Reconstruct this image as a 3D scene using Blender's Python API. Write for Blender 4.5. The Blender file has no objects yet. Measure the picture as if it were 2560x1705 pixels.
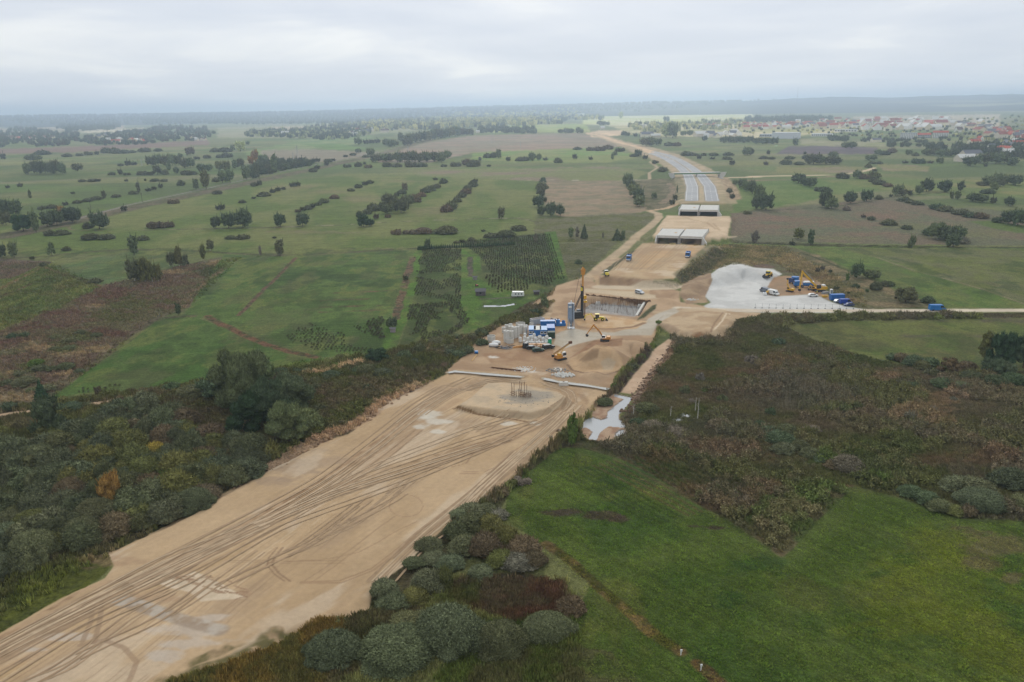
import bpy, math, random
import numpy as np
from mathutils import Matrix, Vector
random.seed(7); RNG = np.random.default_rng(7)
SC = bpy.context.scene; COL = SC.collection
R = math.radians
# ---------------------------------------------------------------- camera, sky, sun, exposure
CAM_H, PITCH, ROLL, LENS = 86.0, R(16.35), R(1.0), 28.0
FPX = LENS / 36.0 * 2560.0
_F = np.array([0, math.cos(PITCH), -math.sin(PITCH)])
_R0 = np.array([1.0, 0, 0]); _U0 = np.array([0, math.sin(PITCH), math.cos(PITCH)])
_R = math.cos(ROLL) * _R0 - math.sin(ROLL) * _U0
_U = math.sin(ROLL) * _R0 + math.cos(ROLL) * _U0
cd = bpy.data.cameras.new('camera'); cam = bpy.data.objects.new('camera', cd); COL.objects.link(cam)
cd.lens = LENS; cd.sensor_width = 36; cd.sensor_fit = 'HORIZONTAL'; cd.clip_start = 1; cd.clip_end = 90000
cam.matrix_world = Matrix(((_R[0], _U[0], -_F[0], 0), (_R[1], _U[1], -_F[1], 0), (_R[2], _U[2], -_F[2], CAM_H), (0, 0, 0, 1)))
SC.camera = cam
SUN_EL, SUN_AZ = R(33), R(4)          # azimuth measured from +Y (straight ahead) towards +X
w = bpy.data.worlds.new('World'); SC.world = w; w.use_nodes = True
nt = w.node_tree; N = nt.nodes; L = nt.links; N.clear()
out = N.new('ShaderNodeOutputWorld'); bg = N.new('ShaderNodeBackground'); bg2 = N.new('ShaderNodeBackground')
sky = N.new('ShaderNodeTexSky'); sky.sky_type = 'NISHITA'; sky.sun_disc = False
sky.sun_elevation = SUN_EL; sky.sun_rotation = SUN_AZ
L.new(sky.outputs[0], bg.inputs[0]); bg.inputs[1].default_value = 0.09
tc = N.new('ShaderNodeTexCoord'); sep = N.new('ShaderNodeSeparateXYZ'); L.new(tc.outputs['Generated'], sep.inputs[0])
def mth(op, a, b=None, clamp=False):
    m = N.new('ShaderNodeMath'); m.operation = op; m.use_clamp = clamp
    for i, v in enumerate((a, b)):
        if v is None: continue
        if isinstance(v, (int, float)): m.inputs[i].default_value = v
        else: L.new(v, m.inputs[i])
    return m.outputs[0]
zc = mth('MAXIMUM', sep.outputs[2], 0.0)
den = mth('ADD', zc, 0.10)
comb = N.new('ShaderNodeCombineXYZ')                                   # cloud deck seen in perspective
L.new(mth('DIVIDE', sep.outputs[0], den), comb.inputs[0]); L.new(mth('DIVIDE', sep.outputs[1], den), comb.inputs[1])
def noise(scale, detail, rough, dist=0.0, off=0.0):
    mp = N.new('ShaderNodeMapping'); mp.inputs[1].default_value = (off, off * .7, off); L.new(comb.outputs[0], mp.inputs[0])
    n = N.new('ShaderNodeTexNoise'); n.inputs['Scale'].default_value = scale; n.inputs['Detail'].default_value = detail
    n.inputs['Roughness'].default_value = rough; n.inputs['Distortion'].default_value = dist; L.new(mp.outputs[0], n.inputs[0]); return n.outputs[0]
def ramp(x, stops):
    r = N.new('ShaderNodeValToRGB'); e = r.color_ramp.elements
    while len(e) < len(stops): e.new(0.5)
    for k, (p, c) in enumerate(stops): e[k].position = p; e[k].color = (*c, 1)
    L.new(x, r.inputs[0]); return r.outputs[0]
cl = ramp(noise(0.55, 5, 0.5, 0.4, 3.7), [(0.28, (0.62, 0.675, 0.78)), (0.44, (0.69, 0.735, 0.83)), (0.56, (0.76, 0.795, 0.87)), (0.68, (0.93, 0.94, 0.955))])
# overcast sky: brighter towards the zenith (CIE overcast), palest band at the horizon
grad = ramp(zc, [(0.0, (1.08, 1.07, 1.05)), (0.045, (1.03, 1.03, 1.02)), (0.22, (1.04, 1.04, 1.04)), (0.5, (1.15, 1.15, 1.12)), (1.0, (1.3, 1.3, 1.24))])
mul = N.new('ShaderNodeMix'); mul.data_type = 'RGBA'; mul.blend_type = 'MULTIPLY'; mul.inputs[0].default_value = 1.0
L.new(cl, mul.inputs[6]); L.new(grad, mul.inputs[7]); L.new(mul.outputs[2], bg2.inputs[0]); bg2.inputs[1].default_value = 1.0
mixs = N.new('ShaderNodeMixShader'); mixs.inputs[0].default_value = 0.90
L.new(bg.outputs[0], mixs.inputs[1]); L.new(bg2.outputs[0], mixs.inputs[2]); L.new(mixs.outputs[0], out.inputs[0])
sd = bpy.data.lights.new('sun', 'SUN'); sd.energy = 1.4; sd.angle = R(14); sd.color = (1.0, 0.96, 0.9)
sun = bpy.data.objects.new('sun', sd); COL.objects.link(sun)
_d = Vector((math.sin(SUN_AZ) * math.cos(SUN_EL), math.cos(SUN_AZ) * math.cos(SUN_EL), math.sin(SUN_EL)))
sun.rotation_euler = _d.to_track_quat('Z', 'Y').to_euler(); sun.location = (0, 0, 300)
SC.view_settings.view_transform = 'Standard'; SC.view_settings.look = 'None'; SC.view_settings.gamma = 1
SC.view_settings.exposure = 0.0; SC.view_settings.use_curve_mapping = False
SC.cycles.max_bounces = 5; SC.cycles.diffuse_bounces = 2; SC.cycles.volume_bounces = 1; SC.cycles.use_denoising = True
SC.cycles.transparent_max_bounces = 4

# ---------------------------------------------------------------- survey helpers: photo point -> real ground point
def ray(px, py):
    px = np.asarray(px, float); py = np.asarray(py, float)
    return _F * FPX + _R * (px - 1280.0)[..., None] - _U * (py - 852.5)[..., None]
def U(px, py, z=0.0):
    d = ray(px, py); t = (z - CAM_H) / d[..., 2]
    return d * np.asarray(t)[..., None] + np.array([0, 0, CAM_H])
def proj(X, Y, Z):
    dx, dy, dz = X, Y, Z - CAM_H
    q = dy * _F[1] + dz * _F[2]; q = np.maximum(q, 1e-3)
    a = dx * _R[0] + dy * _R[1] + dz * _R[2]; b = dx * _U[0] + dy * _U[1] + dz * _U[2]
    return 1280.0 + a / q * FPX, 852.5 - b / q * FPX
WIN = {'F': (0, 0, 2354 / 2560), 'S': (0, 0, 1), 'A': (0, 200, 3.364), 'B': (640, 200, 3.364), 'C': (1300, 200, 3.564), 'D': (1860, 200, 3.364),
       'E': (0, 600, 3.564), 'G': (560, 600, 3.564), 'H': (0, 1000, 2.736), 'I': (720, 1200, 3.099), 'J': (1400, 760, 2.030), 'K': (1400, 1065, 2.030),
       'M': (2000, 600, 4.205), 'N': (1160, 640, 4.356), 'O': (1640, 600, 4.356), 'Q': (1020, 880, 3.680), 'T': (1500, 500, 6.533),
       'V': (1180, 780, 9.058), 'W': (1380, 660, 9.058), 'X': (1900, 660, 8.411), 'Y': (1380, 800, 8.411), 'Z': (0, 1300, 3.099)}
def S(k, pts):
    ox, oy, s = WIN[k]; return np.array([(ox + x / s, oy + y / s) for x, y in pts], float)
def lin(c): c = np.asarray(c, float) / 255.0; return np.where(c <= 0.04045, c / 12.92, ((c + 0.055) / 1.055) ** 2.4)
KEX = np.array([0.97, 0.95, 0.90])
def A(r, g, b):
    c = lin((r, g, b)) * KEX; return c * np.array([1.16, 1.07, .80]) if g > r and g > b else c
def Af(r, g, b): return lin((r, g, b)) * KEX
# value noise
_T = RNG.random((256, 256))
def vn(x, y):
    xi = np.floor(x).astype(int); yi = np.floor(y).astype(int); fx = x - xi; fy = y - yi
    fx = fx * fx * (3 - 2 * fx); fy = fy * fy * (3 - 2 * fy)
    a = _T[xi & 255, yi & 255]; b = _T[(xi + 1) & 255, yi & 255]; c = _T[xi & 255, (yi + 1) & 255]; d = _T[(xi + 1) & 255, (yi + 1) & 255]
    return (a * (1 - fx) + b * fx) * (1 - fy) + (c * (1 - fx) + d * fx) * fy
def fbm(x, y, o=4, g=0.5):
    s = 0; a = 1; t = 0
    for k in range(o):
        s = s + a * vn(x * 2 ** k + 17.3 * k, y * 2 ** k + 5.1 * k); t += a; a *= g
    return s / t
def sstep(x, a=0.0, b=1.0): t = np.clip((x - a) / (b - a), 0, 1); return t * t * (3 - 2 * t)
def sdpoly(px, py, P):
    """signed distance, positive inside"""
    n = len(P); d = np.full(px.shape, 1e18); ins = np.zeros(px.shape, bool)
    for i in range(n):
        ax, ay = P[i]; bx, by = P[(i + 1) % n]
        ex, ey = bx - ax, by - ay; wx, wy = px - ax, py - ay
        t = np.clip((wx * ex + wy * ey) / max(ex * ex + ey * ey, 1e-12), 0, 1)
        d = np.minimum(d, (wx - ex * t) ** 2 + (wy - ey * t) ** 2)
        if ay != by: ins ^= ((ay > py) != (by > py)) & (px < ex * (py - ay) / (by - ay) + ax)
    d = np.sqrt(d); return np.where(ins, d, -d)
def dline(x, y, P):
    d = np.full(x.shape, 1e18); tt = np.zeros(x.shape)
    for i in range(len(P) - 1):
        ax, ay = P[i][:2]; bx, by = P[i + 1][:2]; ex, ey = bx - ax, by - ay; wx, wy = x - ax, y - ay
        t = np.clip((wx * ex + wy * ey) / max(ex * ex + ey * ey, 1e-12), 0, 1)
        q = (wx - ex * t) ** 2 + (wy - ey * t) ** 2; m = q < d; d = np.where(m, q, d); tt = np.where(m, i + t, tt)
    return np.sqrt(d), tt
# ---------------------------------------------------------------- relief of the ground
PLAT = []   # flat-topped fills: (world polygon of the top, height, slope run)
def plat(k, pts, h, run): p = S(k, pts); PLAT.append((U(p[:, 0], p[:, 1], h)[:, :2], h, run))
HEAP = []   # ridges: (world polyline, heights, radius)
def heap(k, pts, hs, rad): p = S(k, pts); HEAP.append((np.array([U(a, b, h)[:2] for (a, b), h in zip(p, hs)]), hs, rad))
PIT = []
plat('T', [(760, 705), (1700, 735), (1930, 745), (1750, 790), (1530, 960), (1440, 1090), (1200, 1270), (860, 1290), (700, 1290), (560, 1250), (250, 1240), (60, 1240), (230, 1150)], 3.4, 6)
plat('T', [(1110, 255), (2110, 270), (2030, 590), (1790, 610), (860, 590), (1040, 400)], 3.6, 7)
plat('C', [(1440, 1085), (1800, 1085), (1830, 1010), (1790, 900), (1640, 790), (1400, 680), (1150, 620), (1000, 590), (860, 560), (840, 590), (980, 640), (1150, 690), (1330, 800), (1420, 900), (1440, 1000)], 2.5, 8)
plat('Q', [(740, 285), (900, 280), (1100, 300), (1380, 365), (1445, 410), (1300, 500), (1120, 555), (800, 530), (470, 485), (600, 400)], 2.3, 3.2)
plat('O', [(100, 800), (60, 900), (160, 925), (290, 985), (430, 1005), (600, 985), (760, 930), (850, 850), (760, 790), (500, 770)], 2.6, 4)
plat('F', [(0, 1460), (150, 1380), (255, 1280), (430, 1190), (640, 1070), (800, 1000), (1010, 885), (1330, 955), (1250, 1030), (1180, 1090), (1030, 1190), (960, 1275), (860, 1340), (800, 1400), (640, 1450), (480, 1568), (300, 1700), (-300, 1700), (-200, 1540)], 0.9, 2.5)
heap('Y', [(700, 640), (940, 530), (1250, 580)], (2.5, 5.6, 4.6), 10.5)
heap('Y', [(1250, 560), (1480, 420), (1750, 420), (1900, 560)], (3.8, 3.8, 3.2, 2.5), 9)
heap('Y', [(1100, 480), (1480, 400)], (3.2, 3.4), 8)
heap('Y', [(760, 1120), (860, 1090)], (1.0, 1.3), 5)
heap('O', [(640, 400), (760, 320), (870, 290), (990, 290), (1060, 340)], (3.4, 4.6, 5.2, 5.0, 3.6), 13)
heap('O', [(1060, 340), (1250, 350)], (2.8, 2.4), 8)
heap('O', [(300, 560), (420, 470), (520, 400)], (2.0, 2.6, 2.2), 8)
heap('O', [(100, 620), (180, 660)], (1.6, 1.4), 5)
heap('Z', [(950, 640), (1400, 760), (1690, 850)], (0.9, 1.1, 0.9), 4)
_p = S('W', [(620, 1120), (880, 905), (2080, 985), (1890, 1300), (1200, 1180)])
PIT.append((U(_p[:, 0], _p[:, 1], -3.0)[:, :2], -3.0, 2.2))
_p = S('C', [(-400, 1425), (200, 1435), (700, 1430), (1060, 1412), (1210, 1460), (1640, 1465), (1900, 1440), (2600, 1470), (3600, 1490)])
DITCH = [(U(_p[:, 0], _p[:, 1])[:, :2], 1.6, 5.0)]
def ground_h(x, y, fine=True):
    x = np.asarray(x, float); y = np.asarray(y, float); z = np.zeros(x.shape)
    wob = (fbm(x / 6.0, y / 6.0, 3) - 0.5) * 3.0
    for P, h, run in PLAT:
        lo = P.min(0) - run - 4; hi = P.max(0) + run + 4; m = (x > lo[0]) & (x < hi[0]) & (y > lo[1]) & (y < hi[1])
        if m.any():
            s = sdpoly(x[m], y[m], P) + wob[m] * 0.4; z[m] = np.maximum(z[m], h * sstep(s, -run, 0.4))
    for P, hs, rad in HEAP:
        lo = P.min(0) - rad; hi = P.max(0) + rad; m = (x > lo[0]) & (x < hi[0]) & (y > lo[1]) & (y < hi[1])
        if m.any():
            d, t = dline(x[m], y[m], P); hh = np.interp(t, range(len(hs)), hs); d = d + wob[m] * 0.5
            k = np.clip(1 - d / (rad * hh / max(hs)), 0, 1)
            z[m] = np.maximum(z[m], hh * (k - 0.10 * np.sin(k * math.pi * 2) / 2) * (1 - 0.12 * k ** 6)) + 0.0
    for P, h, run in PIT:
        lo = P.min(0) - 5; hi = P.max(0) + 5; m = (x > lo[0]) & (x < hi[0]) & (y > lo[1]) & (y < hi[1])
        if m.any(): s = sdpoly(x[m], y[m], P); z[m] += h * sstep(s, -run, 0.0)
    for P, h, wd in DITCH:
        d, t = dline(x, y, P); z -= h * sstep(wd - d, 0, wd)
    return z
def drop(px, py, lift=0.0):
    z = 0.0
    for _ in range(6):
        p = U(px, py, z); z = float(ground_h(np.array([p[0]]), np.array([p[1]]))[0])
    p = U(px, py, z); return Vector((p[0], p[1], z + lift))
def mpp(p): return float(np.dot(np.array(p) - np.array([0, 0, CAM_H]), _F)) / FPX     # metres per photo pixel at a point

# ---------------------------------------------------------------- materials
MATS = {}
def new_mat(name):
    m = bpy.data.materials.new(name); m.use_nodes = True; m.node_tree.nodes.clear(); return m
def bsdf(m, rough=0.9, spec=0.2):
    n = m.node_tree.nodes; o = n.new('ShaderNodeOutputMaterial'); b = n.new('ShaderNodeBsdfPrincipled'); m.node_tree.links.new(b.outputs[0], o.inputs[0])
    b.inputs['Roughness'].default_value = rough; b.inputs['Specular IOR Level'].default_value = spec; return b
def mixc(m, kind, a, b, fac=1.0):
    n = m.node_tree.nodes.new('ShaderNodeMix'); n.data_type = 'RGBA'; n.blend_type = kind
    for i, v in ((0, fac), (6, a), (7, b)):
        if isinstance(v, (int, float)): n.inputs[i].default_value = v
        elif isinstance(v, (tuple, list, np.ndarray)): n.inputs[i].default_value = (*[float(q) for q in v], 1)
        else: m.node_tree.links.new(v, n.inputs[i])
    return n.outputs[2]
def tex_noise(m, scale, detail=4, rough=0.6, vec=None, lo=0.0, hi=1.0, pos=(0.3, 0.7), stretch=None):
    n = m.node_tree.nodes; l = m.node_tree.links; g = n.new('ShaderNodeTexNoise'); g.inputs['Scale'].default_value = scale
    g.inputs['Detail'].default_value = detail; g.inputs['Roughness'].default_value = rough
    if vec is None:
        t = n.new('ShaderNodeNewGeometry'); vec = t.outputs['Position']
    if stretch:
        mp = n.new('ShaderNodeMapping'); mp.inputs['Scale'].default_value = stretch[0]; mp.inputs['Rotation'].default_value = (0, 0, stretch[1]); l.new(vec, mp.inputs[0]); vec = mp.outputs[0]
    l.new(vec, g.inputs[0]); r = n.new('ShaderNodeMapRange'); r.inputs[1].default_value = pos[0]; r.inputs[2].default_value = pos[1]
    r.inputs[3].default_value = lo; r.inputs[4].default_value = hi; l.new(g.outputs[0], r.inputs[0]); return r.outputs[0]
def bump(m, b, h, strength, dist):
    n = m.node_tree.nodes.new('ShaderNodeBump'); n.inputs['Strength'].default_value = strength; n.inputs['Distance'].default_value = dist
    m.node_tree.links.new(h, n.inputs['Height']); m.node_tree.links.new(n.outputs[0], b.inputs['Normal'])
def ground_mat(name, scales, bumps, rough=0.95, stretch=None):
    m = new_mat(name); b = bsdf(m, rough, 0.1); n = m.node_tree.nodes; l = m.node_tree.links
    a = n.new('ShaderNodeAttribute'); a.attribute_name = 'col'; c = a.outputs['Color']
    for sc, lo, hi in scales:
        c = mixc(m, 'MULTIPLY', c, tex_noise(m, sc, 5, 0.65, lo=lo, hi=hi, stretch=stretch), 1.0)
    l.new(c, b.inputs['Base Color'])
    for sc, st, di in bumps[:1]: bump(m, b, tex_noise(m, sc, 6, 0.7), st, di)
    return m
MG = {'grass': ground_mat('grass_ground', [(3.4, .6, 1.4), (.9, .68, 1.32), (.16, .8, 1.2)], [(1.6, 1.0, .3)]),
      'scrub': ground_mat('rough_ground', [(.8, .55, 1.45), (.22, .75, 1.25)], [(0.5, 1.0, .9)]),
      'sand': ground_mat('sand_ground', [(.9, .93, 1.07), (.12, .94, 1.06)], [(0.8, .5, .12)]),
      'road': ground_mat('road_surface', [(.7, .93, 1.07)], [(2.0, .3, .03)], 0.85),
      'far': ground_mat('far_ground', [(.02, .85, 1.15), (.1, .85, 1.15)], [(0.05, .5, 1.0)])}
m = new_mat('pond_water'); b = bsdf(m, 0.06, 0.5); b.inputs['Base Color'].default_value = (.40, .40, .385, 1); bump(m, b, tex_noise(m, 1.5, 3), .08, .05); MG['water'] = m  # pale base colour holds the sky's reflection on the muddy water
m = new_mat('milky_water'); b = bsdf(m, 0.7, 0.3); b.inputs['Base Color'].default_value = (.43, .42, .38, 1); MG['milk'] = m
def plain(name, rgb, rough=0.6, spec=0.4, metal=0.0, var=0.12, sc=1.5):
    if name in MATS: return MATS[name]
    m = new_mat(name); b = bsdf(m, rough, spec); b.inputs['Metallic'].default_value = metal
    c = A(*rgb); t = m.node_tree.nodes.new('ShaderNodeTexCoord')
    l = mixc(m, 'MULTIPLY', tuple(c), tex_noise(m, sc, 4, .6, vec=t.outputs['Object'], lo=1 - var, hi=1 + var), 1.0)
    m.node_tree.links.new(l, b.inputs['Base Color']); MATS[name] = m; return m
def foliage_mat(name, rgb, var=0.35, attr=False, sub=None):
    m = new_mat(name); b = bsdf(m, 0.85, 0.08); n = m.node_tree.nodes; l = m.node_tree.links
    g = n.new('ShaderNodeNewGeometry'); r = n.new('ShaderNodeMapRange'); r.inputs[3].default_value = 1 - var; r.inputs[4].default_value = 1 + var
    l.new(g.outputs['Random Per Island'], r.inputs[0])
    if attr: a = n.new('ShaderNodeAttribute'); a.attribute_type = 'INSTANCER'; a.attribute_name = 'tint'; c = a.outputs['Color']
    else: o = n.new('ShaderNodeObjectInfo'); c = o.outputs['Color']
    c = mixc(m, 'MULTIPLY', c, tuple(A(*rgb)), 1.0); c = mixc(m, 'MULTIPLY', c, r.outputs[0], 1.0)
    t = n.new('ShaderNodeTexCoord'); c = mixc(m, 'MULTIPLY', c, tex_noise(m, .5, 3, .6, lo=.72, hi=1.28), 1.0)
    l.new(c, b.inputs['Base Color']); return m
FOL = foliage_mat('foliage', (255, 255, 255)); FOLI = foliage_mat('foliage_scatter', (255, 255, 255), attr=True)
FOLG = foliage_mat('fine_foliage', (255, 255, 255), .25)
BARK = plain('bark', (92, 80, 66), .9, .1, var=.3, sc=6); BIRCH = plain('birch_bark', (190, 185, 175), .8, .2, var=.3, sc=5)

# ---------------------------------------------------------------- object helpers
def tag(o, label=None, cat=None, group=None, kind=None):
    if label: o['label'] = label
    if cat: o['category'] = cat
    if group: o['group'] = group
    if kind: o['kind'] = kind
    return o
def mesh_obj(name, me, parent=None, color=None):
    o = bpy.data.objects.new(name, me); COL.objects.link(o)
    if parent: o.parent = parent
    if color is not None: o.color = (*[float(c) for c in color], 1)
    return o
def empty(name, loc=(0, 0, 0), rz=0.0):
    o = bpy.data.objects.new(name, None); COL.objects.link(o); o.location = loc; o.rotation_euler = (0, 0, rz); o.empty_display_size = .5; return o
def raw_mesh(name, V, Fc, mat, smooth=False, mats=None):
    me = bpy.data.meshes.new(name); V = np.asarray(V, np.float32); Fc = np.asarray(Fc, np.int32); k = Fc.shape[1]; n = len(Fc)
    me.vertices.add(len(V)); me.vertices.foreach_set('co', V.ravel()); me.loops.add(n * k); me.loops.foreach_set('vertex_index', Fc.ravel())
    me.polygons.add(n); me.polygons.foreach_set('loop_start', np.arange(0, n * k, k, dtype=np.int32)); me.polygons.foreach_set('loop_total', np.full(n, k, np.int32))
    if smooth: me.polygons.foreach_set('use_smooth', np.ones(n, bool))
    me.materials.append(mat); me.update(calc_edges=True); return me
class MB:
    """collects boxes, prisms and round bars and links them as one mesh"""
    def __init__(s): s.v = []; s.f = []
    def add(s, vs, fs, M=None):
        o = len(s.v); s.v += [tuple((M @ Vector(q)) if M is not None else q) for q in vs]; s.f += [tuple(i + o for i in f) for f in fs]; return s
    def box(s, x0, x1, y0, y1, z0, z1, M=None, t=0.0):
        v = [(x0, y0, z0), (x1, y0, z0), (x1, y1, z0), (x0, y1, z0), (x0 + t, y0 + t, z1), (x1 - t, y0 + t, z1), (x1 - t, y1 - t, z1), (x0 + t, y1 - t, z1)]
        return s.add(v, [(0, 3, 2, 1), (4, 5, 6, 7), (0, 1, 5, 4), (1, 2, 6, 5), (2, 3, 7, 6), (3, 0, 4, 7)], M)
    def prism(s, prof, y0, y1, M=None):      # profile in x,z extruded along y
        n = len(prof); v = [(x, y0, z) for x, z in prof] + [(x, y1, z) for x, z in prof]
        return s.add(v, [tuple(range(n)), tuple(range(2 * n - 1, n - 1, -1))] + [(i, i + n, (i + 1) % n + n, (i + 1) % n) for i in range(n)], M)
    def bar(s, a, b, r, n=6, r2=None, caps=True):
        a = Vector(a); b = Vector(b); d = (b - a); 
        if d.length < 1e-6: return s
        q = d.to_track_quat('Z', 'Y'); r2 = r if r2 is None else r2; v = []
        for e, rr, c in ((0, r, a), (1, r2, b)):
            for i in range(n): v.append(tuple(c + q @ Vector((rr * math.cos(2 * math.pi * i / n + .4), rr * math.sin(2 * math.pi * i / n + .4), 0))))
        f = [(i, (i + 1) % n, (i + 1) % n + n, i + n) for i in range(n)]
        if caps: f += [tuple(range(n - 1, -1, -1)), tuple(range(n, 2 * n))]
        return s.add(v, f)
    def beam(s, a, b, w, h, h2=None):        # square bar, w across, h in the plane of the bar and Z
        a = Vector(a); b = Vector(b); d = (b - a).normalized(); sd = Vector((0, 0, 1)).cross(d)
        sd = sd.normalized() if sd.length > 1e-4 else Vector((0, 1, 0)); up = d.cross(sd); h2 = h2 or h; v = []
        for c, hh in ((a, h), (b, h2)):
            for i, j in ((-1, -1), (1, -1), (1, 1), (-1, 1)): v.append(tuple(c + sd * i * w / 2 + up * j * hh / 2))
        return s.add(v, [(0, 3, 2, 1), (4, 5, 6, 7), (0, 1, 5, 4), (1, 2, 6, 5), (2, 3, 7, 6), (3, 0, 4, 7)])
    def ring(s, c, r, h, t=0.0, n=16, z=0):   # upright hollow ring, or solid drum when t = 0
        v = []; f = []
        cx, cy = c
        rr = [(r, z), (r, z + h)] + ([(r - t, z + h), (r - t, z)] if t else [])
        for a, b in rr:
            for i in range(n): v.append((cx + a * math.cos(2 * math.pi * i / n), cy + a * math.sin(2 * math.pi * i / n), b))
        m = len(rr)
        for k in range(m if t else m - 1):
            for i in range(n): f.append((k * n + i, k * n + (i + 1) % n, ((k + 1) % m) * n + (i + 1) % n, ((k + 1) % m) * n + i))
        if not t: f += [tuple(range(n - 1, -1, -1)), tuple(range(n, 2 * n))]
        return s.add(v, f)
    def mesh(s, name, mat):
        me = bpy.data.meshes.new(name); me.from_pydata(s.v, [], s.f); me.materials.append(mat); me.update(); return me
    def put(s, name, mat, parent=None): return mesh_obj(name, s.mesh(name, mat), parent)
def kids(o): return [c for c in bpy.data.objects if c.parent == o]
def copy_tree(o, parent=None, ch=None):
    c = o.copy(); COL.objects.link(c); c.parent = parent
    for k in o.children: copy_tree(k, c)
    return c
def scatter(name, P, scale, tint, proto, label=None):
    """one 'stuff' object: uncountable small growth, geometry nodes over measured points"""
    n = len(P); me = bpy.data.meshes.new(name); me.vertices.add(n); me.vertices.foreach_set('co', np.asarray(P, np.float32).ravel())
    a = me.attributes.new('sc', 'FLOAT_VECTOR', 'POINT'); s = np.asarray(scale, np.float32); s = np.repeat(s[:, None], 3, 1) if s.ndim == 1 else s; a.data.foreach_set('vector', s.ravel())
    a = me.attributes.new('tint', 'FLOAT_COLOR', 'POINT'); a.data.foreach_set('color', np.concatenate([np.asarray(tint, np.float32), np.ones((n, 1), np.float32)], 1).ravel())
    a = me.attributes.new('rz', 'FLOAT', 'POINT'); a.data.foreach_set('value', RNG.random(n).astype(np.float32) * 6.28)
    me.update(); o = mesh_obj(name, me); o['kind'] = 'stuff'
    if label: o['label'] = label
    g = bpy.data.node_groups.new(name + '_nodes', 'GeometryNodeTree'); g.interface.new_socket('Geometry', in_out='INPUT', socket_type='NodeSocketGeometry'); g.interface.new_socket('Geometry', in_out='OUTPUT', socket_type='NodeSocketGeometry')
    gi = g.nodes.new('NodeGroupInput'); go = g.nodes.new('NodeGroupOutput'); ip = g.nodes.new('GeometryNodeInstanceOnPoints'); oi = g.nodes.new('GeometryNodeObjectInfo'); oi.inputs[0].default_value = proto
    na = g.nodes.new('GeometryNodeInputNamedAttribute'); na.data_type = 'FLOAT_VECTOR'; na.inputs[0].default_value = 'sc'
    nr = g.nodes.new('GeometryNodeInputNamedAttribute'); nr.data_type = 'FLOAT'; nr.inputs[0].default_value = 'rz'; cx = g.nodes.new('ShaderNodeCombineXYZ')
    m2p = g.nodes.new('GeometryNodeMeshToPoints'); g.links.new(gi.outputs[0], m2p.inputs[0]); g.links.new(m2p.outputs[0], ip.inputs['Points'])
    g.links.new(oi.outputs['Geometry'], ip.inputs['Instance']); g.links.new(na.outputs[0], ip.inputs['Scale']); g.links.new(nr.outputs[0], cx.inputs[2]); g.links.new(cx.outputs[0], ip.inputs['Rotation'])
    g.links.new(ip.outputs[0], go.inputs[0]); md = o.modifiers.new('scatter', 'NODES'); md.node_group = g; return o
# ---------------------------------------------------------------- the ground: one relief, coloured by what grows or lies there, split into its kinds
def ax(segs):
    o = []
    for a, b, st in segs: o.append(np.arange(a, b, st))
    return np.concatenate(o)
vv = ax([(-579, -360, 2.0), (-360, 250, 1.7), (250, 1060, 2.2)]); uu = ax([(-2600, -1360, 18), (-1360, 1360, 2.9), (1360, 2620, 18)])
_th = PITCH + np.arctan(vv / FPX); Yr = CAM_H / np.tan(_th); Dr = (Yr * math.cos(PITCH) + CAM_H * math.sin(PITCH)) / FPX
GX = (Dr[:, None] * uu[None, :]).ravel(); GY = np.repeat(Yr, len(uu)); NR, NC = len(vv), len(uu)
GZ = ground_h(GX, GY)
far_k = np.clip(GY / 600.0, 0, 1)
PX, PY = proj(GX, GY, GZ)
wx = (fbm(GX / 9, GY / 9, 4) - .5); wy = (fbm(GX / 9 + 50, GY / 9 + 9, 4) - .5)
wl = (fbm(GX / 45, GY / 60, 3) - .5)
C = np.zeros((len(GX), 3)); ZN = np.zeros(len(GX), int); RG = np.zeros(len(GX))     # colour, kind, roughness of relief in metres
ZNAMES = ['meadow', 'rough_ground', 'field', 'sand_ground', 'dirt_road', 'road', 'water', 'gravel_ground', 'milky_water']
ZMAT = ['grass', 'scrub', 'grass', 'sand', 'sand', 'road', 'water', 'sand', 'milk']
def blend(m, idx, c, c2, sc, k, seed=0.0, sx=1.0):
    x, y = GX[idx] / sc, GY[idx] / (sc * sx)
    if c2 is None: col = np.broadcast_to(A(*c), (len(x), 3))
    else:
        t = sstep(fbm(x + seed, y + seed, 4), .38, .64)[:, None]; col = A(*c) * (1 - t) + A(*c2) * t
    mm = (m * k)[:, None]; C[idx] = C[idx] * (1 - mm) + col * mm
def poly(k, pts, c, c2=None, sc=12, soft=2.0, warp=5, zone=None, op=1.0, rough=None, sx=1.0, thr=0):
    P = S(k, pts); b = 14 + warp + soft; x0, y0 = P.min(0) - b; x1, y1 = P.max(0) + b
    idx = np.nonzero((PX > x0) & (PX < x1) & (PY > y0) & (PY < y1))[0]
    if not len(idx): return
    s = sdpoly(PX[idx] + wx[idx] * warp * 3, PY[idx] + wy[idx] * warp * 1.3, P)
    if thr: s = s + (fbm(GX[idx] / sc * 1.7 + 7, GY[idx] / sc * 1.7 + 3, 4) - .5) * thr
    m = sstep(s, -soft, soft); blend(m, idx, c, c2, sc, op, float(len(pts)), sx)
    w = m > .5
    if zone is not None: ZN[idx[w]] = ZNAMES.index(zone)
    if rough is not None: RG[idx] = RG[idx] * (1 - m) + rough * m
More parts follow.
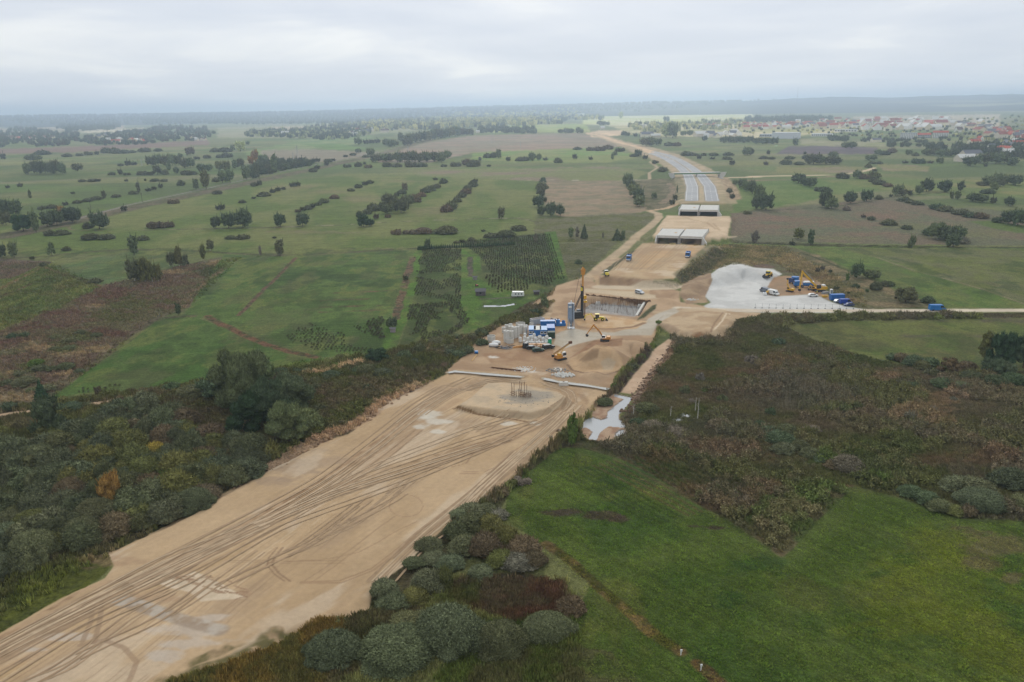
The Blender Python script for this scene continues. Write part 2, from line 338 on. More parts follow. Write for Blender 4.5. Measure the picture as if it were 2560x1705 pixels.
def line(k, pts, wid, c, c2=None, sc=8, soft=.3, wig=0.0, zone=None, op=1.0, rough=None, brk=0):
    P = S(k, pts); Wp = np.array([drop(a, b)[:2] for a, b in P]); lo = Wp.min(0) - wid - 3; hi = Wp.max(0) + wid + 3
    idx = np.nonzero((GX > lo[0]) & (GX < hi[0]) & (GY > lo[1]) & (GY < hi[1]))[0]
    if not len(idx): return
    d, t = dline(GX[idx] + wx[idx] * wig, GY[idx] + wy[idx] * wig, Wp)
    m = 1 - sstep(d, wid / 2 * (1 - soft), wid / 2 * (1 + soft))
    if brk: m = m * sstep(fbm(GX[idx] / 5 + 2, GY[idx] / 5, 3), brk - .12, brk + .1)
    blend(m, idx, c, c2, sc, op)
    if zone is not None: ZN[idx[m > .5]] = ZNAMES.index(zone)
    if rough is not None: RG[idx] = RG[idx] * (1 - m) + rough * m
def blot(k, pts, c, op=.7, zone=None, rough=None):     # soft irregular patches of other growth: (x, y, rx, ry)
    ox, oy, s = WIN[k]
    for (x, y, rx, ry) in pts:
        X0, Y0, a, b = ox + x / s, oy + y / s, rx / s, ry / s
        idx = np.nonzero((abs(PX - X0) < a * 1.7) & (abs(PY - Y0) < b * 1.7))[0]
        if not len(idx): continue
        q = np.sqrt(((PX[idx] - X0) / a) ** 2 + ((PY[idx] - Y0) / b) ** 2) + (fbm(GX[idx] / 7 + X0, GY[idx] / 3.5, 5, .65) - .5) * 2.6
        m = 1 - sstep(q, .45, 1.1); blend(m, idx, c, None, 5, op)
        if rough is not None: RG[idx] = RG[idx] * (1 - m) + rough * m
        if zone: ZN[idx[m > .5]] = ZNAMES.index(zone)
SAND, SAND2, SANDD, PALE = (186, 162, 133), (172, 147, 119), (148, 121, 94), (200, 190, 176)
GR, GRD, GRL = (80, 98, 56), (66, 82, 48), (96, 110, 66)
MR, MRD = (88, 84, 60), (70, 70, 48)
# everything starts as damp meadow, mottled
blend(np.ones(len(GX)), np.arange(len(GX)), (84, 100, 64), (106, 112, 80), 90, 1, sx=3)
RG[:] = .12
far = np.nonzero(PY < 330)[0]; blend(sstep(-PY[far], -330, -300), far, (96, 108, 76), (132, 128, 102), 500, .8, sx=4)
idx = np.nonzero((PY > 290) & (PY < 640))[0]
blend(sstep(fbm(GX[idx] / 260 + 3, GY[idx] / 110, 4), .50, .62), idx, (138, 130, 98), (120, 124, 84), 60, .6); blend(sstep(fbm(GX[idx] / 190 + 33, GY[idx] / 70 + 8, 4), .54, .64), idx, (92, 116, 64), None, 60, .55)
# -- far country
poly('F', [(-400, 290), (290, 284), (285, 300), (-400, 310)], (172, 152, 125), (150, 140, 112), 300)
poly('F', [(180, 302), (330, 294), (330, 301), (200, 306)], (205, 190, 160))
poly('F', [(500, 293), (860, 282), (980, 300), (740, 316), (500, 318)], (150, 145, 112), (125, 132, 92), 200)
poly('F', [(620, 292), (860, 285), (900, 290), (640, 300)], (178, 160, 130))
poly('F', [(-200, 347), (150, 338), (480, 322), (480, 333), (150, 350), (-200, 358)], (128, 104, 90), zone='field')
poly('F', [(560, 350), (700, 320), (860, 312), (830, 330), (700, 345), (600, 372)], (96, 122, 74), (116, 130, 92), 60, zone='field')
poly('F', [(600, 345), (700, 343), (820, 348), (880, 352), (760, 372), (600, 374)], (136, 126, 104), zone='field')
poly('F', [(690, 332), (780, 330), (850, 342), (760, 344)], (92, 120, 66))
poly('F', [(870, 366), (960, 330), (1080, 312), (1330, 306), (1372, 316), (1430, 336), (1340, 346), (1090, 350), (990, 374), (870, 374)], (150, 128, 108), (136, 126, 104), 60, zone='field', warp=3)
poly('F', [(1085, 350), (1400, 338), (1470, 362), (1400, 374), (1190, 374), (1085, 366)], (104, 130, 74), (122, 132, 88), 60, zone='field')
poly('F', [(1130, 287), (1345, 284), (1360, 304), (1120, 305)], (130, 152, 92), (150, 158, 108), 100)  # green field, sunlight through the cloud gap put into its colour
poly('F', [(1340, 262), (1730, 260), (1730, 272), (1560, 284), (1420, 290), (1340, 285)], (205, 200, 158), (178, 186, 130), 120, warp=2)  # pale stubble, painted lighter still as if sunlit
poly('F', [(1400, 288), (1560, 286), (1900, 282), (2000, 300), (1760, 318), (1500, 312), (1430, 300)], (150, 152, 112), (196, 182, 142), 90)  # fields by the interchange, sun painted in as paler tones
poly('F', [(1960, 268), (2300, 262), (2300, 300), (1960, 296)], (150, 146, 122), (180, 166, 140), 120)
poly('C', [(590, 475), (700, 450), (950, 455), (1000, 480), (820, 500), (760, 520), (640, 505)], (226, 196, 158), (205, 178, 145), 60, zone='sand_ground')
poly('D', [(370, 560), (820, 553), (1125, 572), (1105, 620), (262, 625)], (104, 90, 92), (92, 82, 82), 60, zone='field')
poly('D', [(480, 500), (1200, 525), (1180, 556), (480, 550)], (146, 140, 106), (120, 130, 84), 50)
poly('D', [(280, 730), (1000, 728), (990, 770), (700, 790), (250, 780)], (140, 124, 100), (118, 120, 84), 40)
poly('D', [(1100, 700), (1560, 730), (1540, 768), (1180, 765)], (140, 122, 100), (118, 120, 84), 40)
poly('D', [(1250, 855), (1900, 850), (2000, 870), (1700, 885), (1300, 885)], (150, 130, 102), (120, 120, 80), 30)
# -- middle meadows, left
poly('F', [(740, 408), (1000, 390), (1425, 383), (1490, 396), (1455, 417), (1000, 420), (742, 416)], (134, 118, 96), (112, 120, 84), 50)
poly('F', [(60, 590), (0, 560), (-300, 575), (-300, 520), (250, 478), (560, 430), (820, 398), (1242, 416), (1228, 556), (960, 572), (600, 588), (120, 584)], (88, 106, 58), (108, 116, 76), 30, zone='meadow', sx=2.5)
blot('B', [(1250, 850, 160, 8), (1500, 1100, 200, 40), (900, 1000, 260, 30), (300, 900, 260, 18), (600, 940, 200, 14), (500, 1280, 400, 16), (1300, 1420, 500, 12)], (128, 116, 84), .55)
poly('F', [(1255, 418), (1432, 416), (1470, 468), (1496, 482), (1440, 494), (1290, 500), (1250, 470)], (150, 130, 104), (132, 122, 94), 14, zone='meadow', rough=.2)
poly('F', [(1232, 502), (1500, 488), (1510, 500), (1420, 562), (1225, 556)], (116, 112, 82), (96, 102, 66), 12, zone='rough_ground', rough=.35)
poly('F', [(1455, 415), (1570, 410), (1575, 470), (1490, 486)], (124, 114, 86), (98, 98, 64), 10, zone='rough_ground', rough=.4)
poly('F', [(1275, 560), (1418, 556), (1340, 640), (1302, 640)], (106, 104, 74), (88, 92, 60), 8, zone='rough_ground', rough=.35)
line('A', [(-300, 1560), (0, 1500), (300, 1490), (700, 1450), (1060, 1425), (1500, 1430), (2355, 1480)], 5, (70, 72, 50), (98, 92, 66), 6, wig=2, rough=.5)
line('B', [(-60, 1470), (400, 1470), (900, 1440), (1350, 1415), (2400, 1345)], 5, (72, 74, 50), (98, 92, 66), 6, wig=2, rough=.5)
line('A', [(560, 1215), (600, 1260), (900, 1270), (1500, 1255), (2355, 1240)], 2.6, (78, 82, 58), (120, 110, 80), 5, wig=1.5, rough=.3)
line('B', [(0, 1243), (700, 1220), (1100, 1195), (1900, 1165), (2200, 1160), (2400, 1200)], 2.6, (78, 82, 58), (140, 130, 105), 5, wig=1.5, rough=.3)
line('C', [(0, 900), (150, 888), (600, 895), (1160, 890)], 3.0, (178, 166, 145), (150, 140, 112), 6, wig=1.0)
# railway bank running to the upper left
line('F', [(0, 545), (120, 520), (300, 478), (480, 440), (620, 410), (760, 380), (880, 352), (990, 322)], 26, (116, 104, 82), (96, 96, 64), 9, wig=6, zone='rough_ground', rough=.6)
line('F', [(170, 505), (300, 470), (480, 432), (620, 400), (760, 372), (880, 346), (990, 318)], 4, (128, 118, 112), zone='dirt_road')
# -- right of the motorway
poly('F', [(1668, 424), (1850, 408), (2062, 430), (1900, 450), (1840, 468), (1690, 486)], (86, 110, 60), (100, 118, 72), 30, zone='field')
poly('F', [(1890, 415), (2600, 408), (2600, 470), (2062, 440)], (98, 114, 68), (118, 120, 84), 40)
poly('F', [(1680, 490), (1850, 472), (2060, 452), (2130, 470), (2700, 520), (2700, 570), (1680, 556)], (112, 112, 84), (124, 110, 88), 26, zone='rough_ground', rough=.3, sx=2)
blot('D', [(400, 1170, 500, 30), (900, 1210, 400, 35), (1200, 1140, 300, 35), (300, 1230, 300, 25), (1000, 1290, 300, 20)], (138, 106, 88), .5)
blot('D', [(1900, 1290, 400, 50), (1500, 1230, 400, 30), (700, 1330, 500, 20)], (112, 116, 86), .6)
poly('D', [(1890, 1195), (2100, 1180), (2700, 1280), (2700, 1330), (2200, 1270)], (92, 112, 62))
line('D', [(-60, 1365), (400, 1375), (900, 1390), (1700, 1405), (2600, 1415)], 6, (60, 64, 42), (84, 82, 58), 6, wig=2, rough=.6)
line('D', [(-20, 1105), (300, 1092), (650, 1070), (800, 1060), (1100, 1010), (1300, 975), (1700, 945)], 2.5, (70, 80, 50), wig=1, rough=.3)
line('C', [(1840, 870), (2120, 858), (2352, 852)], 7, (200, 176, 146), zone='dirt_road')
line('D', [(-40, 820), (400, 805), (800, 795), (950, 780), (1050, 755), (1100, 740)], 7, (200, 176, 146), zone='dirt_road')
line('D', [(-40, 845), (400, 840), (740, 812), (900, 800)], 7, (140, 116, 96), (120, 110, 82), wig=2, rough=.3)
poly('F', [(1660, 562), (1812, 566), (1880, 585), (1960, 628), (2070, 672), (2150, 705), (1975, 712), (1900, 660), (1760, 620), (1640, 620), (1600, 660), (1560, 650)], (138, 122, 90), (108, 104, 72), 9, zone='rough_ground', rough=.35, thr=6)
blot('O', [(800, 150, 170, 60), (900, 110, 90, 40), (500, 260, 80, 130), (620, 200, 60, 80)], (88, 94, 62), .75, rough=.5)
blot('O', [(1750, 400, 180, 40), (1500, 340, 160, 30), (2050, 640, 120, 50)], (112, 92, 72), .6)
poly('F', [(1815, 566), (2700, 574), (2700, 712), (2152, 706), (2070, 668), (1960, 622), (1890, 588)], (84, 108, 56), (96, 112, 66), 22, zone='field', warp=2)
poly('F', [(1950, 569), (2700, 576), (2700, 760), (2354, 694), (2200, 650), (2050, 600)], (108, 108, 72), (92, 102, 60), 22, zone='field', warp=2)
line('M', [(520, 100), (800, 180), (1200, 320), (1500, 400), (1900, 510), (2355, 670)], 1.6, (132, 122, 92), wig=.6)
line('M', [(0, 130), (230, 210), (540, 330), (600, 360)], 2.5, (76, 78, 56), wig=1, rough=.4)
poly('F', [(1790, 722), (2700, 718), (2700, 790), (2260, 775), (2240, 826), (2060, 832), (1940, 800), (1860, 770), (1800, 748)], (96, 100, 66), (84, 98, 56), 16, zone='field', warp=3, sx=2)
blot('M', [(1700, 850, 900, 22), (1400, 1010, 700, 15), (2200, 800, 300, 12)], (96, 86, 74), .6)
blot('M', [(1100, 1150, 600, 60), (1500, 1100, 500, 20)], (76, 100, 48), .6)
# -- marsh on the right
MARSH = [(1545, 775), (1600, 745), (1700, 726), (2700, 716), (2700, 726), (1900, 738), (1800, 748), (1870, 780), (1950, 808), (2060, 836), (2700, 880), (2700, 1240), (2354, 1200), (2210, 1190), (2080, 1150), (1960, 1115), (1800, 1282), (1680, 1200), (1560, 1130), (1440, 1060), (1330, 1010), (1420, 975), (1470, 905)]
poly('F', MARSH, (84, 86, 62), (94, 87, 68), 11, zone='rough_ground', rough=.45, soft=4, thr=10)
poly('F', MARSH, (72, 76, 50), None, op=.0)
idx = np.nonzero((PX > 1450) & (PY > 780) & (ZN == 1) & (PY < 1400))[0]
blend(sstep(fbm(GX[idx] / 16 + 9, GY[idx] / 22, 4), .5, .62), idx, (64, 76, 44), (82, 88, 56), 7, .75)
blend(sstep(fbm(GX[idx] / 20 + 31, GY[idx] / 26, 4), .54, .64), idx, (104, 88, 70), (112, 98, 80), 6, .55)
blot('J', [(900, 750, 240, 55), (660, 940, 130, 45), (830, 1040, 140, 55), (1000, 960, 140, 60), (1390, 960, 120, 40), (1140, 290, 150, 40), (900, 350, 300, 30), (560, 420, 120, 30), (520, 790, 100, 30), (1900, 800, 160, 50), (2200, 790, 170, 50)], (112, 86, 66), .5)
blot('J', [(1700, 370, 140, 36), (1840, 560, 160, 50), (1950, 480, 120, 40), (1900, 600, 90, 25)], (134, 110, 86), .65)
blot('J', [(1130, 1050, 180, 90), (1230, 1130, 100, 60), (1350, 800, 150, 30), (1560, 720, 80, 20), (1640, 890, 60, 20), (1400, 540, 130, 40)], (74, 92, 52), .8)
blot('J', [(1180, 1060, 90, 18), (1100, 1190, 90, 40), (1250, 1000, 120, 12), (1110, 1255, 40, 30)], (128, 110, 84), .6)
blot('J', [(1250, 480, 320, 80), (1200, 400, 160, 50), (700, 640, 260, 40), (780, 600, 200, 30)], (84, 82, 68), .6)
blot('J', [(1500, 220, 300, 30), (1300, 150, 260, 30), (900, 220, 300, 40)], (72, 80, 52), .6)
poly('F', [(1350, 1000), (1440, 1062), (1290, 1032), (1190, 1100), (1155, 1165), (1120, 1230), (900, 1500), (600, 1700), (300, 1700), (480, 1568), (640, 1450), (850, 1400), (860, 1340), (960, 1270), (1050, 1180), (1180, 1080), (1300, 980)], (80, 80, 50), (92, 84, 60), 5, zone='rough_ground', rough=.4)
poly('K', [(930, 470), (1100, 380), (1350, 300), (1520, 320), (1440, 420), (1290, 540), (1150, 650), (1080, 610)], (78, 94, 56), (104, 98, 68), 6, zone='rough_ground', rough=.25, thr=14, soft=4)
# -- near meadow, lower right
poly('F', [(1240, 1250), (1160, 1190), (1165, 1150), (1200, 1090), (1290, 1030), (1340, 1030), (1440, 1062), (1560, 1132), (1680, 1202), (1800, 1284), (1960, 1118), (2080, 1152), (2210, 1192), (2354, 1205), (3000, 1290), (3000, 2100), (1100, 2100), (1000, 1568), (1100, 1440), (1330, 1400), (1360, 1340)], (68, 86, 42), (80, 96, 52), 13, zone='meadow', rough=.16, soft=2.5)
idx = np.nonzero((PY > 1080) & (ZN == 0) & (PX > 1200))[0]
blend(sstep(fbm(GX[idx] / 22 + 3, GY[idx] / 22, 3), .5, .66), idx, (58, 82, 40), (64, 86, 44), 9, .7)
blend(sstep(fbm(GX[idx] / 9 + 13, GY[idx] / 14, 3), .56, .70), idx, (92, 98, 58), (84, 92, 56), 5, .6)
blot('K', [(2050, 900, 420, 340), (1950, 640, 260, 100), (1750, 980, 260, 220), (2250, 1150, 260, 180)], (92, 102, 40), .5)
blot('K', [(2200, 600, 150, 90), (2150, 700, 110, 50), (2300, 770, 60, 30)], (104, 92, 68), .7)
blot('K', [(1000, 690, 170, 70), (860, 880, 100, 70), (1600, 750, 80, 30), (350, 250, 200, 100)], (50, 74, 40), .7)
blot('K', [(60, 440, 120, 24), (220, 455, 120, 26), (300, 470, 60, 14), (790, 515, 40, 12), (680, 510, 50, 8)], (72, 60, 52), .9, rough=.3)
for k in range(17):   # mown swaths running down to the right
    x0 = 60 + 34 * k; y0 = 330 - 10 * k
    line('K', [(x0 - 60, y0 - 80), (x0 + 160, y0 + 30), (x0 + 420, y0 + 175)], .9, (96, 76, 58) if 4 < k < 12 else (48, 62, 36), wig=.4, op=.55)
line('K', [(-70, 600), (30, 670), (130, 750), (260, 880), (400, 980), (500, 1070), (612, 1150)], 2.4, (116, 98, 62), (74, 76, 40), 3, wig=1.2, zone='rough_ground', rough=.35)
line('K', [(700, 1210), (820, 1310), (900, 1400)], 2.2, (104, 84, 56), (80, 76, 44), 3, wig=1, zone='rough_ground', rough=.35)
poly('I', [(1450, 1480), (1700, 1400), (2100, 1280), (2500, 1330), (2900, 1700), (1300, 1700)], (90, 90, 56), (74, 88, 48), 4, rough=.25, zone='rough_ground', thr=20)
poly('I', [(1250, 800), (1500, 720), (1800, 740), (2100, 780), (2250, 950), (2150, 1080), (1700, 1120), (1500, 1030), (1250, 940)], (88, 62, 48), (84, 74, 56), 4, rough=.6, zone='rough_ground', thr=30, soft=8)
poly('I', [(1150, 900), (1500, 800), (1500, 1000), (1150, 960)], (66, 84, 40), op=.6, soft=12)
# -- fields on the left
poly('F', [(-300, 640), (0, 628), (110, 612), (235, 655), (150, 710), (0, 762), (-300, 830)], (88, 104, 66), (104, 106, 72), 18, zone='meadow')
poly('F', [(-300, 600), (0, 592), (120, 602), (30, 640), (-300, 660)], (112, 96, 82), (96, 92, 68), 9, zone='rough_ground', rough=.35)
poly('F', [(112, 612), (300, 578), (390, 596), (420, 610), (300, 640), (238, 658)], (84, 106, 70), (92, 108, 74), 20, zone='field')
poly('F', [(-300, 830), (0, 762), (130, 712), (240, 656), (420, 610), (520, 588), (560, 590), (440, 704), (345, 742), (240, 830), (115, 918), (0, 940), (-300, 980)], (106, 100, 74), (108, 90, 74), 10, zone='rough_ground', rough=.35)
blot('E', [(300, 770, 300, 40), (100, 900, 200, 40), (950, 830, 230, 50), (1000, 480, 260, 60), (600, 640, 260, 30)], (100, 72, 62), .75)
blot('E', [(350, 950, 170, 45), (640, 1010, 150, 50), (880, 980, 160, 30), (600, 1190, 130, 40), (140, 1400, 200, 50), (90, 1180, 140, 30), (820, 590, 110, 20), (1950, 200, 130, 30), (1560, 280, 140, 25)], (146, 126, 96), .8)
blot('E', [(1250, 560, 300, 70), (1000, 680, 260, 60), (700, 860, 200, 40), (560, 950, 160, 60), (300, 1130, 160, 60)], (80, 90, 56), .7)
poly('E', [(1360, 735), (1420, 700), (1620, 675), (1720, 680), (2370, 920), (2620, 1000), (2950, 1080), (2400, 1180), (1900, 1210), (1500, 1320), (700, 1370), (410, 1425), (640, 1230), (860, 1070), (1100, 910)], (66, 94, 46), (78, 102, 56), 16, zone='field', warp=2, rough=.15)
blot('E', [(1450, 860, 180, 40), (1650, 880, 150, 30), (1350, 1010, 250, 40), (1700, 940, 120, 30), (1250, 1130, 160, 30)], (54, 74, 40), .55)
poly('G', [(-420, 760), (0, 130), (640, 150), (1700, 95), (1740, 130), (1500, 760), (1420, 930), (1440, 1010), (850, 1050), (100, 770), (-150, 680)], (68, 92, 48), (84, 106, 60), 20, zone='field', warp=2, rough=.15)
blot('G', [(700, 330, 300, 60), (1150, 330, 350, 60), (700, 420, 240, 30), (1150, 400, 280, 25), (-100, 300, 120, 60), (-150, 450, 140, 60)], (52, 74, 42), .7)
blot('G', [(1200, 260, 300, 30), (1000, 620, 600, 60)], (84, 110, 58), .5)
for y, x0, x1 in ((460, 970, 1520), (525, 880, 1480), (585, 860, 1490), (630, 860, 1440)):
    line('G', [(x0, y + 14), ((x0 + x1) / 2, y + 2), (x1, y - 10)], 2.6, (104, 84, 62), (84, 84, 52), 4, wig=1.2, brk=.4, rough=.3)
for k in range(13): line('G', [(100 + 12 * k, 740 + 22 * k), (900, 760 + 20 * k), (1420, 740 + 18 * k)], 1.0, (50, 70, 36), wig=.5, op=.5)
line('G', [(640, 160), (500, 300), (300, 500), (130, 670)], 2.4, (112, 86, 68), (90, 84, 58), 3, wig=1.5, rough=.4, zone='rough_ground')
line('G', [(-150, 680), (0, 765), (200, 860), (400, 940), (560, 990), (820, 1045)], 3.4, (120, 88, 66), (90, 84, 54), 3, wig=1.5, rough=.5, zone='rough_ground')
line('E', [(1720, 680), (1500, 690), (1360, 720), (1100, 920), (850, 1090), (640, 1240), (420, 1400)], 3.4, (88, 78, 60), (110, 100, 76), 4, wig=1.5, rough=.5)
line('E', [(0, 515), (300, 390), (560, 310), (640, 320), (780, 370), (920, 420)], 2.4, (116, 98, 74), (84, 84, 56), 4, wig=1.2, rough=.3)
line('E', [(0, 440), (220, 330), (400, 240), (560, 300)], 2.0, (132, 112, 84), wig=1.2, rough=.3)
line('E', [(2000, 250), (1800, 410), (1650, 550), (1600, 640)], 3, (124, 108, 84), (96, 92, 62), 4, wig=2, rough=.3)
LANE = (76, 106, 46)
poly('G', [(1700, 95), (1765, 90), (1700, 500), (1600, 800), (1540, 950), (1440, 1010), (1410, 960), (1440, 760), (1500, 700), (1600, 430)], LANE, (82, 116, 50), 10, zone='meadow', warp=1)
poly('G', [(2110, 80), (2260, 75), (2330, 420), (2352, 730), (2240, 790), (2110, 820), (2180, 740), (2110, 560)], LANE, (82, 116, 50), 10, zone='meadow', warp=1)
line('G', [(1690, 140), (1600, 430), (1540, 660), (1530, 710)], 4, (124, 100, 76), (86, 80, 58), 2, wig=2.5, brk=.36, rough=.5, zone='rough_ground')
line('G', [(2190, 150), (2200, 400), (2205, 690)], 3, (104, 92, 82), (84, 84, 62), 2, wig=2, rough=.5, zone='rough_ground')
PLOT1 = [(1770, 80), (2112, 80), (2112, 560), (2190, 740), (2000, 860), (1560, 950), (1620, 760), (1700, 500)]
poly('G', PLOT1, (68, 86, 46), (62, 76, 44), 8, zone='field', warp=1)
poly('N', [(170, 0), (-40, -160), (935, -260), (1110, 200), (1130, 270), (950, 400), (820, 500), (620, 540), (250, 520), (220, 300)], (64, 82, 46), (66, 74, 50), 8, zone='field', warp=1)
poly('N', [(880, -260), (1000, -270), (1130, 250), (1000, 270)], LANE, zone='meadow', warp=1)
poly('N', [(0, 200), (250, 280), (560, 400), (900, 430), (960, 470), (700, 560), (400, 690), (0, 850), (-40, 500)], LANE, (80, 110, 50), 6, zone='meadow', warp=2)
# -- scrub belt between the fields and the works
poly('F', [(-300, 985), (0, 935), (120, 918), (400, 884), (560, 858), (740, 842), (900, 800), (1010, 782), (1100, 760), (1180, 715), (1250, 680), (1290, 655), (1330, 640), (1420, 600), (1300, 700), (1200, 780), (1110, 800), (1000, 880), (800, 1000), (540, 1120), (250, 1290), (0, 1450), (-300, 1600)], (74, 78, 48), (88, 80, 58), 8, zone='rough_ground', rough=.5)
blot('G', [(1100, 1400, 300, 100), (800, 1350, 300, 80), (1400, 1300, 260, 60)], (92, 78, 58), .6)
blot('G', [(300, 1400, 400, 100), (1300, 1180, 300, 60), (1700, 1100, 300, 60)], (62, 72, 42), .6)
blot('H', [(1350, 120, 260, 90), (1100, 60, 160, 30)], (84, 70, 52), .7); blot('H', [(800, 60, 200, 50), (500, 120, 300, 50)], (86, 90, 58), .6)
poly('H', [(-60, 1420), (300, 1180), (560, 1100), (730, 1070), (800, 1090), (660, 1230), (420, 1400), (0, 1640), (-300, 1800), (-300, 1500)], (92, 100, 50), (78, 86, 48), 4, zone='rough_ground', rough=.25, thr=8)
line('E', [(0, 1560), (260, 1530), (560, 1480), (800, 1465), (1100, 1430), (1400, 1375)], 3.6, (176, 150, 122), wig=.6, zone='dirt_road')
line('E', [(1400, 1375), (1550, 1340), (1650, 1310)], 2.5, (160, 128, 98), wig=1, zone='dirt_road')
line('G', [(800, 1200), (900, 1180), (1000, 1150), (1100, 1120), (1230, 1105)], 3.5, (168, 142, 110), wig=2, brk=.35)
line('G', [(1780, 985), (1850, 950), (2000, 910), (2150, 870), (2240, 830)], 2.6, (150, 130, 98), wig=1, zone='dirt_road')
# mowing and drill lines in the grass, ragged damp patches
def streak(cond, a, b, lx, ly, amp, seed=0.0):
    idx = np.nonzero(cond)[0]; A0, B0 = U(a[0], a[1], 0)[:2], U(b[0], b[1], 0)[:2]; u_ = (B0 - A0) / np.hypot(*(B0 - A0)); su, sv = GX[idx] * u_[0] + GY[idx] * u_[1], -GX[idx] * u_[1] + GY[idx] * u_[0]
    C[idx] *= (1 + amp * (fbm(su / lx + seed, sv / ly, 4, .7) - .5) * 2)[:, None]
gz = (ZN == 0) | (ZN == 2)
streak(gz & (PX < 1300) & (PY > 600), (500, 760), (1000, 745), 25, 1.4, .20); streak(gz & (PX < 1500) & (PY <= 600) & (PY > 330), (300, 520), (1200, 500), 60, 6, .22, 5)
streak(gz & (PX > 1500) & (PY < 1000), (2000, 640), (2500, 740), 40, 3, .14, 9); streak(gz & (PX > 1150) & (PY > 1050), (1450, 1200), (2100, 1500), 16, 1.0, .30, 3); streak(gz & (PX > 1150) & (PY > 1050), (1450, 1200), (2100, 1500), 5, .5, .22, 13)
for q_, (a_, b_) in enumerate((((104, 114, 68), .6), ((58, 76, 42), .55), ((96, 92, 62), .35))):
    idx = np.nonzero(gz & (PY > 620) & (PY < 1080))[0]; blend(sstep(fbm(GX[idx] / 11 + 60 + q_ * 9, GY[idx] / 20 + q_, 5, .6), .53, .64), idx, a_, None, 5, b_)
# -- works: haul road, fills, yard
line('C', [(1150, 1165), (1230, 1190), (1240, 1230), (1150, 1310), (1040, 1390), (930, 1500), (840, 1570), (700, 1680)], 6.5, (182, 160, 130), (168, 148, 120), 6, zone='dirt_road', wig=.8)
line('C', [(1150, 1165), (1300, 1145), (1420, 1095), (1500, 1080), (1600, 1075)], 5, (190, 160, 128), zone='dirt_road', wig=1)
line('C', [(1160, 730), (1225, 780), (1150, 830), (1155, 885)], 4, (176, 156, 126), wig=1)
line('C', [(1330, 920), (1370, 990), (1320, 1060), (1260, 1100)], 7, (150, 130, 106), (128, 116, 90), 6, wig=3)
line('N', [(1640, 30), (1500, 130), (1340, 260), (1240, 340), (1130, 420), (1040, 540), (940, 680)], 8, (184, 160, 130), (170, 146, 118), 5, zone='dirt_road', wig=1)
poly('N', [(1340, 260), (1240, 250), (1120, 290), (1010, 320), (950, 420), (800, 480), (740, 540), (860, 520), (1010, 480), (930, 680), (760, 680), (700, 760), (560, 720), (400, 760), (200, 880), (60, 1010), (-40, 1120), (-180, 1240), (-180, 1290), (1590, 1450), (1640, 1330), (1740, 1200), (2000, 1060), (2080, 900), (2130, 720), (2290, 830), (2352, 780), (2700, 720), (2700, 560), (2352, 500), (2352, 380), (2000, 300), (1500, 290)], (180, 152, 122), (160, 132, 104), 9, zone='sand_ground', warp=2, rough=.12)
poly('T', [(700, 705), (1700, 735), (1960, 745), (1980, 800), (1800, 830), (1530, 980), (1440, 1110), (1200, 1290), (860, 1300), (800, 1560), (0, 1560), (-100, 1230), (60, 1230), (240, 1100)], (186, 160, 126), (176, 148, 116), 9, zone='sand_ground', warp=2)
blot('T', [(1150, 1200, 300, 60), (1350, 1080, 200, 60), (1250, 760, 300, 30), (400, 1130, 160, 40)], (206, 188, 164), .55); blot('T', [(760, 1000, 200, 120), (1500, 800, 120, 90), (1000, 900, 200, 60)], (190, 154, 112), .55)
poly('T', [(0, 1250), (700, 1290), (860, 1310), (880, 1400), (700, 1420), (0, 1400)], (146, 120, 96), (162, 134, 106), 5, warp=4)
line('T', [(0, 1420), (700, 1440), (1300, 1420)], 8, (196, 178, 152), wig=2)
line('T', [(1900, 760), (1830, 850), (1640, 960), (1500, 1120), (1330, 1280)], 8, (140, 126, 98), (112, 108, 74), 4, wig=2, rough=.3)
line('T', [(1960, 820), (1880, 950), (1700, 1100), (1560, 1220), (1400, 1330)], 10, (84, 84, 60), (104, 96, 72), 4, wig=3, rough=.5, zone='rough_ground')
line('T', [(560, 830), (440, 920), (200, 1080), (60, 1160)], 3, (96, 92, 66), wig=2, rough=.4)
poly('T', [(1090, 250), (2110, 262), (2140, 300), (2080, 590), (2230, 600), (1790, 660), (1660, 700), (860, 600), (960, 420)], (204, 180, 150), (192, 168, 138), 10, zone='sand_ground', warp=2)
line('T', [(1180, 280), (1500, 320), (1750, 370), (1900, 480)], 2.0, (168, 142, 112), op=.7); line('T', [(1850, 380), (1960, 500)], 1.6, (170, 144, 114), op=.7)
poly('T', [(840, 690), (1690, 730), (1700, 690), (920, 650)], (64, 62, 50), zone='rough_ground')
poly('C', [(1330, 1105), (1800, 1100), (1930, 1100), (1900, 1030), (1840, 900), (1700, 790), (1400, 660), (1180, 600), (950, 550), (760, 490), (620, 470), (600, 480), (700, 510), (840, 570), (1000, 640), (1150, 690), (1300, 780), (1380, 860), (1400, 1000), (1340, 1080)], (178, 156, 126), (156, 142, 110), 10, zone='sand_ground', warp=3)
line('C', [(1400, 870), (1440, 950), (1430, 1060)], 9, (142, 130, 100), (120, 114, 82), 5, wig=2)
line('C', [(1800, 870), (1880, 960), (1910, 1060)], 14, (150, 130, 102), (178, 154, 122), 5, wig=2)
line('C', [(1190, 650), (1050, 600), (900, 560), (780, 520), (700, 490), (620, 478)], 22, (214, 184, 148), (200, 172, 138), 12, zone='sand_ground')
CWL = [(1530, 1072), (1535, 950), (1500, 850), (1430, 780), (1330, 715), (1240, 675), (1170, 653)]; CWR = [(1712, 1074), (1690, 950), (1612, 850), (1540, 790), (1420, 715), (1310, 668), (1200, 640)]
line('C', [(1620, 1073), (1612, 950), (1560, 850), (1490, 788), (1380, 718), (1270, 672)], 10, (170, 156, 128), (186, 164, 132), 5)
for c in (CWL, CWR):
    line('C', c, 13.6, (150, 138, 118), soft=.05); line('C', c, 12, (160, 160, 162), (170, 170, 170), 20, soft=.04, zone='road')
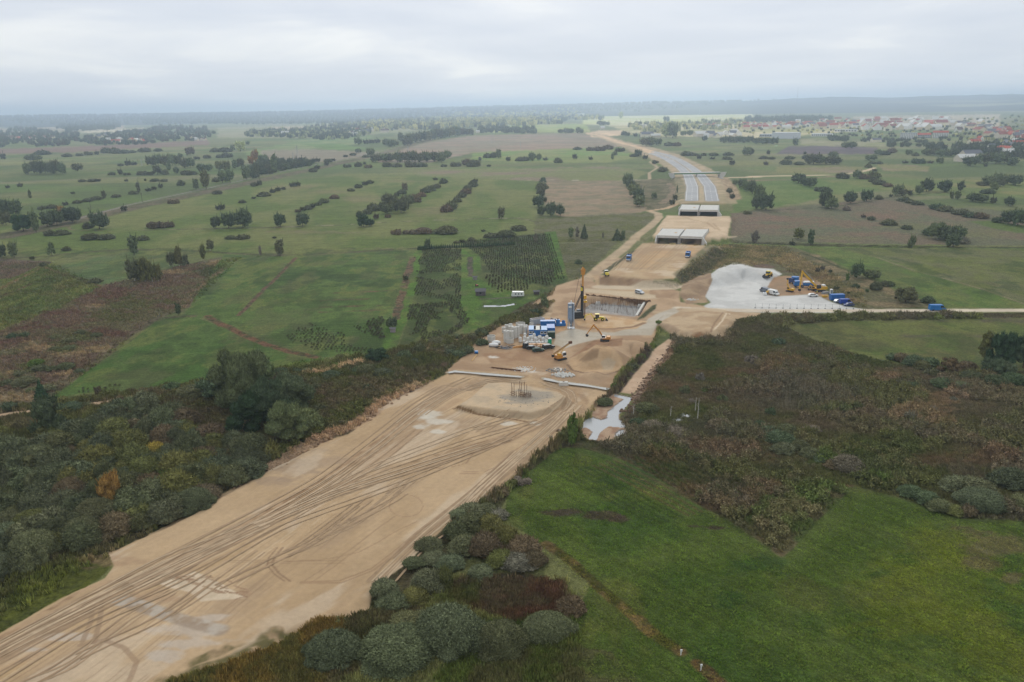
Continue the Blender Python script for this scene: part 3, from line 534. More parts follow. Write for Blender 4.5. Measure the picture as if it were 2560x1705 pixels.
# gravel yard
poly('O', [(600, 370), (680, 310), (830, 262), (960, 262), (1060, 300), (1200, 310), (1280, 320), (1370, 370), (1290, 420), (1290, 470), (1200, 520), (1180, 590), (1330, 610), (1660, 590), (1800, 620), (1900, 670), (2060, 720), (2280, 755), (2400, 770), (2352, 790), (1150, 790), (600, 770), (520, 720), (590, 680), (530, 600), (560, 500), (610, 440)], (206, 204, 200), (192, 190, 186), 7, zone='gravel_ground', warp=1.5, rough=.1)
poly('O', [(1280, 400), (1400, 390), (1600, 400), (1800, 470), (1860, 560), (1900, 660), (1800, 615), (1660, 590), (1330, 608), (1180, 590), (1200, 530)], (164, 132, 102), (150, 126, 100), 6, zone='sand_ground', warp=2)
poly('O', [(290, 480), (500, 380), (600, 360), (610, 440), (540, 600), (560, 680), (330, 700), (260, 600)], (146, 122, 98), (166, 142, 114), 5, zone='sand_ground', warp=2, rough=.25)
poly('O', [(1060, 268), (1180, 262), (1300, 290), (1250, 310), (1080, 300)], (120, 100, 84), warp=3)
line('O', [(250, 740), (700, 760), (1200, 770), (2352, 770), (4000, 765)], 5.2, (208, 194, 172), (196, 180, 160), 6, zone='dirt_road', wig=.5)
poly('O', [(-40, 780), (280, 740), (860, 780), (1140, 790), (1140, 830), (950, 850), (870, 870), (800, 1000), (760, 1050), (440, 1095), (220, 1060), (40, 930)], (186, 162, 132), (170, 144, 114), 6, zone='sand_ground', warp=2)
poly('O', [(30, 900), (170, 920), (280, 985), (200, 1050), (70, 960)], (166, 142, 116)); poly('O', [(380, 1040), (480, 1000), (570, 1080), (440, 1092)], (150, 116, 86), warp=2)
line('O', [(430, 740), (640, 760), (720, 770), (600, 800)], 4, (190, 168, 140)); line('O', [(800, 800), (720, 880), (640, 990)], .8, (205, 185, 158)); line('O', [(760, 810), (640, 900), (600, 990)], .8, (150, 124, 98))
# yard colours
poly('N', [(1060, 820), (1200, 790), (1400, 830), (1640, 830), (1900, 760), (2080, 640), (2300, 560), (2352, 600), (2130, 720), (2040, 860), (1900, 860), (1600, 870), (1400, 920), (1100, 1000), (980, 960), (1000, 850)], (186, 176, 160), (176, 164, 146), 6, warp=2)
poly('N', [(1260, 630), (1500, 640), (1800, 690), (2000, 710), (1880, 790), (1500, 800), (1250, 760), (1200, 700)], (190, 156, 118), (200, 172, 138), 4, warp=2)
line('N', [(1400, 790), (1600, 795), (1850, 770), (1960, 730)], 2.0, (146, 118, 92), wig=.8)
poly('N', [(200, 1060), (600, 1010), (980, 1010), (980, 1100), (1100, 1160), (700, 1230), (300, 1170)], (152, 120, 92), (166, 136, 106), 5, warp=3, op=.9)
poly('N', [(800, 680), (1100, 680), (1130, 790), (1000, 830), (900, 740)], (190, 150, 110), op=.8)
poly('Y', [(380, 800), (880, 430), (1480, 380), (1480, 540), (1250, 560), (950, 520)], (136, 104, 78), (150, 116, 88), 4, warp=2, op=.9)
poly('Y', [(330, 930), (420, 800), (720, 640), (930, 520), (1250, 570), (1480, 800), (1500, 960), (1380, 1060), (1060, 1140), (700, 1100), (440, 1050)], (178, 148, 114), (188, 158, 124), 3, warp=2, op=.9)
poly('Y', [(560, 850), (850, 600), (1000, 600), (950, 800), (700, 870)], (140, 114, 88), warp=2, op=.8)
poly('Y', [(1020, 880), (1180, 780), (1350, 870), (1280, 1050), (1080, 1050)], (176, 160, 138), warp=2, op=.6)
line('Y', [(330, 940), (430, 1055), (700, 1112), (1100, 1145), (1420, 1065), (1520, 960)], 1.0, (122, 98, 76), wig=.4)
poly('W', [(1300, 690), (760, 650), (760, 560), (2000, 640), (2352, 700), (2352, 780), (2230, 770), (1900, 790)], (198, 180, 152), op=.8)
poly('W', [(640, 1100), (920, 900), (2060, 970), (1880, 1200), (1200, 1130)], (150, 144, 140), (166, 158, 150), 3, warp=1, zone='gravel_ground')
poly('W', [(2250, 940), (2352, 900), (2352, 1000), (2100, 1230), (1920, 1280)], (92, 92, 62), warp=2, rough=.3, zone='rough_ground')
# -- main strip in front
STRIP = [(-500, 1760), (-100, 1520), (0, 1455), (140, 1375), (240, 1330), (262, 1300), (250, 1272), (330, 1235), (430, 1185), (540, 1118), (640, 1066), (720, 1020), (800, 998), (900, 920), (975, 885), (1010, 868), (1050, 850), (1200, 858), (1330, 880), (1402, 895), (1380, 930), (1330, 965), (1270, 1015), (1200, 1075), (1170, 1110), (1090, 1165), (1040, 1195), (960, 1270), (930, 1300), (862, 1345), (850, 1400), (800, 1425), (720, 1440), (640, 1480), (590, 1530), (520, 1560), (300, 1720), (0, 2000)]
poly('F', STRIP, (186, 159, 126), (176, 149, 116), 14, zone='sand_ground', warp=3, rough=.06, sx=1.5)
line('F', [(545, 1112), (640, 1062), (720, 1018), (800, 985), (900, 915), (960, 890)], 4.0, (170, 142, 116), (146, 118, 92), 1.5, wig=3, rough=.9)
blot('H', [(2200, 420, 300, 70), (2000, 480, 200, 60), (1900, 560, 200, 40)], (158, 136, 114), .6)
blot('Q', [(300, 650, 330, 90), (700, 700, 300, 80), (200, 350, 200, 60)], (166, 142, 116), .5)
# graded sand: long streaks along the strip, damp and dry sheets
_a = U(0, 1640, 0); _b = U(1200, 980, 0); _u = (_b - _a)[:2]; _u = _u / np.hypot(*_u); idx = np.nonzero((ZN == 3) & (PY > 930) & (PX < 1560))[0]
su, sv = GX[idx] * _u[0] + GY[idx] * _u[1], -GX[idx] * _u[1] + GY[idx] * _u[0]
k_ = 1 + .20 * (fbm(su / 30, sv / 1.3, 4, .65) - .5) + .16 * (fbm(su / 55 + 9, sv / 9 + 4, 3) - .5); C[idx] *= k_[:, None]
blend(sstep(fbm(su / 40 + 40, sv / 10, 4), .54, .66), idx, (162, 138, 112), None, 5, .5); blend(sstep(fbm(su / 26 + 70, sv / 6 + 20, 4), .58, .68), idx, (196, 176, 152), None, 5, .6)
for pts, wd, c in (
    ([(-60, 1545), (250, 1370), (430, 1290), (560, 1220), (760, 1100), (860, 1040), (960, 950), (1040, 900), (1110, 870), (1200, 865)], 4.2, (156, 128, 98)),
    ([(-60, 1500), (200, 1350), (330, 1320), (520, 1220), (700, 1130), (860, 1020), (980, 930), (1080, 885)], 1.2, (140, 112, 86)),
    ([(560, 1215), (760, 1130), (1000, 1060), (1160, 1010), (1260, 965), (1310, 920), (1290, 880), (1240, 868)], 5.0, (158, 130, 100)),
    ([(560, 1225), (760, 1140), (1000, 1070), (1170, 1015), (1270, 970)], .8, (128, 102, 78)),
    ([(540, 1215), (760, 1118), (1000, 1048), (1160, 1000)], .8, (134, 108, 82)),
    ([(1330, 960), (1345, 920), (1320, 885), (1260, 870)], 2.2, (150, 122, 94)),
    ([(430, 1300), (620, 1200), (800, 1110), (900, 1040), (990, 960), (1050, 920)], 3.0, (168, 140, 110)),
    ([(300, 1360), (500, 1270), (640, 1190), (900, 1075)], 2.0, (200, 174, 142)),
    ([(-60, 1590), (260, 1400), (420, 1330), (560, 1260)], 3.0, (176, 148, 112))):
    line('F', pts, wd, c, (174, 146, 116), 3, wig=.8, op=.75, soft=.5); 
for k in range(26):   # single wheel tracks along the strip
    t = k / 25.0; a = random.uniform(-6, 6); j = [random.uniform(-18, 18) for _ in range(4)]
    line('F', [(-80 + 420 * t, 1620 - 10 * t + a), (300 + 260 * t + j[0], 1380 + 20 * t + a), (640 + 170 * t + j[1], 1170 + 20 * t), (880 + 160 * t + j[2], 1030 + 30 * t), (1050 + 120 * t + j[3], 930 + 50 * t)], .35, random.choice([(150, 124, 98), (204, 182, 152), (146, 120, 94)]), wig=.5, op=.34, brk=.45)
for off in (0, 6, 12, 40, 46):   # turning loops and arcs of tyre marks
    line('H', [(1940 - off, 1010), (1880 - off, 1080), (1870 - off, 1130), (1920 - off, 1190), (1990 - off, 1240)], .25, (140, 114, 90), op=.6)
for off in (0, 14): line('H', [(1560, 1100 + off), (1800, 1095 + off), (2000, 1105 + off), (2355, 1100 + off)], .25, (146, 120, 94), op=.5)
el = [(915 + 130 * math.cos(a), 200 + 85 * math.sin(a)) for a in np.linspace(0, 6.1, 22)]; line('I', el, .28, (150, 120, 96), op=.55)
line('I', [(0, 630), (300, 615), (550, 560), (700, 480), (830, 400), (1000, 320)], .3, (146, 118, 92), op=.55); line('I', [(100, 790), (400, 780), (640, 690), (800, 570), (960, 440), (1200, 250), (1420, 100)], .45, (146, 118, 92), op=.6)
line('I', [(100, 800), (420, 795), (660, 700), (830, 570), (990, 440)], .45, (148, 120, 94), op=.6); line('I', [(130, 780), (300, 670), (480, 540), (700, 370), (830, 280)], .45, (150, 124, 98), op=.55); line('I', [(190, 790), (400, 640), (560, 520)], .4, (150, 124, 98), op=.5)
line('Q', [(470, 1100), (700, 1105), (850, 1040), (960, 920), (1100, 830)], .35, (142, 112, 88), op=.6); line('Q', [(220, 1070), (400, 1060), (540, 1020), (600, 930)], .35, (142, 112, 88), op=.6); line('Q', [(480, 1120), (720, 1120), (880, 1040)], .35, (142, 112, 88), op=.6)
# dried pans, pale streaks, exposed clay at the lower left
blot('Z', [(1350, 850, 330, 60), (1500, 950, 300, 40), (1650, 760, 200, 40), (1240, 1050, 160, 40), (480, 900, 260, 30), (300, 1010, 220, 25)], (190, 180, 170), .5)
blot('Z', [(900, 340, 300, 60), (1250, 620, 260, 40), (1900, 560, 130, 50)], (160, 130, 104), .5)
poly('Z', [(1210, 480), (1500, 395), (1700, 480), (1910, 600), (1560, 630), (1480, 560), (1300, 520)], (206, 186, 160), (196, 176, 150), 2, warp=4)
for k in range(26):
    x = 1300 + random.random() * 560; y = 430 + random.random() * 180 * (x - 1200) / 600; a = random.choice([1, -1])
    line('Z', [(x, y), (x + 40, y + 14 * a), (x + 85, y + 10 * a + random.uniform(-8, 20))], .4, (150, 120, 94), op=.7, wig=.5)
line('Z', [(940, 620), (1400, 770), (1700, 860)], 3.0, (150, 132, 114), (176, 166, 154), 2, wig=.8, op=.8)
line('Z', [(640, 940), (700, 800), (720, 660)], .9, (148, 124, 100), op=.7); line('Z', [(730, 950), (770, 800), (790, 640)], .9, (148, 124, 100), op=.7)
line('Z', [(620, 970), (800, 930), (960, 990), (1060, 1100), (1000, 1250)], .9, (148, 122, 98), op=.6); line('Z', [(400, 900), (560, 790), (700, 690)], .5, (148, 122, 98), op=.6)
line('Z', [(1250, 1240), (1500, 1100), (1800, 960), (2130, 860)], 2.5, (110, 100, 68), (150, 128, 98), 2, wig=2.5, brk=.42, rough=.35)
line('Z', [(1500, 1200), (1800, 1080), (2100, 960), (2300, 900)], 3.5, (104, 96, 64), (160, 136, 106), 2, wig=3, brk=.4, rough=.35)
poly('Z', [(1300, 1240), (1700, 1130), (2050, 1000), (2330, 870), (2500, 760), (2700, 780), (2500, 1400), (1200, 1400)], (96, 92, 52), (116, 96, 50), 5, zone='rough_ground', rough=.3, thr=14, soft=4)
# mound with the rebar cage, ditches of milky water, puddles
poly('Q', [(750, 275), (900, 290), (1100, 310), (1380, 370), (1450, 415), (1300, 510), (1120, 560), (480, 485), (600, 400)], (184, 164, 138), (196, 172, 142), 4, warp=2)
poly('Q', [(430, 520), (480, 485), (1120, 558), (1300, 515), (1440, 430), (1400, 500), (1260, 580), (1110, 635), (900, 600), (660, 580)], (172, 150, 122), (180, 156, 126), 3, warp=2)
line('Q', [(420, 520), (640, 575), (900, 610), (1110, 645), (1180, 630)], .8, (112, 86, 58), (140, 112, 84), 2, wig=.5)
blot('Q', [(1040, 420, 180, 50), (1180, 380, 150, 40), (870, 420, 80, 25)], (150, 142, 130), .8)
blot('Q', [(250, 620, 140, 40), (280, 740, 60, 25), (200, 560, 120, 40), (940, 660, 90, 22), (1180, 665, 70, 20), (100, 680, 80, 30)], (205, 198, 184), .7)
line('Q', [(1230, 240), (1260, 270), (1400, 300), (1500, 340), (1560, 400), (1500, 480)], 1.2, (166, 136, 102), op=.6)
W1 = [(372, 190), (430, 178), (560, 190), (720, 203), (880, 216), (1045, 230)]; W2 = [(1250, 245), (1300, 255), (1380, 275), (1480, 288), (1620, 305), (1740, 325), (1850, 343)]
for W_ in (W1, W2): line('Q', W_, 2.6, (150, 124, 96), wig=.8); line('Q', W_, 1.9, (225, 220, 208), wig=.5, zone='milky_water', soft=.1)
blot('Q', [(1060, 160, 90, 20), (1160, 183, 60, 12), (1430, 215, 70, 28), (1380, 165, 40, 20), (790, 50, 60, 14)], (214, 208, 198), .85)
line('N', [(290, 1215), (450, 1235), (620, 1255)], .8, (104, 80, 66), wig=.5, op=.8)
# side path, ponds
poly('Q', [(1920, 370), (2060, 390), (2200, 270), (2352, 60), (2470, -90), (2400, -120), (2230, 0), (2100, 160)], (192, 164, 138), (180, 152, 126), 3, zone='sand_ground', warp=2)
line('Q', [(2470, -60), (2352, 80), (2240, 240), (2100, 380), (2060, 440)], 2.6, (124, 98, 78), (170, 146, 124), 2, wig=3, rough=.4)
line('Q', [(2230, -30), (2120, 110), (1960, 300), (1880, 390), (1760, 500)], 3.2, (78, 66, 56), (92, 90, 60), 2, wig=1, rough=.4, zone='rough_ground')
poly('Q', [(1885, 385), (2065, 420), (2030, 480), (1950, 570), (1950, 610), (2000, 660), (2020, 720), (1950, 800), (1840, 830), (1680, 810), (1600, 770), (1590, 650), (1680, 590), (1730, 500), (1760, 490)], (150, 120, 98), (172, 146, 122), 2, zone='sand_ground', warp=3, rough=.15)
poly('Q', [(1885, 388), (2060, 420), (2025, 480), (1945, 570), (1940, 610), (1998, 655), (2015, 700), (1930, 690), (1830, 680), (1760, 740), (1745, 810), (1665, 800), (1700, 730), (1640, 690), (1600, 700), (1590, 650), (1680, 590), (1780, 620), (1840, 600), (1850, 540), (1960, 450), (1990, 430), (1900, 410)], (196, 198, 198), warp=3, zone='water', soft=.8)
blot('Q', [(1960, 760, 50, 40), (1500, 740, 40, 16), (1310, 780, 25, 10), (1375, 720, 25, 10)], (196, 198, 198), 1, zone='water')
blot('J', [(640, 570, 22, 10), (600, 592, 22, 8)], (196, 198, 198), 1, zone='water')
line('N', [(230, 545), (400, 545), (540, 525)], 2.0, (196, 198, 198), zone='water', wig=1)
line('N', [(180, 470), (540, 450), (700, 420)], 1.6, (104, 94, 86), (84, 84, 62), wig=1)

BED = ZN == 6; MILK = ZN == 8; C[BED] = A(120, 104, 86); C[MILK] = A(170, 158, 138); ZN[BED | MILK] = 3
GZ = GZ + RG * (fbm(GX / 1.9, GY / 1.9, 3, .6) - .5) * 2.0 * np.clip(1.4 - GY / 900, .25, 1) 
POND = sdpoly(PX, PY, S('Q', [(1850, 350), (2110, 400), (2080, 860), (1560, 880), (1540, 600)])) > 0
GZ = np.where((POND & ~BED), np.maximum(GZ, .02), GZ); GZ[BED] = -.9; GZ[MILK] = .2
def sheet(nm, k, pts, z, mat, label=None):
    V = [tuple(U(a, b, z)) for a, b in S(k, pts)]; me = bpy.data.meshes.new(nm); me.from_pydata(V, [], [tuple(range(len(V)))[::-1]]); me.materials.append(MG[mat]); o = mesh_obj(nm, me); o['kind'] = 'structure'
sheet('water', 'Q', [(1850, 360), (2100, 400), (2060, 850), (1570, 860), (1560, 620), (1700, 560)], -.2, 'water'); sheet('water', 'Q', [(1460, 715), (1560, 715), (1560, 765), (1460, 765)], .02, 'water'); sheet('water', 'J', [(570, 575), (670, 552), (670, 590), (570, 606)], -.05, 'water'); sheet('water', 'N', [(215, 532), (400, 528), (550, 512), (550, 540), (400, 560), (215, 562)], -.15, 'water')
for W_ in (W1, W2):
    P = [Vector(U(a, b, .5)) for a, b in S('Q', W_)]; V = []
    for i, q_ in enumerate(P): d_ = (P[min(i + 1, len(P) - 1)] - P[max(i - 1, 0)]).normalized(); n_ = Vector((-d_.y, d_.x, 0)); w_ = .78 * (1 + .35 * math.sin(i * 2.3)); V += [tuple(q_ - n_ * w_), tuple(q_ + n_ * w_)]
    me = bpy.data.meshes.new('water'); me.from_pydata(V, [], [(2 * i, 2 * i + 2, 2 * i + 3, 2 * i + 1) for i in range(len(P) - 1)]); me.materials.append(MG['milk']); me.update(); o = mesh_obj('water', me); o['kind'] = 'structure'
q = np.arange(NR * NC).reshape(NR, NC); F4 = np.stack([q[:-1, :-1], q[1:, :-1], q[1:, 1:], q[:-1, 1:]], -1).reshape(-1, 4)[:, ::-1]
zf = np.maximum.reduce([ZN[F4[:, i]] for i in range(4)]); yf = GY[F4[:, 0]]
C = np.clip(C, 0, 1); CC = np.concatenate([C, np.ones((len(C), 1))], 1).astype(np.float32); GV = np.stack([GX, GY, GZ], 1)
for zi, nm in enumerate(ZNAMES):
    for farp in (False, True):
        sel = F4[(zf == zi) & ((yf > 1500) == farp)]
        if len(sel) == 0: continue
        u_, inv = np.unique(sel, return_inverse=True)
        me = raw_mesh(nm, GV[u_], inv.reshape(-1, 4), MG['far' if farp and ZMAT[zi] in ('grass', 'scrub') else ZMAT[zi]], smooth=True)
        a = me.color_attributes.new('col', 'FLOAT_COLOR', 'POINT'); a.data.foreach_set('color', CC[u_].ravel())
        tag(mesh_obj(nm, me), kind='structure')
# the land goes on beyond the surveyed part, behind the camera too
rr = [60, 2500, 9000, 30000, 60000]; V = [(0, 0, -6)]; Fc = []; n = 96
for r_ in rr: V += [(r_ * math.cos(2 * math.pi * i / n), r_ * math.sin(2 * math.pi * i / n), -6) for i in range(n)]
Fc = [(0, 1 + i, 1 + (i + 1) % n) for i in range(n)] + [(1 + k * n + i, 1 + (k + 1) * n + i, 1 + (k + 1) * n + (i + 1) % n, 1 + k * n + (i + 1) % n) for k in range(len(rr) - 1) for i in range(n)]
me = bpy.data.meshes.new('ground'); me.from_pydata(V, [], Fc); a = me.color_attributes.new('col', 'FLOAT_COLOR', 'POINT')
a.data.foreach_set('color', np.tile(np.array([*A(84, 98, 62), 1], np.float32), len(V))); me.materials.append(MG['far']); tag(mesh_obj('ground', me), kind='structure')
# air
hz = MB().box(-30000, 30000, -2500, 34000, -8, 245); mv = new_mat('haze_air'); n_ = mv.node_tree.nodes; o_ = n_.new('ShaderNodeOutputMaterial'); v_ = n_.new('ShaderNodeVolumePrincipled')
v_.inputs['Color'].default_value = (.70, .84, 1.0, 1); v_.inputs['Density'].default_value = 0.00014; v_.inputs['Anisotropy'].default_value = 0.5; mv.node_tree.links.new(v_.outputs[0], o_.inputs['Volume'])
tag(hz.put('haze', mv), kind='stuff')

# tyre ruts: pressed bands of darker, damper sand and the pale ridges beside them
_lay = [0]
def ruts(name, rgb, sets, gauge=1.9, wid=.42):
    V = []; Q = []
    for k, pts, gap in sets:
        P = S(k, pts); Wp = np.array([U(a, b, .9)[:2] for a, b in P]); n = len(Wp); t = np.linspace(0, n - 1, int(np.hypot(*(Wp[1:] - Wp[:-1]).T).sum() / 1.6) + 3)
        cr = np.stack([np.interp(t, range(n), Wp[:, i]) for i in (0, 1)], 1)
        for _ in range(10): cr[1:-1] = (cr[:-2] + cr[1:-1] * 2 + cr[2:]) / 4
        d_ = np.gradient(cr, axis=0); d_ /= np.hypot(*d_.T)[:, None] + 1e-9; nn = np.stack([-d_[:, 1], d_[:, 0]], 1); sd_ = random.random() * 90
        _lay[0] += 1
        for side in (-gauge / 2, gauge / 2):
            lf = .03 + _lay[0] * .0012 + (side > 0) * .0006
            c_ = cr + nn * side; w_ = wid * (.55 + .6 * fbm(t * .8 + sd_, t * 0 + side, 2)); a_ = c_ - nn * w_[:, None] / 2; b_ = c_ + nn * w_[:, None] / 2
            za = ground_h(a_[:, 0], a_[:, 1]) + lf; zb = ground_h(b_[:, 0], b_[:, 1]) + lf; on = fbm(t * .35 + sd_ * 3, t * 0 + 3, 3) > gap
            for i in range(len(t) - 1):
                if on[i]: o_ = len(V); V += [(a_[i, 0], a_[i, 1], za[i]), (a_[i + 1, 0], a_[i + 1, 1], za[i + 1]), (b_[i + 1, 0], b_[i + 1, 1], zb[i + 1]), (b_[i, 0], b_[i, 1], zb[i])]; Q.append((o_, o_ + 1, o_ + 2, o_ + 3))
    me = raw_mesh(name, V, np.array(Q)[:, ::-1], plain('rut_%d_%d_%d' % rgb, rgb, .95, .1, var=.14, sc=.6)); tag(mesh_obj(name, me), kind='structure')
rg = random.Random(21); TR = {(168, 143, 115): [], (160, 135, 108): [], (188, 165, 137): [], (172, 147, 119): []}; ks = list(TR)
def jit(pts, a): j = rg.gauss(0, a); return [(x + j * 1.0 + rg.gauss(0, a * .45), y + j * .55 + rg.gauss(0, a * .22)) for x, y in pts]
T1 = [(-120, 1570), (100, 1450), (330, 1335), (560, 1215), (740, 1120), (860, 1035), (960, 950), (1040, 900), (1120, 870), (1200, 868)]
T2 = [(300, 1345), (560, 1222), (760, 1135), (1000, 1062), (1160, 1010), (1255, 965), (1315, 925), (1305, 890), (1250, 872)]
T3 = [(-120, 1620), (180, 1440), (420, 1330), (640, 1215), (900, 1100), (1100, 1030), (1230, 975)]
for i in range(15): TR[ks[i % 4]].append(('F', jit(T1, 10), rg.uniform(.40, .54)))
for i in range(11): TR[ks[i % 4]].append(('F', jit(T2, 5), rg.uniform(.36, .5)))
for i in range(7): TR[ks[(i + 2) % 4]].append(('F', jit(T3, 42), rg.uniform(.44, .56)))
for i in range(16):
    x0, y0 = rg.uniform(-60, 700), 0; t = rg.uniform(.1, .8); a = S('F', [(x0, 1560 - x0 * .48)]); x0 += 120 * rg.random(); yb = 1600 - x0 * .5
    TR[ks[i % 2]].append(('F', [(x0, yb), (x0 + 90 + 60 * t, yb - 50), (x0 + 190, yb - 65 - 80 * t), (x0 + 300 + 60 * t, yb - 170 - 60 * t)], .46))
for i in range(10): TR[ks[i % 3]].append(('F', jit([(1050, 1195), (1130, 1110), (1200, 1050), (1290, 970), (1330, 925)], 8), .45)); TR[ks[i % 3]].append(('F', jit([(860, 1340), (960, 1240), (1100, 1130), (1200, 1040)], 10), .47))
for i in range(9): TR[ks[i % 4]].append(('T', [(160 + 90 * i, 1220), (300 + 110 * i, 1000), (560 + 110 * i, 760)], .46))
for rgb, st in TR.items(): ruts('tyre_rut', rgb, st)
# ---------------------------------------------------------------- hills at the horizon, forest
def hill_h(x, y):
    az = np.degrees(np.arctan2(x, y)); d_ = np.hypot(x, y); k = sstep(d_, 6500, 12500)
    top = np.interp(az, hx, hy) + (fbm(az / 5 + 3, d_ / 2600, 4) - .5) * 50 * sstep(az, -25, 18) + (fbm(az * 1.7, d_ / 900, 3) - .5) * 18
    return -3 * (d_ > 6000) + top * k * (1 - .25 * sstep(d_, 13500, 15500))
hx = np.array([-48, -33, -15, 2, 10, 16, 22, 33, 48.]); hy = np.array([84, 80, 66, 96, 108, 128, 148, 138, 140.])
az = np.linspace(-48, 48, 420)
dd = np.linspace(6200, 15500, 46); V = []; CC_ = []
for d_ in dd:
    x_, y_ = d_ * np.sin(np.radians(az)), d_ * np.cos(np.radians(az)); V.append(np.stack([x_, y_, hill_h(x_, y_)], 1))
V = np.concatenate(V); q = np.arange(len(dd) * len(az)).reshape(len(dd), len(az)); Fc = np.stack([q[:-1, :-1], q[:-1, 1:], q[1:, 1:], q[1:, :-1]], -1).reshape(-1, 4)
me = raw_mesh('hills', V, Fc, MG['far'], True); t = sstep(fbm(V[:, 0] / 1500, V[:, 1] / 900, 4), .54, .6)[:, None] * sstep(-V[:, 1], -9500, -7500)[:, None]
cc = A(34, 46, 38) * (1 - t) + A(140, 138, 104) * t; a = me.color_attributes.new('col', 'FLOAT_COLOR', 'POINT'); a.data.foreach_set('color', np.concatenate([cc, np.ones((len(cc), 1))], 1).astype(np.float32).ravel())
tag(mesh_obj('hills', me), kind='structure')
# ---------------------------------------------------------------- foliage prototypes, unit size: width 1, height 1, foot at z = 0
def ico(c, r, sub=1):
    t = (1 + 5 ** .5) / 2; v = [(-1, t, 0), (1, t, 0), (-1, -t, 0), (1, -t, 0), (0, -1, t), (0, 1, t), (0, -1, -t), (0, 1, -t), (t, 0, -1), (t, 0, 1), (-t, 0, -1), (-t, 0, 1)]
    f = [(0, 11, 5), (0, 5, 1), (0, 1, 7), (0, 7, 10), (0, 10, 11), (1, 5, 9), (5, 11, 4), (11, 10, 2), (10, 7, 6), (7, 1, 8), (3, 9, 4), (3, 4, 2), (3, 2, 6), (3, 6, 8), (3, 8, 9), (4, 9, 5), (2, 4, 11), (6, 2, 10), (8, 6, 7), (9, 8, 1)]
    v = [np.array(p) / np.linalg.norm(p) for p in v]
    for _ in range(sub):
        g = []; mm = {}
        def mid(a, b):
            k_ = (min(a, b), max(a, b))
            if k_ not in mm: p = v[a] + v[b]; v.append(p / np.linalg.norm(p)); mm[k_] = len(v) - 1
            return mm[k_]
        for a, b, c_ in f: ab, bc, ca = mid(a, b), mid(b, c_), mid(c_, a); g += [(a, ab, ca), (b, bc, ab), (c_, ca, bc), (ab, bc, ca)]
        f = g
    return np.array(v) * np.array(r) + np.array(c), np.array(f)
def lumps_for(kind, rg):
    Ls = []
    if kind == 'bush':
        Ls.append((0, 0, .30, .42, .42, .52))
        for k in range(20):
            a = k * 2.4 + rg.random() * .9; r_ = .42 * math.sqrt((k + .5) / 20) * rg.uniform(.85, 1.05); z = max(.08, .72 - 1.35 * r_ + rg.uniform(-.05, .05)); s = rg.uniform(.10, .19)
            Ls.append((r_ * math.cos(a), r_ * math.sin(a), z, s, s, s * rg.uniform(.9, 1.5)))
    elif kind == 'low':
        for k in range(9): s = rg.uniform(.14, .26); Ls.append((rg.uniform(-.34, .34), rg.uniform(-.3, .3), .25, s, s, rg.uniform(.35, .7)))
    elif kind == 'round':
        Ls.append((0, 0, .52, .34, .34, .40))
        for k in range(15):
            a = k * 2.4 + rg.random(); z = .16 + .70 * (k + .5) / 15; rad = .40 * math.sqrt(max(0, 1 - ((z - .52) / .52) ** 2)); s = rg.uniform(.12, .20)
            Ls.append((rad * math.cos(a), rad * math.sin(a), z, s, s, s * .85))
    elif kind == 'open':
        for k in range(15):
            a = k * 2.4 + rg.random(); z = .17 + .70 * (k + .5) / 15; rad = rg.uniform(.12, .40) * (1.15 - z * .6); s = rg.uniform(.09, .17)
            Ls.append((rad * math.cos(a), rad * math.sin(a), z, s, s, s * .8))
        Ls.append((0, 0, .6, .18, .18, .3))
    elif kind == 'tall':
        for k in range(15):
            z = .18 + .72 * k / 14; rad = .30 * math.sin(math.pi * min(1, .25 + .75 * (1 - z)) ) * rg.uniform(.4, 1.0); a = k * 2.4; s = rg.uniform(.2, .3) * (1.15 - .7 * z)
            Ls.append((rad * math.cos(a), rad * math.sin(a), z, s, s, .10))
    elif kind == 'cone':
        for k in range(12): z = .08 + .82 * k / 11; s = .5 * (1.02 - z) + .03; Ls.append((rg.uniform(-.02, .02), rg.uniform(-.02, .02), z, s, s, .09))
    elif kind == 'copse':
        for k in range(30): s = rg.uniform(.07, .13); Ls.append((rg.uniform(-.42, .42), rg.uniform(-.42, .42), rg.uniform(.45, .8), s, s, s * 2.0))
    return Ls
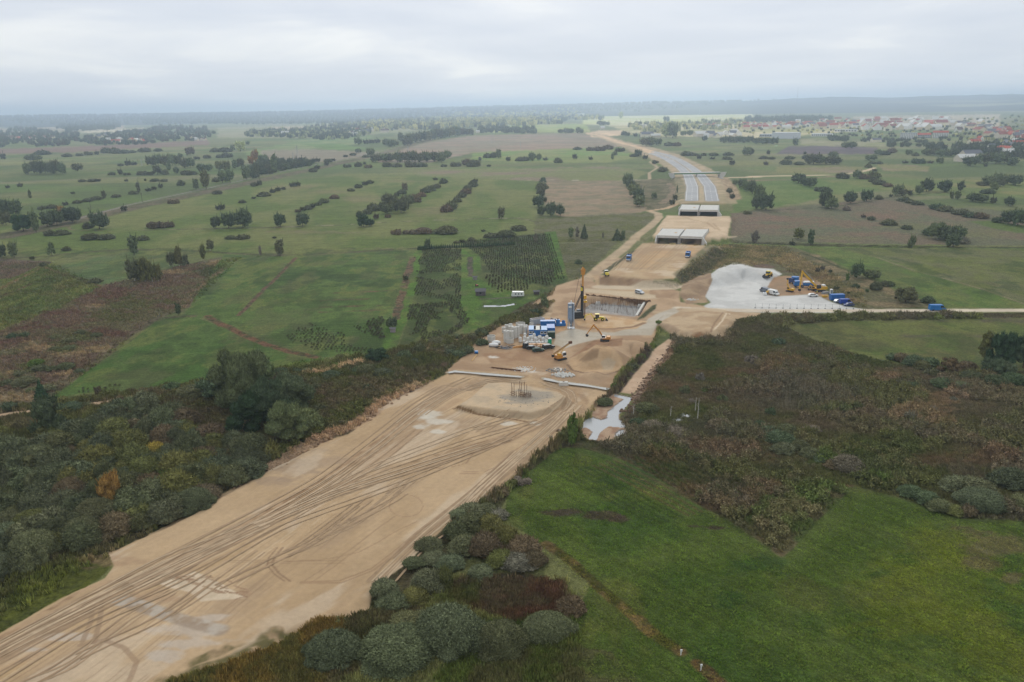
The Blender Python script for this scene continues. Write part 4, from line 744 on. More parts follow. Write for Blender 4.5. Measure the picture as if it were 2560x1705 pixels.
def leaf_cloud(kind, n, size, seed, core=True, mat=None, sub=1):
    rg = random.Random(seed); ng = np.random.default_rng(seed); Ls = np.array(lumps_for(kind, rg)); A_ = Ls[:, 3] * Ls[:, 4]; pr = A_ / A_.sum()
    m = int(n * 2.2); li = ng.choice(len(Ls), m, p=pr); d = ng.normal(size=(m, 3)); d /= np.linalg.norm(d, axis=1)[:, None]
    d[:, 2] = np.where(d[:, 2] < -.35, -d[:, 2], d[:, 2]); P = Ls[li, :3] + d * Ls[li, 3:] * ng.uniform(.9, 1.06, (m, 1))
    ok = P[:, 2] > .01
    for j in range(len(Ls)):
        q_ = ((P - Ls[j, :3]) / Ls[j, 3:]); ok &= ~(((q_ ** 2).sum(1) < .72) & (li != j))
    P, d = P[ok][:n], d[ok][:n]; n = len(P)
    nr = d + ng.normal(size=(n, 3)) * .55; nr /= np.linalg.norm(nr, axis=1)[:, None]
    up = np.array([0, 0, 1.0]) + ng.normal(size=(n, 3)) * .6; t1 = np.cross(nr, up); t1 /= np.linalg.norm(t1, axis=1)[:, None] + 1e-9; t2 = np.cross(nr, t1)
    sh = (ng.random((n, 1)) < (.22 if kind in ('bush', 'low', 'open', 'round') else .08)); s = size * ng.uniform(.6, 1.4, (n, 1)); a = t1 * s * np.where(sh, .3, .42)
    so = d * .5 + np.array([0, 0, .8]) + ng.normal(size=(n, 3)) * .25; b = np.where(sh, so * s * 1.9, t2 * s * .75)
    V = np.stack([P - a - b * .6, P + a - b * .6, P + a * .5 + b, P - a * .5 + b], 1).reshape(-1, 3); F_ = np.arange(4 * n).reshape(-1, 4)
    me_v, me_f = [tuple(x) for x in V], [tuple(int(i) for i in x) for x in F_]
    if core:
        for j in range(len(Ls)):
            cv, cf = ico(Ls[j, :3], Ls[j, 3:] * .88, 0 if Ls[j, 3] < .2 and sub < 2 else 1); cv[:, 2] = np.maximum(cv[:, 2], 0.0); o = len(me_v); me_v += [tuple(x) for x in cv]; me_f += [tuple(int(i) + o for i in x) for x in cf]
    me = bpy.data.meshes.new('foliage'); me.from_pydata(me_v, [], me_f); me.materials.append(mat or FOL); me.update(); return me
def trunk_mesh(kind, seed, mat):
    rg = random.Random(seed); b = MB(); top = {'round': .6, 'open': .75, 'tall': .85, 'cone': .9, 'copse': .7}.get(kind, .5); r0 = {'tall': .035, 'cone': .03}.get(kind, .03)
    if kind in ('bush', 'low'):
        for k in range(7): a = k * .9; b.bar((.03 * math.cos(a), .03 * math.sin(a), 0), (.3 * math.cos(a), .3 * math.sin(a), .5), .014, 5, .005, False)
    elif kind == 'copse':
        for k in range(12): x, y = rg.uniform(-.4, .4), rg.uniform(-.4, .4); b.bar((x, y, 0), (x + .01, y, .6), .012, 5, .006, False)
    else:
        b.bar((0, 0, 0), (.01, .01, top * .5), r0, 7, r0 * .7, False); b.bar((.01, .01, top * .5), (0, 0, top), r0 * .7, 6, r0 * .25, False)
        for k in range(5): a = k * 1.3 + rg.random(); z = top * (.35 + .12 * k); q_ = .28 if kind != 'tall' else .12; b.bar((0, 0, z), (q_ * math.cos(a), q_ * math.sin(a), z + .16), r0 * .4, 5, r0 * .15, False)
    return b.mesh('trunk', mat)
LOD = {}
def proto(kind, lod, var, birch=False):
    k = (kind, lod, var, birch)
    if k not in LOD:
        n, s, sub = {0: (15000, .019, 2), 1: (3000, .042, 2), 2: (620, .085, 1), 3: (150, .15, 1)}[lod]
        if kind == 'cone': s *= .8
        LOD[k] = (leaf_cloud(kind, n, s, 11 * var + lod + len(kind), True, None, sub), trunk_mesh(kind, var, BIRCH if birch else BARK))
    return LOD[k]
TINT = {'dark': (74, 84, 60), 'mid': (90, 98, 66), 'wil': (86, 90, 66), 'wil2': (84, 86, 60), 'wil3': (78, 82, 60), 'ol': (92, 92, 54), 'brn': (96, 84, 64), 'yel': (132, 118, 56), 'org': (124, 96, 54), 'grn': (84, 100, 48), 'pale': (206, 200, 136), 'pal2': (160, 164, 112), 'grey': (104, 98, 84), 'red': (130, 84, 60), 'pine': (54, 70, 48)}  # pale, pal2: autumn leaf with far sunlight put into the tint
KNAME = {'bush': 'bush', 'low': 'bush', 'round': 'broadleaf_tree', 'open': 'broadleaf_tree', 'tall': 'slender_tree', 'cone': 'conifer_tree', 'copse': 'birch_clump'}
KCAT = {'bush': 'bush', 'low': 'bush', 'round': 'tree', 'open': 'tree', 'tall': 'tree', 'cone': 'tree', 'copse': 'clump of trees'}
PLANTS = []
def plant(kind, p, w, h, tint, label, group=None, wpx=30, birch=False, cnt=[0]):
    cnt[0] += 1; lod = 0 if wpx > 105 else 1 if wpx > 42 else 2 if wpx > 14 else 3; var = cnt[0] % (3 if lod < 2 else 4)
    fm, tm = proto(kind, lod, var, birch); c = np.array(Af(*TINT[tint])) * random.uniform(1.35, 1.9) / A(255, 255, 255) ; c = c * np.array([random.uniform(.93, 1.07), 1, random.uniform(.93, 1.07)])
    rz = random.random() * 6.28; bushy = kind in ('bush', 'low'); nm_ = 'willow_bush' if bushy and tint.startswith('wil') and wpx > 26 else 'shrub' if kind == 'low' else KNAME[kind]
    if wpx < 13:      # too small in the photo to show its parts
        o = mesh_obj(nm_, fm, None, c); o.location = p; o.rotation_euler = (0, 0, rz)
    else:
        o = empty(nm_, p, rz); mesh_obj('foliage' if bushy else 'crown', fm, o, c); mesh_obj('stem' if bushy else 'trunk', tm, o)
    o.scale = (w * random.uniform(.9, 1.12), w * random.uniform(.9, 1.12), h); tag(o, label, KCAT[kind], group); PLANTS.append((o, p, wpx)); return o
ORD = ['leftmost', 'second from left', 'third from left', 'fourth from left', 'fifth from left', 'sixth from left', 'seventh from left', 'eighth from left', 'ninth from left', 'tenth from left', 'eleventh from left', 'twelfth from left', 'thirteenth from left', 'fourteenth from left', 'fifteenth from left', 'sixteenth from left', 'seventeenth from left', 'eighteenth from left']
LOOK = {'dark': 'dark green', 'mid': 'green', 'wil': 'grey-green', 'wil2': 'olive green', 'wil3': 'grey-green', 'ol': 'olive', 'brn': 'brownish', 'yel': 'yellow', 'org': 'orange', 'grn': 'bright green', 'pale': 'pale yellow', 'pal2': 'pale green', 'grey': 'bare grey', 'red': 'russet', 'pine': 'dark'}
NOUN = {'bush': 'rounded bush', 'low': 'low spreading bush', 'round': 'round-crowned tree', 'open': 'open-crowned tree', 'tall': 'slender tree', 'cone': 'conical conifer', 'copse': 'clump of birches'}
def row(where, k, items, birch=False):
    """items: (kind, tint, x, y of the foot, width, height) in window k; where: the words that find them"""
    ox, oy, s = WIN[k]; items = sorted(items, key=lambda i: i[2]); n = len(items)
    looks = [(LOOK[i[1]], NOUN[i[0]]) for i in items]
    for j, (kind, tint, x, y, w_, h_) in enumerate(items):
        p = drop(ox + x / s, oy + y / s); m_ = mpp(p); W = w_ / s * m_; dep = math.atan2(CAM_H, p.y)
        H = max((h_ / s * m_ - (.55 if kind in ('bush', 'low') else .25) * W * math.sin(dep)) / math.cos(dep), .38 * W if kind in ('bush', 'low') else .7 * W)
        p = p + Vector((0, W * .38, 0)); p.z = float(ground_h(np.array([p.x]), np.array([p.y]))[0]) - .05
        same = [i for i, l in enumerate(looks) if l == looks[j]]
        lab = f'{looks[j][0]} {looks[j][1]} {where}'
        if len(same) > 1: lab += f', {ORD[same.index(j)] if len(same) > 2 else ("left one" if same[0] == j else "right one")}'
        if kind in ('bush', 'low') and w_ / s < 15.5: _SMALL.append((p, W, H, tint)); continue
        if kind == 'bush': W *= 1.12
        plant(kind, p, W, H, tint, lab, where if n > 1 else None, w_ / s, birch)
_SMALL = []
def B_(x, y, w, h, t='wil2', k='bush'): return (k, t, x, y, w, h)
def T_(x, y, w, h, t='dark', k='round'): return (k, t, x, y, w, h)
row('on the far meadow near the left edge', 'A', [B_(20, 670, 40, 50), B_(250, 672, 115, 55, 'mid'), B_(335, 630, 110, 42)])
row('in the dense copse on the far left meadow', 'A', [T_(225 + i * 48, 796 - (i % 2) * 8, 70, 95 + 8 * (i % 3), 'wil2' if i % 3 else 'mid') for i in range(7)])
row('beside the far left copse', 'A', [T_(635, 768, 82, 62, 'wil2')])
row('scattered before the far left village', 'A', [B_(545, 648, 80, 26), B_(660, 640, 60, 16, k='low'), B_(725, 634, 80, 24, k='low'), B_(808, 632, 35, 32), B_(880, 616, 80, 50), B_(950, 620, 90, 56), B_(1030, 620, 80, 36), B_(1100, 614, 60, 26), B_(1200, 608, 100, 42), B_(1320, 602, 60, 30), T_(1590, 635, 72, 66, 'brn')])
row('in the second far copse', 'A', [T_(1260, 725, 70, 80, 'wil2'), T_(1320, 722, 70, 90, 'mid'), T_(1380, 722, 70, 88, 'wil2'), T_(1440, 722, 70, 92, 'mid'), T_(1495, 720, 50, 80, 'wil2'), T_(1540, 742, 60, 80, 'wil2'), T_(1595, 740, 70, 84, 'mid'), T_(1510, 655, 40, 34, 'mid')])
row('on the ditch left of the railway', 'A', [B_(920, 802, 70, 26, k='low'), B_(1005, 800, 40, 50), B_(1050, 802, 60, 26, k='low'), B_(1170, 802, 100, 28, k='low'), B_(1240, 802, 80, 26, k='low'), T_(1310, 800, 95, 78, 'wil2', 'open'), B_(1380, 798, 60, 50, 'wil2'), T_(1475, 790, 50, 58, 'mid'), B_(1540, 800, 100, 24, k='low'), T_(1415, 765, 50, 72, 'mid', 'tall'), T_(1690, 770, 80, 62, 'mid'), T_(1745, 768, 70, 58, 'mid'), B_(1600, 800, 90, 22, k='low')])
row('in the row of tall trees along the railway', 'A', [T_(1640, 922, 60, 90, 'mid', 'tall'), T_(1720, 918, 115, 145, 'ol', 'open'), T_(1860, 868, 80, 90, 'mid', 'open'), T_(1925, 866, 90, 110, 'mid', 'open'), T_(2065, 842, 95, 112, 'mid', 'open'), T_(2150, 812, 85, 105, 'wil2', 'open'), T_(2255, 770, 70, 60, 'wil2'), T_(2305, 782, 75, 158, 'mid', 'tall'), B_(1810, 858, 60, 42)])
row('behind the tall trees by the railway', 'A', [T_(1840, 765, 70, 80, 'ol'), T_(1890, 762, 70, 78, 'ol'), T_(1970, 748, 60, 80, 'mid', 'tall'), T_(2020, 745, 80, 84, 'wil2', 'open'), T_(2105, 715, 60, 70, 'org', 'open'), T_(2140, 690, 60, 100, 'org'), T_(2200, 700, 80, 70, 'mid')])
row('beyond the trees by the railway', 'A', [T_(2010, 602, 105, 82, 'pal2', 'open'), T_(1950, 592, 45, 42, 'mid'), B_(1800, 608, 80, 40), B_(1880, 608, 90, 44), T_(2080, 545, 30, 30, 'mid'), B_(1835, 656, 80, 26, k='low'), B_(1900, 654, 100, 30, k='low'), B_(1740, 660, 70, 24, k='low'), B_(1650, 670, 50, 26)])
row('dotted over the meadow left of the railway', 'A', [B_(1000, 725, 60, 20, k='low'), B_(1070, 722, 50, 44), B_(1120, 718, 50, 28), B_(682, 858, 60, 24), B_(760, 858, 70, 28), B_(815, 856, 50, 24), B_(1057, 855, 30, 20), B_(1290, 856, 70, 30), B_(1370, 856, 60, 24), B_(1518, 890, 60, 52), B_(1218, 850, 20, 20), B_(1346, 910, 40, 36), B_(1290, 926, 40, 30), B_(1242, 938, 50, 28), T_(1160, 950, 45, 90, 'wil2', 'tall')])
row('on the meadow between the railway and left edge', 'A', [B_(1110, 962, 80, 34), B_(965, 990, 75, 32), B_(605, 960, 35, 20), B_(540, 1055, 50, 30), T_(868, 1000, 45, 68, 'wil2', 'tall'), B_(640, 1040, 80, 34), B_(720, 1026, 80, 32), B_(800, 1010, 90, 36), B_(340, 1092, 80, 34, k='low'), B_(420, 1082, 90, 40), T_(248, 1000, 38, 72, 'wil2', 'tall'), B_(160, 902, 42, 32), B_(55, 912, 38, 26)])
row('in the left edge grove by the railway', 'A', [T_(20, 1150, 110, 140, 'dark'), T_(110, 1150, 120, 135, 'mid', 'open'), T_(30, 1225, 100, 110, 'wil2'), T_(165, 1278, 155, 150, 'pine'), T_(240, 1200, 60, 100, 'mid', 'cone'), T_(285, 1286, 92, 175, 'mid', 'tall'), T_(375, 1238, 110, 122), T_(455, 1226, 125, 132, 'dark'), T_(580, 1205, 150, 136, 'dark'), T_(500, 1160, 80, 90, 'org')])
row('before the railway bank on the left meadow', 'A', [T_(812, 1262, 140, 146, 'dark'), B_(720, 1252, 70, 60), B_(1035, 1105, 50, 45), B_(395, 1312, 90, 56), B_(495, 1310, 110, 56), B_(735, 1348, 150, 56), B_(875, 1345, 130, 38), ('low', 'brn', 1280, 1250, 150, 54), ('low', 'brn', 1370, 1246, 120, 58), B_(1185, 1352, 100, 50), T_(1112, 1476, 95, 165, 'dark', 'tall'), B_(1925, 1342, 90, 30), B_(2030, 1342, 110, 32)])
row('on the boundary of the left fields', 'A', [T_(12, 1500, 60, 112), T_(100, 1498, 95, 128, 'mid', 'open'), T_(422, 1482, 78, 118, 'mid', 'open'), B_(543, 1440, 70, 44), B_(262, 1512, 40, 30), T_(2345, 1482, 100, 140, 'wil2', 'tall')])
row('standing in the middle of the left meadow', 'A', [T_(1805, 1250, 85, 100), T_(1910, 1250, 100, 125), T_(2028, 1245, 135, 150), T_(2350, 1238, 90, 112)])
row('in the slanting shrub line on the meadow', 'A', [B_(1830, 1096, 50, 42), B_(1865, 1092, 50, 46), B_(2030, 1036, 64, 32), B_(2210, 982, 90, 46), B_(2290, 950, 52, 32), B_(2335, 936, 36, 32), B_(2130, 895, 60, 40), B_(2180, 888, 40, 42), ('low', 'brn', 1450, 1042, 90, 26), B_(1820, 962, 76, 38), B_(2130, 1000, 40, 15, k='low')])
# middle window
row('beside the ditch across the middle meadow', 'B', [T_(385, 1232, 100, 108), T_(900, 1240, 100, 105, 'pine'), T_(965, 1232, 60, 62, 'pine'), ('open', 'wil2', 2065, 1170, 80, 92)])
row('in the first slanting shrub row', 'B', [B_(298, 900, 50, 36), B_(345, 896, 50, 38), B_(228, 926, 40, 26), B_(183, 936, 44, 32), B_(135, 950, 50, 30)])
row('in the second slanting shrub row', 'B', [B_(348, 1116, 50, 28, 'brn'), B_(390, 1104, 50, 36), B_(430, 1092, 60, 46), B_(470, 1080, 50, 40), B_(515, 1056, 60, 34), B_(568, 1036, 74, 44), B_(655, 1000, 76, 40, 'brn')])
row('in the third slanting shrub row', 'B', [B_(792, 938, 60, 30), B_(858, 910, 66, 38), B_(914, 888, 52, 34), B_(958, 872, 62, 34)])
row('in the broad hedge on the middle meadow', 'B', [B_(868, 1156, 60, 60, 'dark'), B_(930, 1130, 80, 50), B_(980, 1104, 110, 76), B_(1060, 1090, 90, 70, 'wil2'), T_(1110, 1060, 120, 96, 'wil2'), T_(1100, 1128, 110, 84, 'wil2'), T_(1170, 1098, 110, 90, 'ol'), T_(1215, 1122, 120, 130, 'wil2'), T_(1280, 1060, 90, 90, 'wil2'), B_(1330, 1030, 100, 80, 'brn'), B_(1385, 984, 80, 44, 'brn'), B_(1420, 950, 90, 52, 'wil2'), B_(1470, 934, 80, 56), B_(1520, 910, 70, 42), B_(1575, 872, 64, 48), B_(1508, 844, 42, 22), B_(1010, 1172, 50, 46, 'brn')])
row('at the upper end of the broad hedge', 'B', [B_(1182, 980, 50, 30), B_(1225, 960, 80, 44), T_(1248, 932, 64, 64, 'brn', 'tall'), B_(1100, 1160, 70, 36, 'brn', 'low')])
row('in the straight shrub row up the meadow', 'B', [B_(1600, 1112, 90, 72, 'brn'), B_(1645, 1090, 90, 80), B_(1690, 1030, 70, 56), B_(1732, 990, 76, 52), B_(1762, 960, 90, 50, 'brn'), B_(1778, 930, 80, 52), B_(1822, 900, 80, 56), B_(1840, 868, 50, 34)])
row('low on the meadow beyond the hop rows', 'B', [B_(1180, 1302, 110, 44, 'brn', 'low'), B_(1300, 1300, 100, 42, 'brn', 'low'), B_(1400, 1298, 150, 58, 'brn'), B_(1600, 1298, 180, 50, 'wil2'), B_(1910, 1276, 40, 14, k='low'), B_(1975, 1330, 110, 46), B_(2100, 1324, 160, 54), B_(2210, 1270, 120, 56), B_(1812, 1356, 66, 40), B_(1685, 1376, 60, 26), B_(1732, 1370, 52, 30), B_(150, 1334, 40, 12, k='low')])
row('by the ditch above the orchard', 'B', [T_(1440, 1425, 74, 82, 'dark', 'open'), T_(35, 1478, 30, 80, 'grey', 'tall')])
row('in the wood edge before the brown field', 'B', [T_(1000 + i * 62, 694 - (i % 3) * 4, 90, 52 + 26 * (i > 2) + 6 * (i % 2), 'mid' if i % 2 else 'wil2') for i in range(10)] + [T_(1500, 686, 50, 76, 'mid', 'tall'), T_(1612, 660, 56, 64, 'mid')])
row('in the low hedge before the brown field', 'B', [B_(760, 736, 70, 24, k='low'), B_(860, 730, 60, 44), B_(912, 712, 26, 22), B_(935, 742, 76, 26, 'brn', 'low'), B_(1090, 732, 110, 24, k='low'), B_(1180, 734, 80, 20, k='low'), B_(1290, 734, 120, 26, k='low'), B_(1400, 732, 90, 24, k='low'), B_(1580, 730, 60, 18, k='low'), B_(1680, 728, 90, 22, k='low'), B_(1770, 716, 80, 56, 'brn'), B_(1820, 730, 150, 28, k='low'), B_(1957, 730, 36, 18)])
row('near the two small thickets on the green', 'B', [B_(1950, 656, 76, 44, 'wil2'), T_(2040, 660, 64, 76, 'mid', 'tall'), B_(2000, 654, 60, 50), B_(1884, 682, 24, 34), B_(2122, 684, 42, 36), B_(2225, 684, 80, 40), B_(2270, 682, 60, 40), T_(2325, 682, 54, 74, 'mid', 'tall')])
row('along the railway further out', 'B', [B_(470, 776, 70, 40), B_(510, 750, 50, 30), B_(590, 720, 40, 28), B_(600, 692, 70, 32, k='low'), B_(640, 684, 50, 24), B_(750, 650, 40, 20), B_(920, 652, 60, 26), T_(960, 640, 66, 62, 'mid'), T_(858, 616, 50, 38, 'mid'), B_(810, 636, 60, 24)])
row('in the wooded strip above the brown field', 'B', [T_(855, 545, 66, 56, 'mid'), B_(920, 540, 50, 36), B_(970, 536, 50, 34), B_(1020, 532, 50, 34), T_(1090, 556, 60, 60, 'mid'), T_(1130, 566, 70, 60, 'mid'), T_(1160, 560, 80, 56, 'mid'), T_(1215, 520, 80, 76, 'mid', 'tall'), T_(1270, 556, 90, 56, 'wil2')] + [T_(1290 + 48 * i, 532 - 7 * i, 90, 74 + 4 * (i % 3), ('mid', 'wil2', 'dark', 'ol')[i % 4]) for i in range(9)])
row('in the pine block beyond the wooded strip', 'B', [T_(1700 + 34 * i, 468, 60, 62 - 2 * i, 'brn' if i % 3 == 1 else 'wil2') for i in range(4)])
# centre window
row('in the hedge left of the brown field', 'C', [T_(205, 918, 70, 50, 'dark', 'open'), B_(195, 975, 105, 64), T_(185, 1040, 80, 80, 'wil2'), T_(165, 1138, 100, 102, 'dark'), B_(220, 1090, 40, 44)])
row('in the trio at the brown field corner', 'C', [T_(192, 1212, 68, 84), T_(275, 1215, 96, 120, 'dark'), T_(362, 1214, 84, 102)])
row('in the tree row right of the brown field', 'C', [T_(965, 950, 90, 110, 'mid'), T_(990, 1000, 90, 110, 'dark'), T_(1020, 1050, 100, 120, 'mid'), T_(1060, 1095, 100, 120, 'dark'), T_(1070, 1130, 110, 90, 'mid')])
row('on the rough ground before the bridges', 'C', [T_(455, 1412, 66, 100, 'mid', 'tall'), T_(512, 1410, 40, 100, 'grey', 'tall'), T_(575, 1415, 70, 130, 'dark', 'cone'), T_(872, 1425, 100, 118, 'dark', 'cone'), T_(922, 1424, 50, 90, 'mid', 'tall'), T_(140, 1440, 50, 90, 'grey', 'tall'), T_(740, 1410, 24, 50, 'grey', 'tall'), B_(18, 1345, 80, 54)])
row('beside the slip track by the flyover', 'C', [T_(1200, 1060, 60, 54, 'mid'), B_(1360, 1115, 50, 50), B_(1385, 1075, 40, 56), T_(1402, 1010, 20, 70, 'mid', 'tall'), B_(1280, 820, 90, 50), B_(1210, 745, 60, 36, k='low')])
row('left of the motorway curve', 'C', [T_(1055, 685, 60, 60, 'dark'), B_(1015, 685, 60, 28), B_(1120, 706, 50, 36), T_(825, 712, 34, 60, 'mid', 'tall'), T_(850, 676, 40, 40, 'mid'), B_(490, 706, 44, 46), B_(630, 714, 40, 30), B_(340, 738, 70, 50), T_(110, 715, 60, 64, 'mid'), B_(40, 720, 60, 40), T_(172, 718, 50, 60, 'mid'), B_(225, 718, 50, 26), B_(515, 622, 70, 24), B_(640, 630, 90, 36, 'brn', 'low'), B_(720, 632, 90, 40, 'brn', 'low'), B_(800, 620, 100, 34, 'brn', 'low'), B_(900, 640, 90, 24, k='low')])
row('right of the motorway curve', 'C', [B_(1500, 676, 110, 36), B_(1560, 676, 60, 22, k='low'), B_(1600, 706, 40, 40), B_(1640, 676, 60, 20, k='low'), B_(1730, 676, 76, 28), B_(1860, 674, 80, 28), T_(2020, 672, 60, 66, 'mid'), T_(2060, 670, 60, 62, 'wil2'), B_(1850, 710, 76, 30), B_(1720, 708, 50, 14, k='low'), B_(1895, 760, 50, 44), B_(2180, 704, 70, 24), B_(2250, 706, 60, 24), B_(2195, 756, 40, 26), B_(2215, 664, 30, 34), T_(1650, 542, 44, 40, 'dark')])
row('by the depot beyond the curve', 'C', [T_(1130, 590, 100, 60, 'wil2'), T_(1180, 590, 90, 78, 'mid'), T_(1240, 582, 60, 56, 'mid'), T_(1370, 520, 120, 132, 'mid', 'open'), T_(1310, 515, 110, 120, 'pal2', 'open'), B_(1330, 590, 90, 40), B_(1400, 590, 80, 38, 'brn'), T_(930, 500, 60, 36, 'dark'), T_(965, 502, 40, 34, 'mid'), B_(1030, 506, 40, 30), T_(1075, 505, 30, 42, 'dark', 'cone'), T_(1520, 495, 60, 44, 'mid'), T_(1460, 498, 60, 40, 'mid')])
row('in the dark wood before the white hall', 'C', [T_(1820 + 46 * i, 562 - (i % 2) * 6, 70, 54, 'dark' if i % 2 else 'mid') for i in range(6)] + [T_(2120 + 50 * i, 572, 76, 56, 'mid') for i in range(4)])
row('on the sunny rise beyond the interchange', 'C', [T_(900, 345, 60, 56, 'pal2', 'open'), T_(1306, 375, 54, 48, 'dark'), T_(710, 405, 50, 40, 'mid'), T_(750, 405, 50, 34, 'mid'), T_(782, 404, 40, 30, 'mid'), T_(360, 475, 50, 24, 'mid'), T_(410, 476, 60, 44, 'mid'), T_(460, 476, 60, 40, 'mid'), T_(520, 478, 50, 54, 'mid'), T_(550, 476, 40, 36, 'mid'), T_(120, 480, 50, 44, 'mid'), T_(30, 482, 60, 36, 'mid')])
# right window
row('in the diagonal hedge right of the motorway', 'C', [T_(1925, 935, 60, 44, 'mid'), T_(1985, 970, 76, 84, 'dark'), T_(2030, 995, 76, 90, 'mid'), T_(2080, 1020, 90, 120, 'dark'), T_(2145, 1060, 100, 118, 'mid'), T_(2115, 1152, 90, 112, 'dark'), T_(2205, 1162, 120, 140, 'dark'), B_(1870, 1010, 60, 50), B_(1895, 1060, 50, 44)])
row('in the hedge from the dirt track', 'D', [T_(470, 870, 110, 76, 'dark'), T_(530, 890, 80, 64, 'dark'), T_(575, 905, 80, 80, 'mid'), B_(630, 935, 60, 38), B_(690, 942, 100, 50, 'dark')])
row('around the end of the dirt track', 'D', [T_(962, 832, 76, 70, 'mid'), B_(1030, 835, 80, 50, 'brn'), B_(1105, 830, 100, 64, 'ol'), B_(1100, 860, 80, 40), B_(1150, 882, 100, 52), B_(1105, 770, 40, 22), B_(1225, 900, 80, 36, 'brn'), B_(1055, 738, 56, 34), B_(860, 832, 120, 28, 'wil2', 'low')])
row('lone on the green field edge to the right', 'D', [T_(700, 1080, 120, 135, 'dark'), T_(750, 1088, 110, 100, 'mid'), T_(912, 1042, 100, 104, 'dark'), T_(1045, 1024, 86, 92, 'dark'), B_(1145, 1006, 70, 42, 'wil2'), B_(870, 1100, 60, 50, 'grey')])
row('along the field ditch to the right', 'D', [T_(1310, 975, 90, 90, 'mid'), T_(1345, 978, 64, 60, 'wil2'), B_(1403, 972, 46, 46), T_(1483, 962, 62, 74, 'mid'), T_(1555, 942, 106, 106, 'dark'), T_(1703, 945, 110, 98, 'dark'), T_(1835, 938, 72, 84, 'dark', 'open'), T_(1755, 1002, 46, 62, 'mid', 'tall'), T_(1806, 1008, 56, 76, 'mid', 'tall'), T_(1915, 1022, 66, 66, 'mid'), T_(1965, 1030, 80, 74, 'dark'), T_(2025, 1032, 80, 62, 'mid'), B_(2108, 1040, 52, 54), T_(2245, 1062, 82, 76, 'dark'), B_(1240, 985, 30, 24)])
row('in the wooded corner at the far right', 'D', [B_(2020, 888, 90, 40, 'wil2'), T_(2080, 888, 100, 80, 'mid'), T_(2155, 870, 80, 84, 'mid'), T_(2115, 936, 60, 76, 'mid'), T_(2235, 878, 76, 78, 'mid'), T_(2305, 890, 100, 88, 'dark'), T_(2170, 900, 70, 60, 'wil2'), B_(2075, 958, 110, 40, 'dark')])
row('in the clumps on the far right meadow', 'D', [B_(365, 712, 96, 46, 'wil2'), B_(395, 668, 76, 26), B_(172, 665, 66, 22), B_(238, 668, 54, 22), B_(190, 716, 36, 26, 'grey'), B_(472, 716, 80, 26), B_(555, 665, 90, 24, k='low'), T_(600, 712, 120, 50, 'wil2'), T_(652, 710, 90, 74, 'mid'), T_(760, 658, 74, 46, 'mid'), T_(730, 712, 90, 62, 'wil2'), T_(790, 712, 80, 60, 'wil2'), T_(40, 635, 90, 66, 'mid', 'open'), B_(208, 625, 26, 30), B_(514, 628, 24, 26), T_(438, 550, 46, 60, 'mid'), T_(860, 575, 70, 52, 'mid'), T_(920, 575, 70, 52, 'mid')])
row('in the hedges below the town', 'D', [T_(1060, 678, 60, 40, 'mid'), T_(1105, 678, 52, 52, 'mid'), B_(1090, 705, 60, 24), B_(1145, 708, 60, 24), T_(1140, 634, 64, 44, 'mid'), B_(1200, 632, 80, 40, 'wil2'), B_(1260, 615, 80, 48, 'brn'), T_(1395, 632, 50, 44, 'mid'), B_(1452, 640, 54, 34), T_(1550, 636, 80, 46, 'mid'), T_(1610, 638, 80, 50, 'wil2'), T_(1670, 644, 80, 54, 'mid'), T_(1740, 645, 80, 50, 'mid'), T_(1810, 648, 90, 52, 'dark')])
row('before the barn at the town edge', 'D', [B_(1490, 704, 110, 34, 'dark', 'low'), B_(1575, 702, 50, 18, 'brn', 'low'), T_(1656, 704, 54, 50, 'mid'), B_(1365, 702, 50, 14, k='low'), T_(1925, 726, 110, 82, 'dark'), B_(2038, 730, 30, 24), T_(2010, 702, 90, 80, 'mid'), T_(2070, 704, 100, 84, 'wil2'), T_(2140, 706, 100, 90, 'mid'), T_(2210, 704, 100, 84, 'wil2'), T_(2280, 720, 90, 50, 'mid')])
row('on the reddish rough meadow to the right', 'D', [B_(1010, 1160, 40, 26, 'brn'), B_(1078, 1180, 66, 40), B_(1238, 1224, 130, 46), B_(1380, 1258, 84, 44), B_(35, 1130, 70, 24, 'wil2', 'low'), B_(1365, 1022, 100, 36), B_(1410, 1038, 80, 34), B_(1480, 1054, 90, 34), B_(1640, 1090, 110, 58, 'dark'), B_(1720, 1108, 120, 58), B_(1860, 1138, 130, 50), B_(1950, 1160, 120, 56, 'dark'), B_(2020, 1168, 110, 60, 'brn')])
row('in the clump at the right edge meadow', 'D', [B_(2150, 1200, 90, 56, 'dark'), T_(2245, 1215, 110, 108, 'dark'), T_(2325, 1230, 100, 140, 'dark'), T_(2420, 1245, 120, 130)])
row('in the big thicket on the right meadow ditch', 'D', [B_(1590, 1308, 130, 76, 'dark'), T_(1665, 1345, 150, 140, 'mid'), T_(1740, 1362, 130, 130, 'dark'), T_(1825, 1350, 120, 120, 'mid'), T_(1780, 1408, 110, 110, 'dark'), B_(1860, 1380, 80, 70, 'grey')])
row('by the long ditch on the right', 'D', [T_(1425, 1405, 80, 112, 'mid', 'open'), T_(568, 1385, 66, 138, 'dark', 'tall'), T_(470, 1345, 110, 90, 'ol', 'open'), B_(412, 1380, 44, 42), T_(100, 1368, 80, 110, 'grey', 'open')])
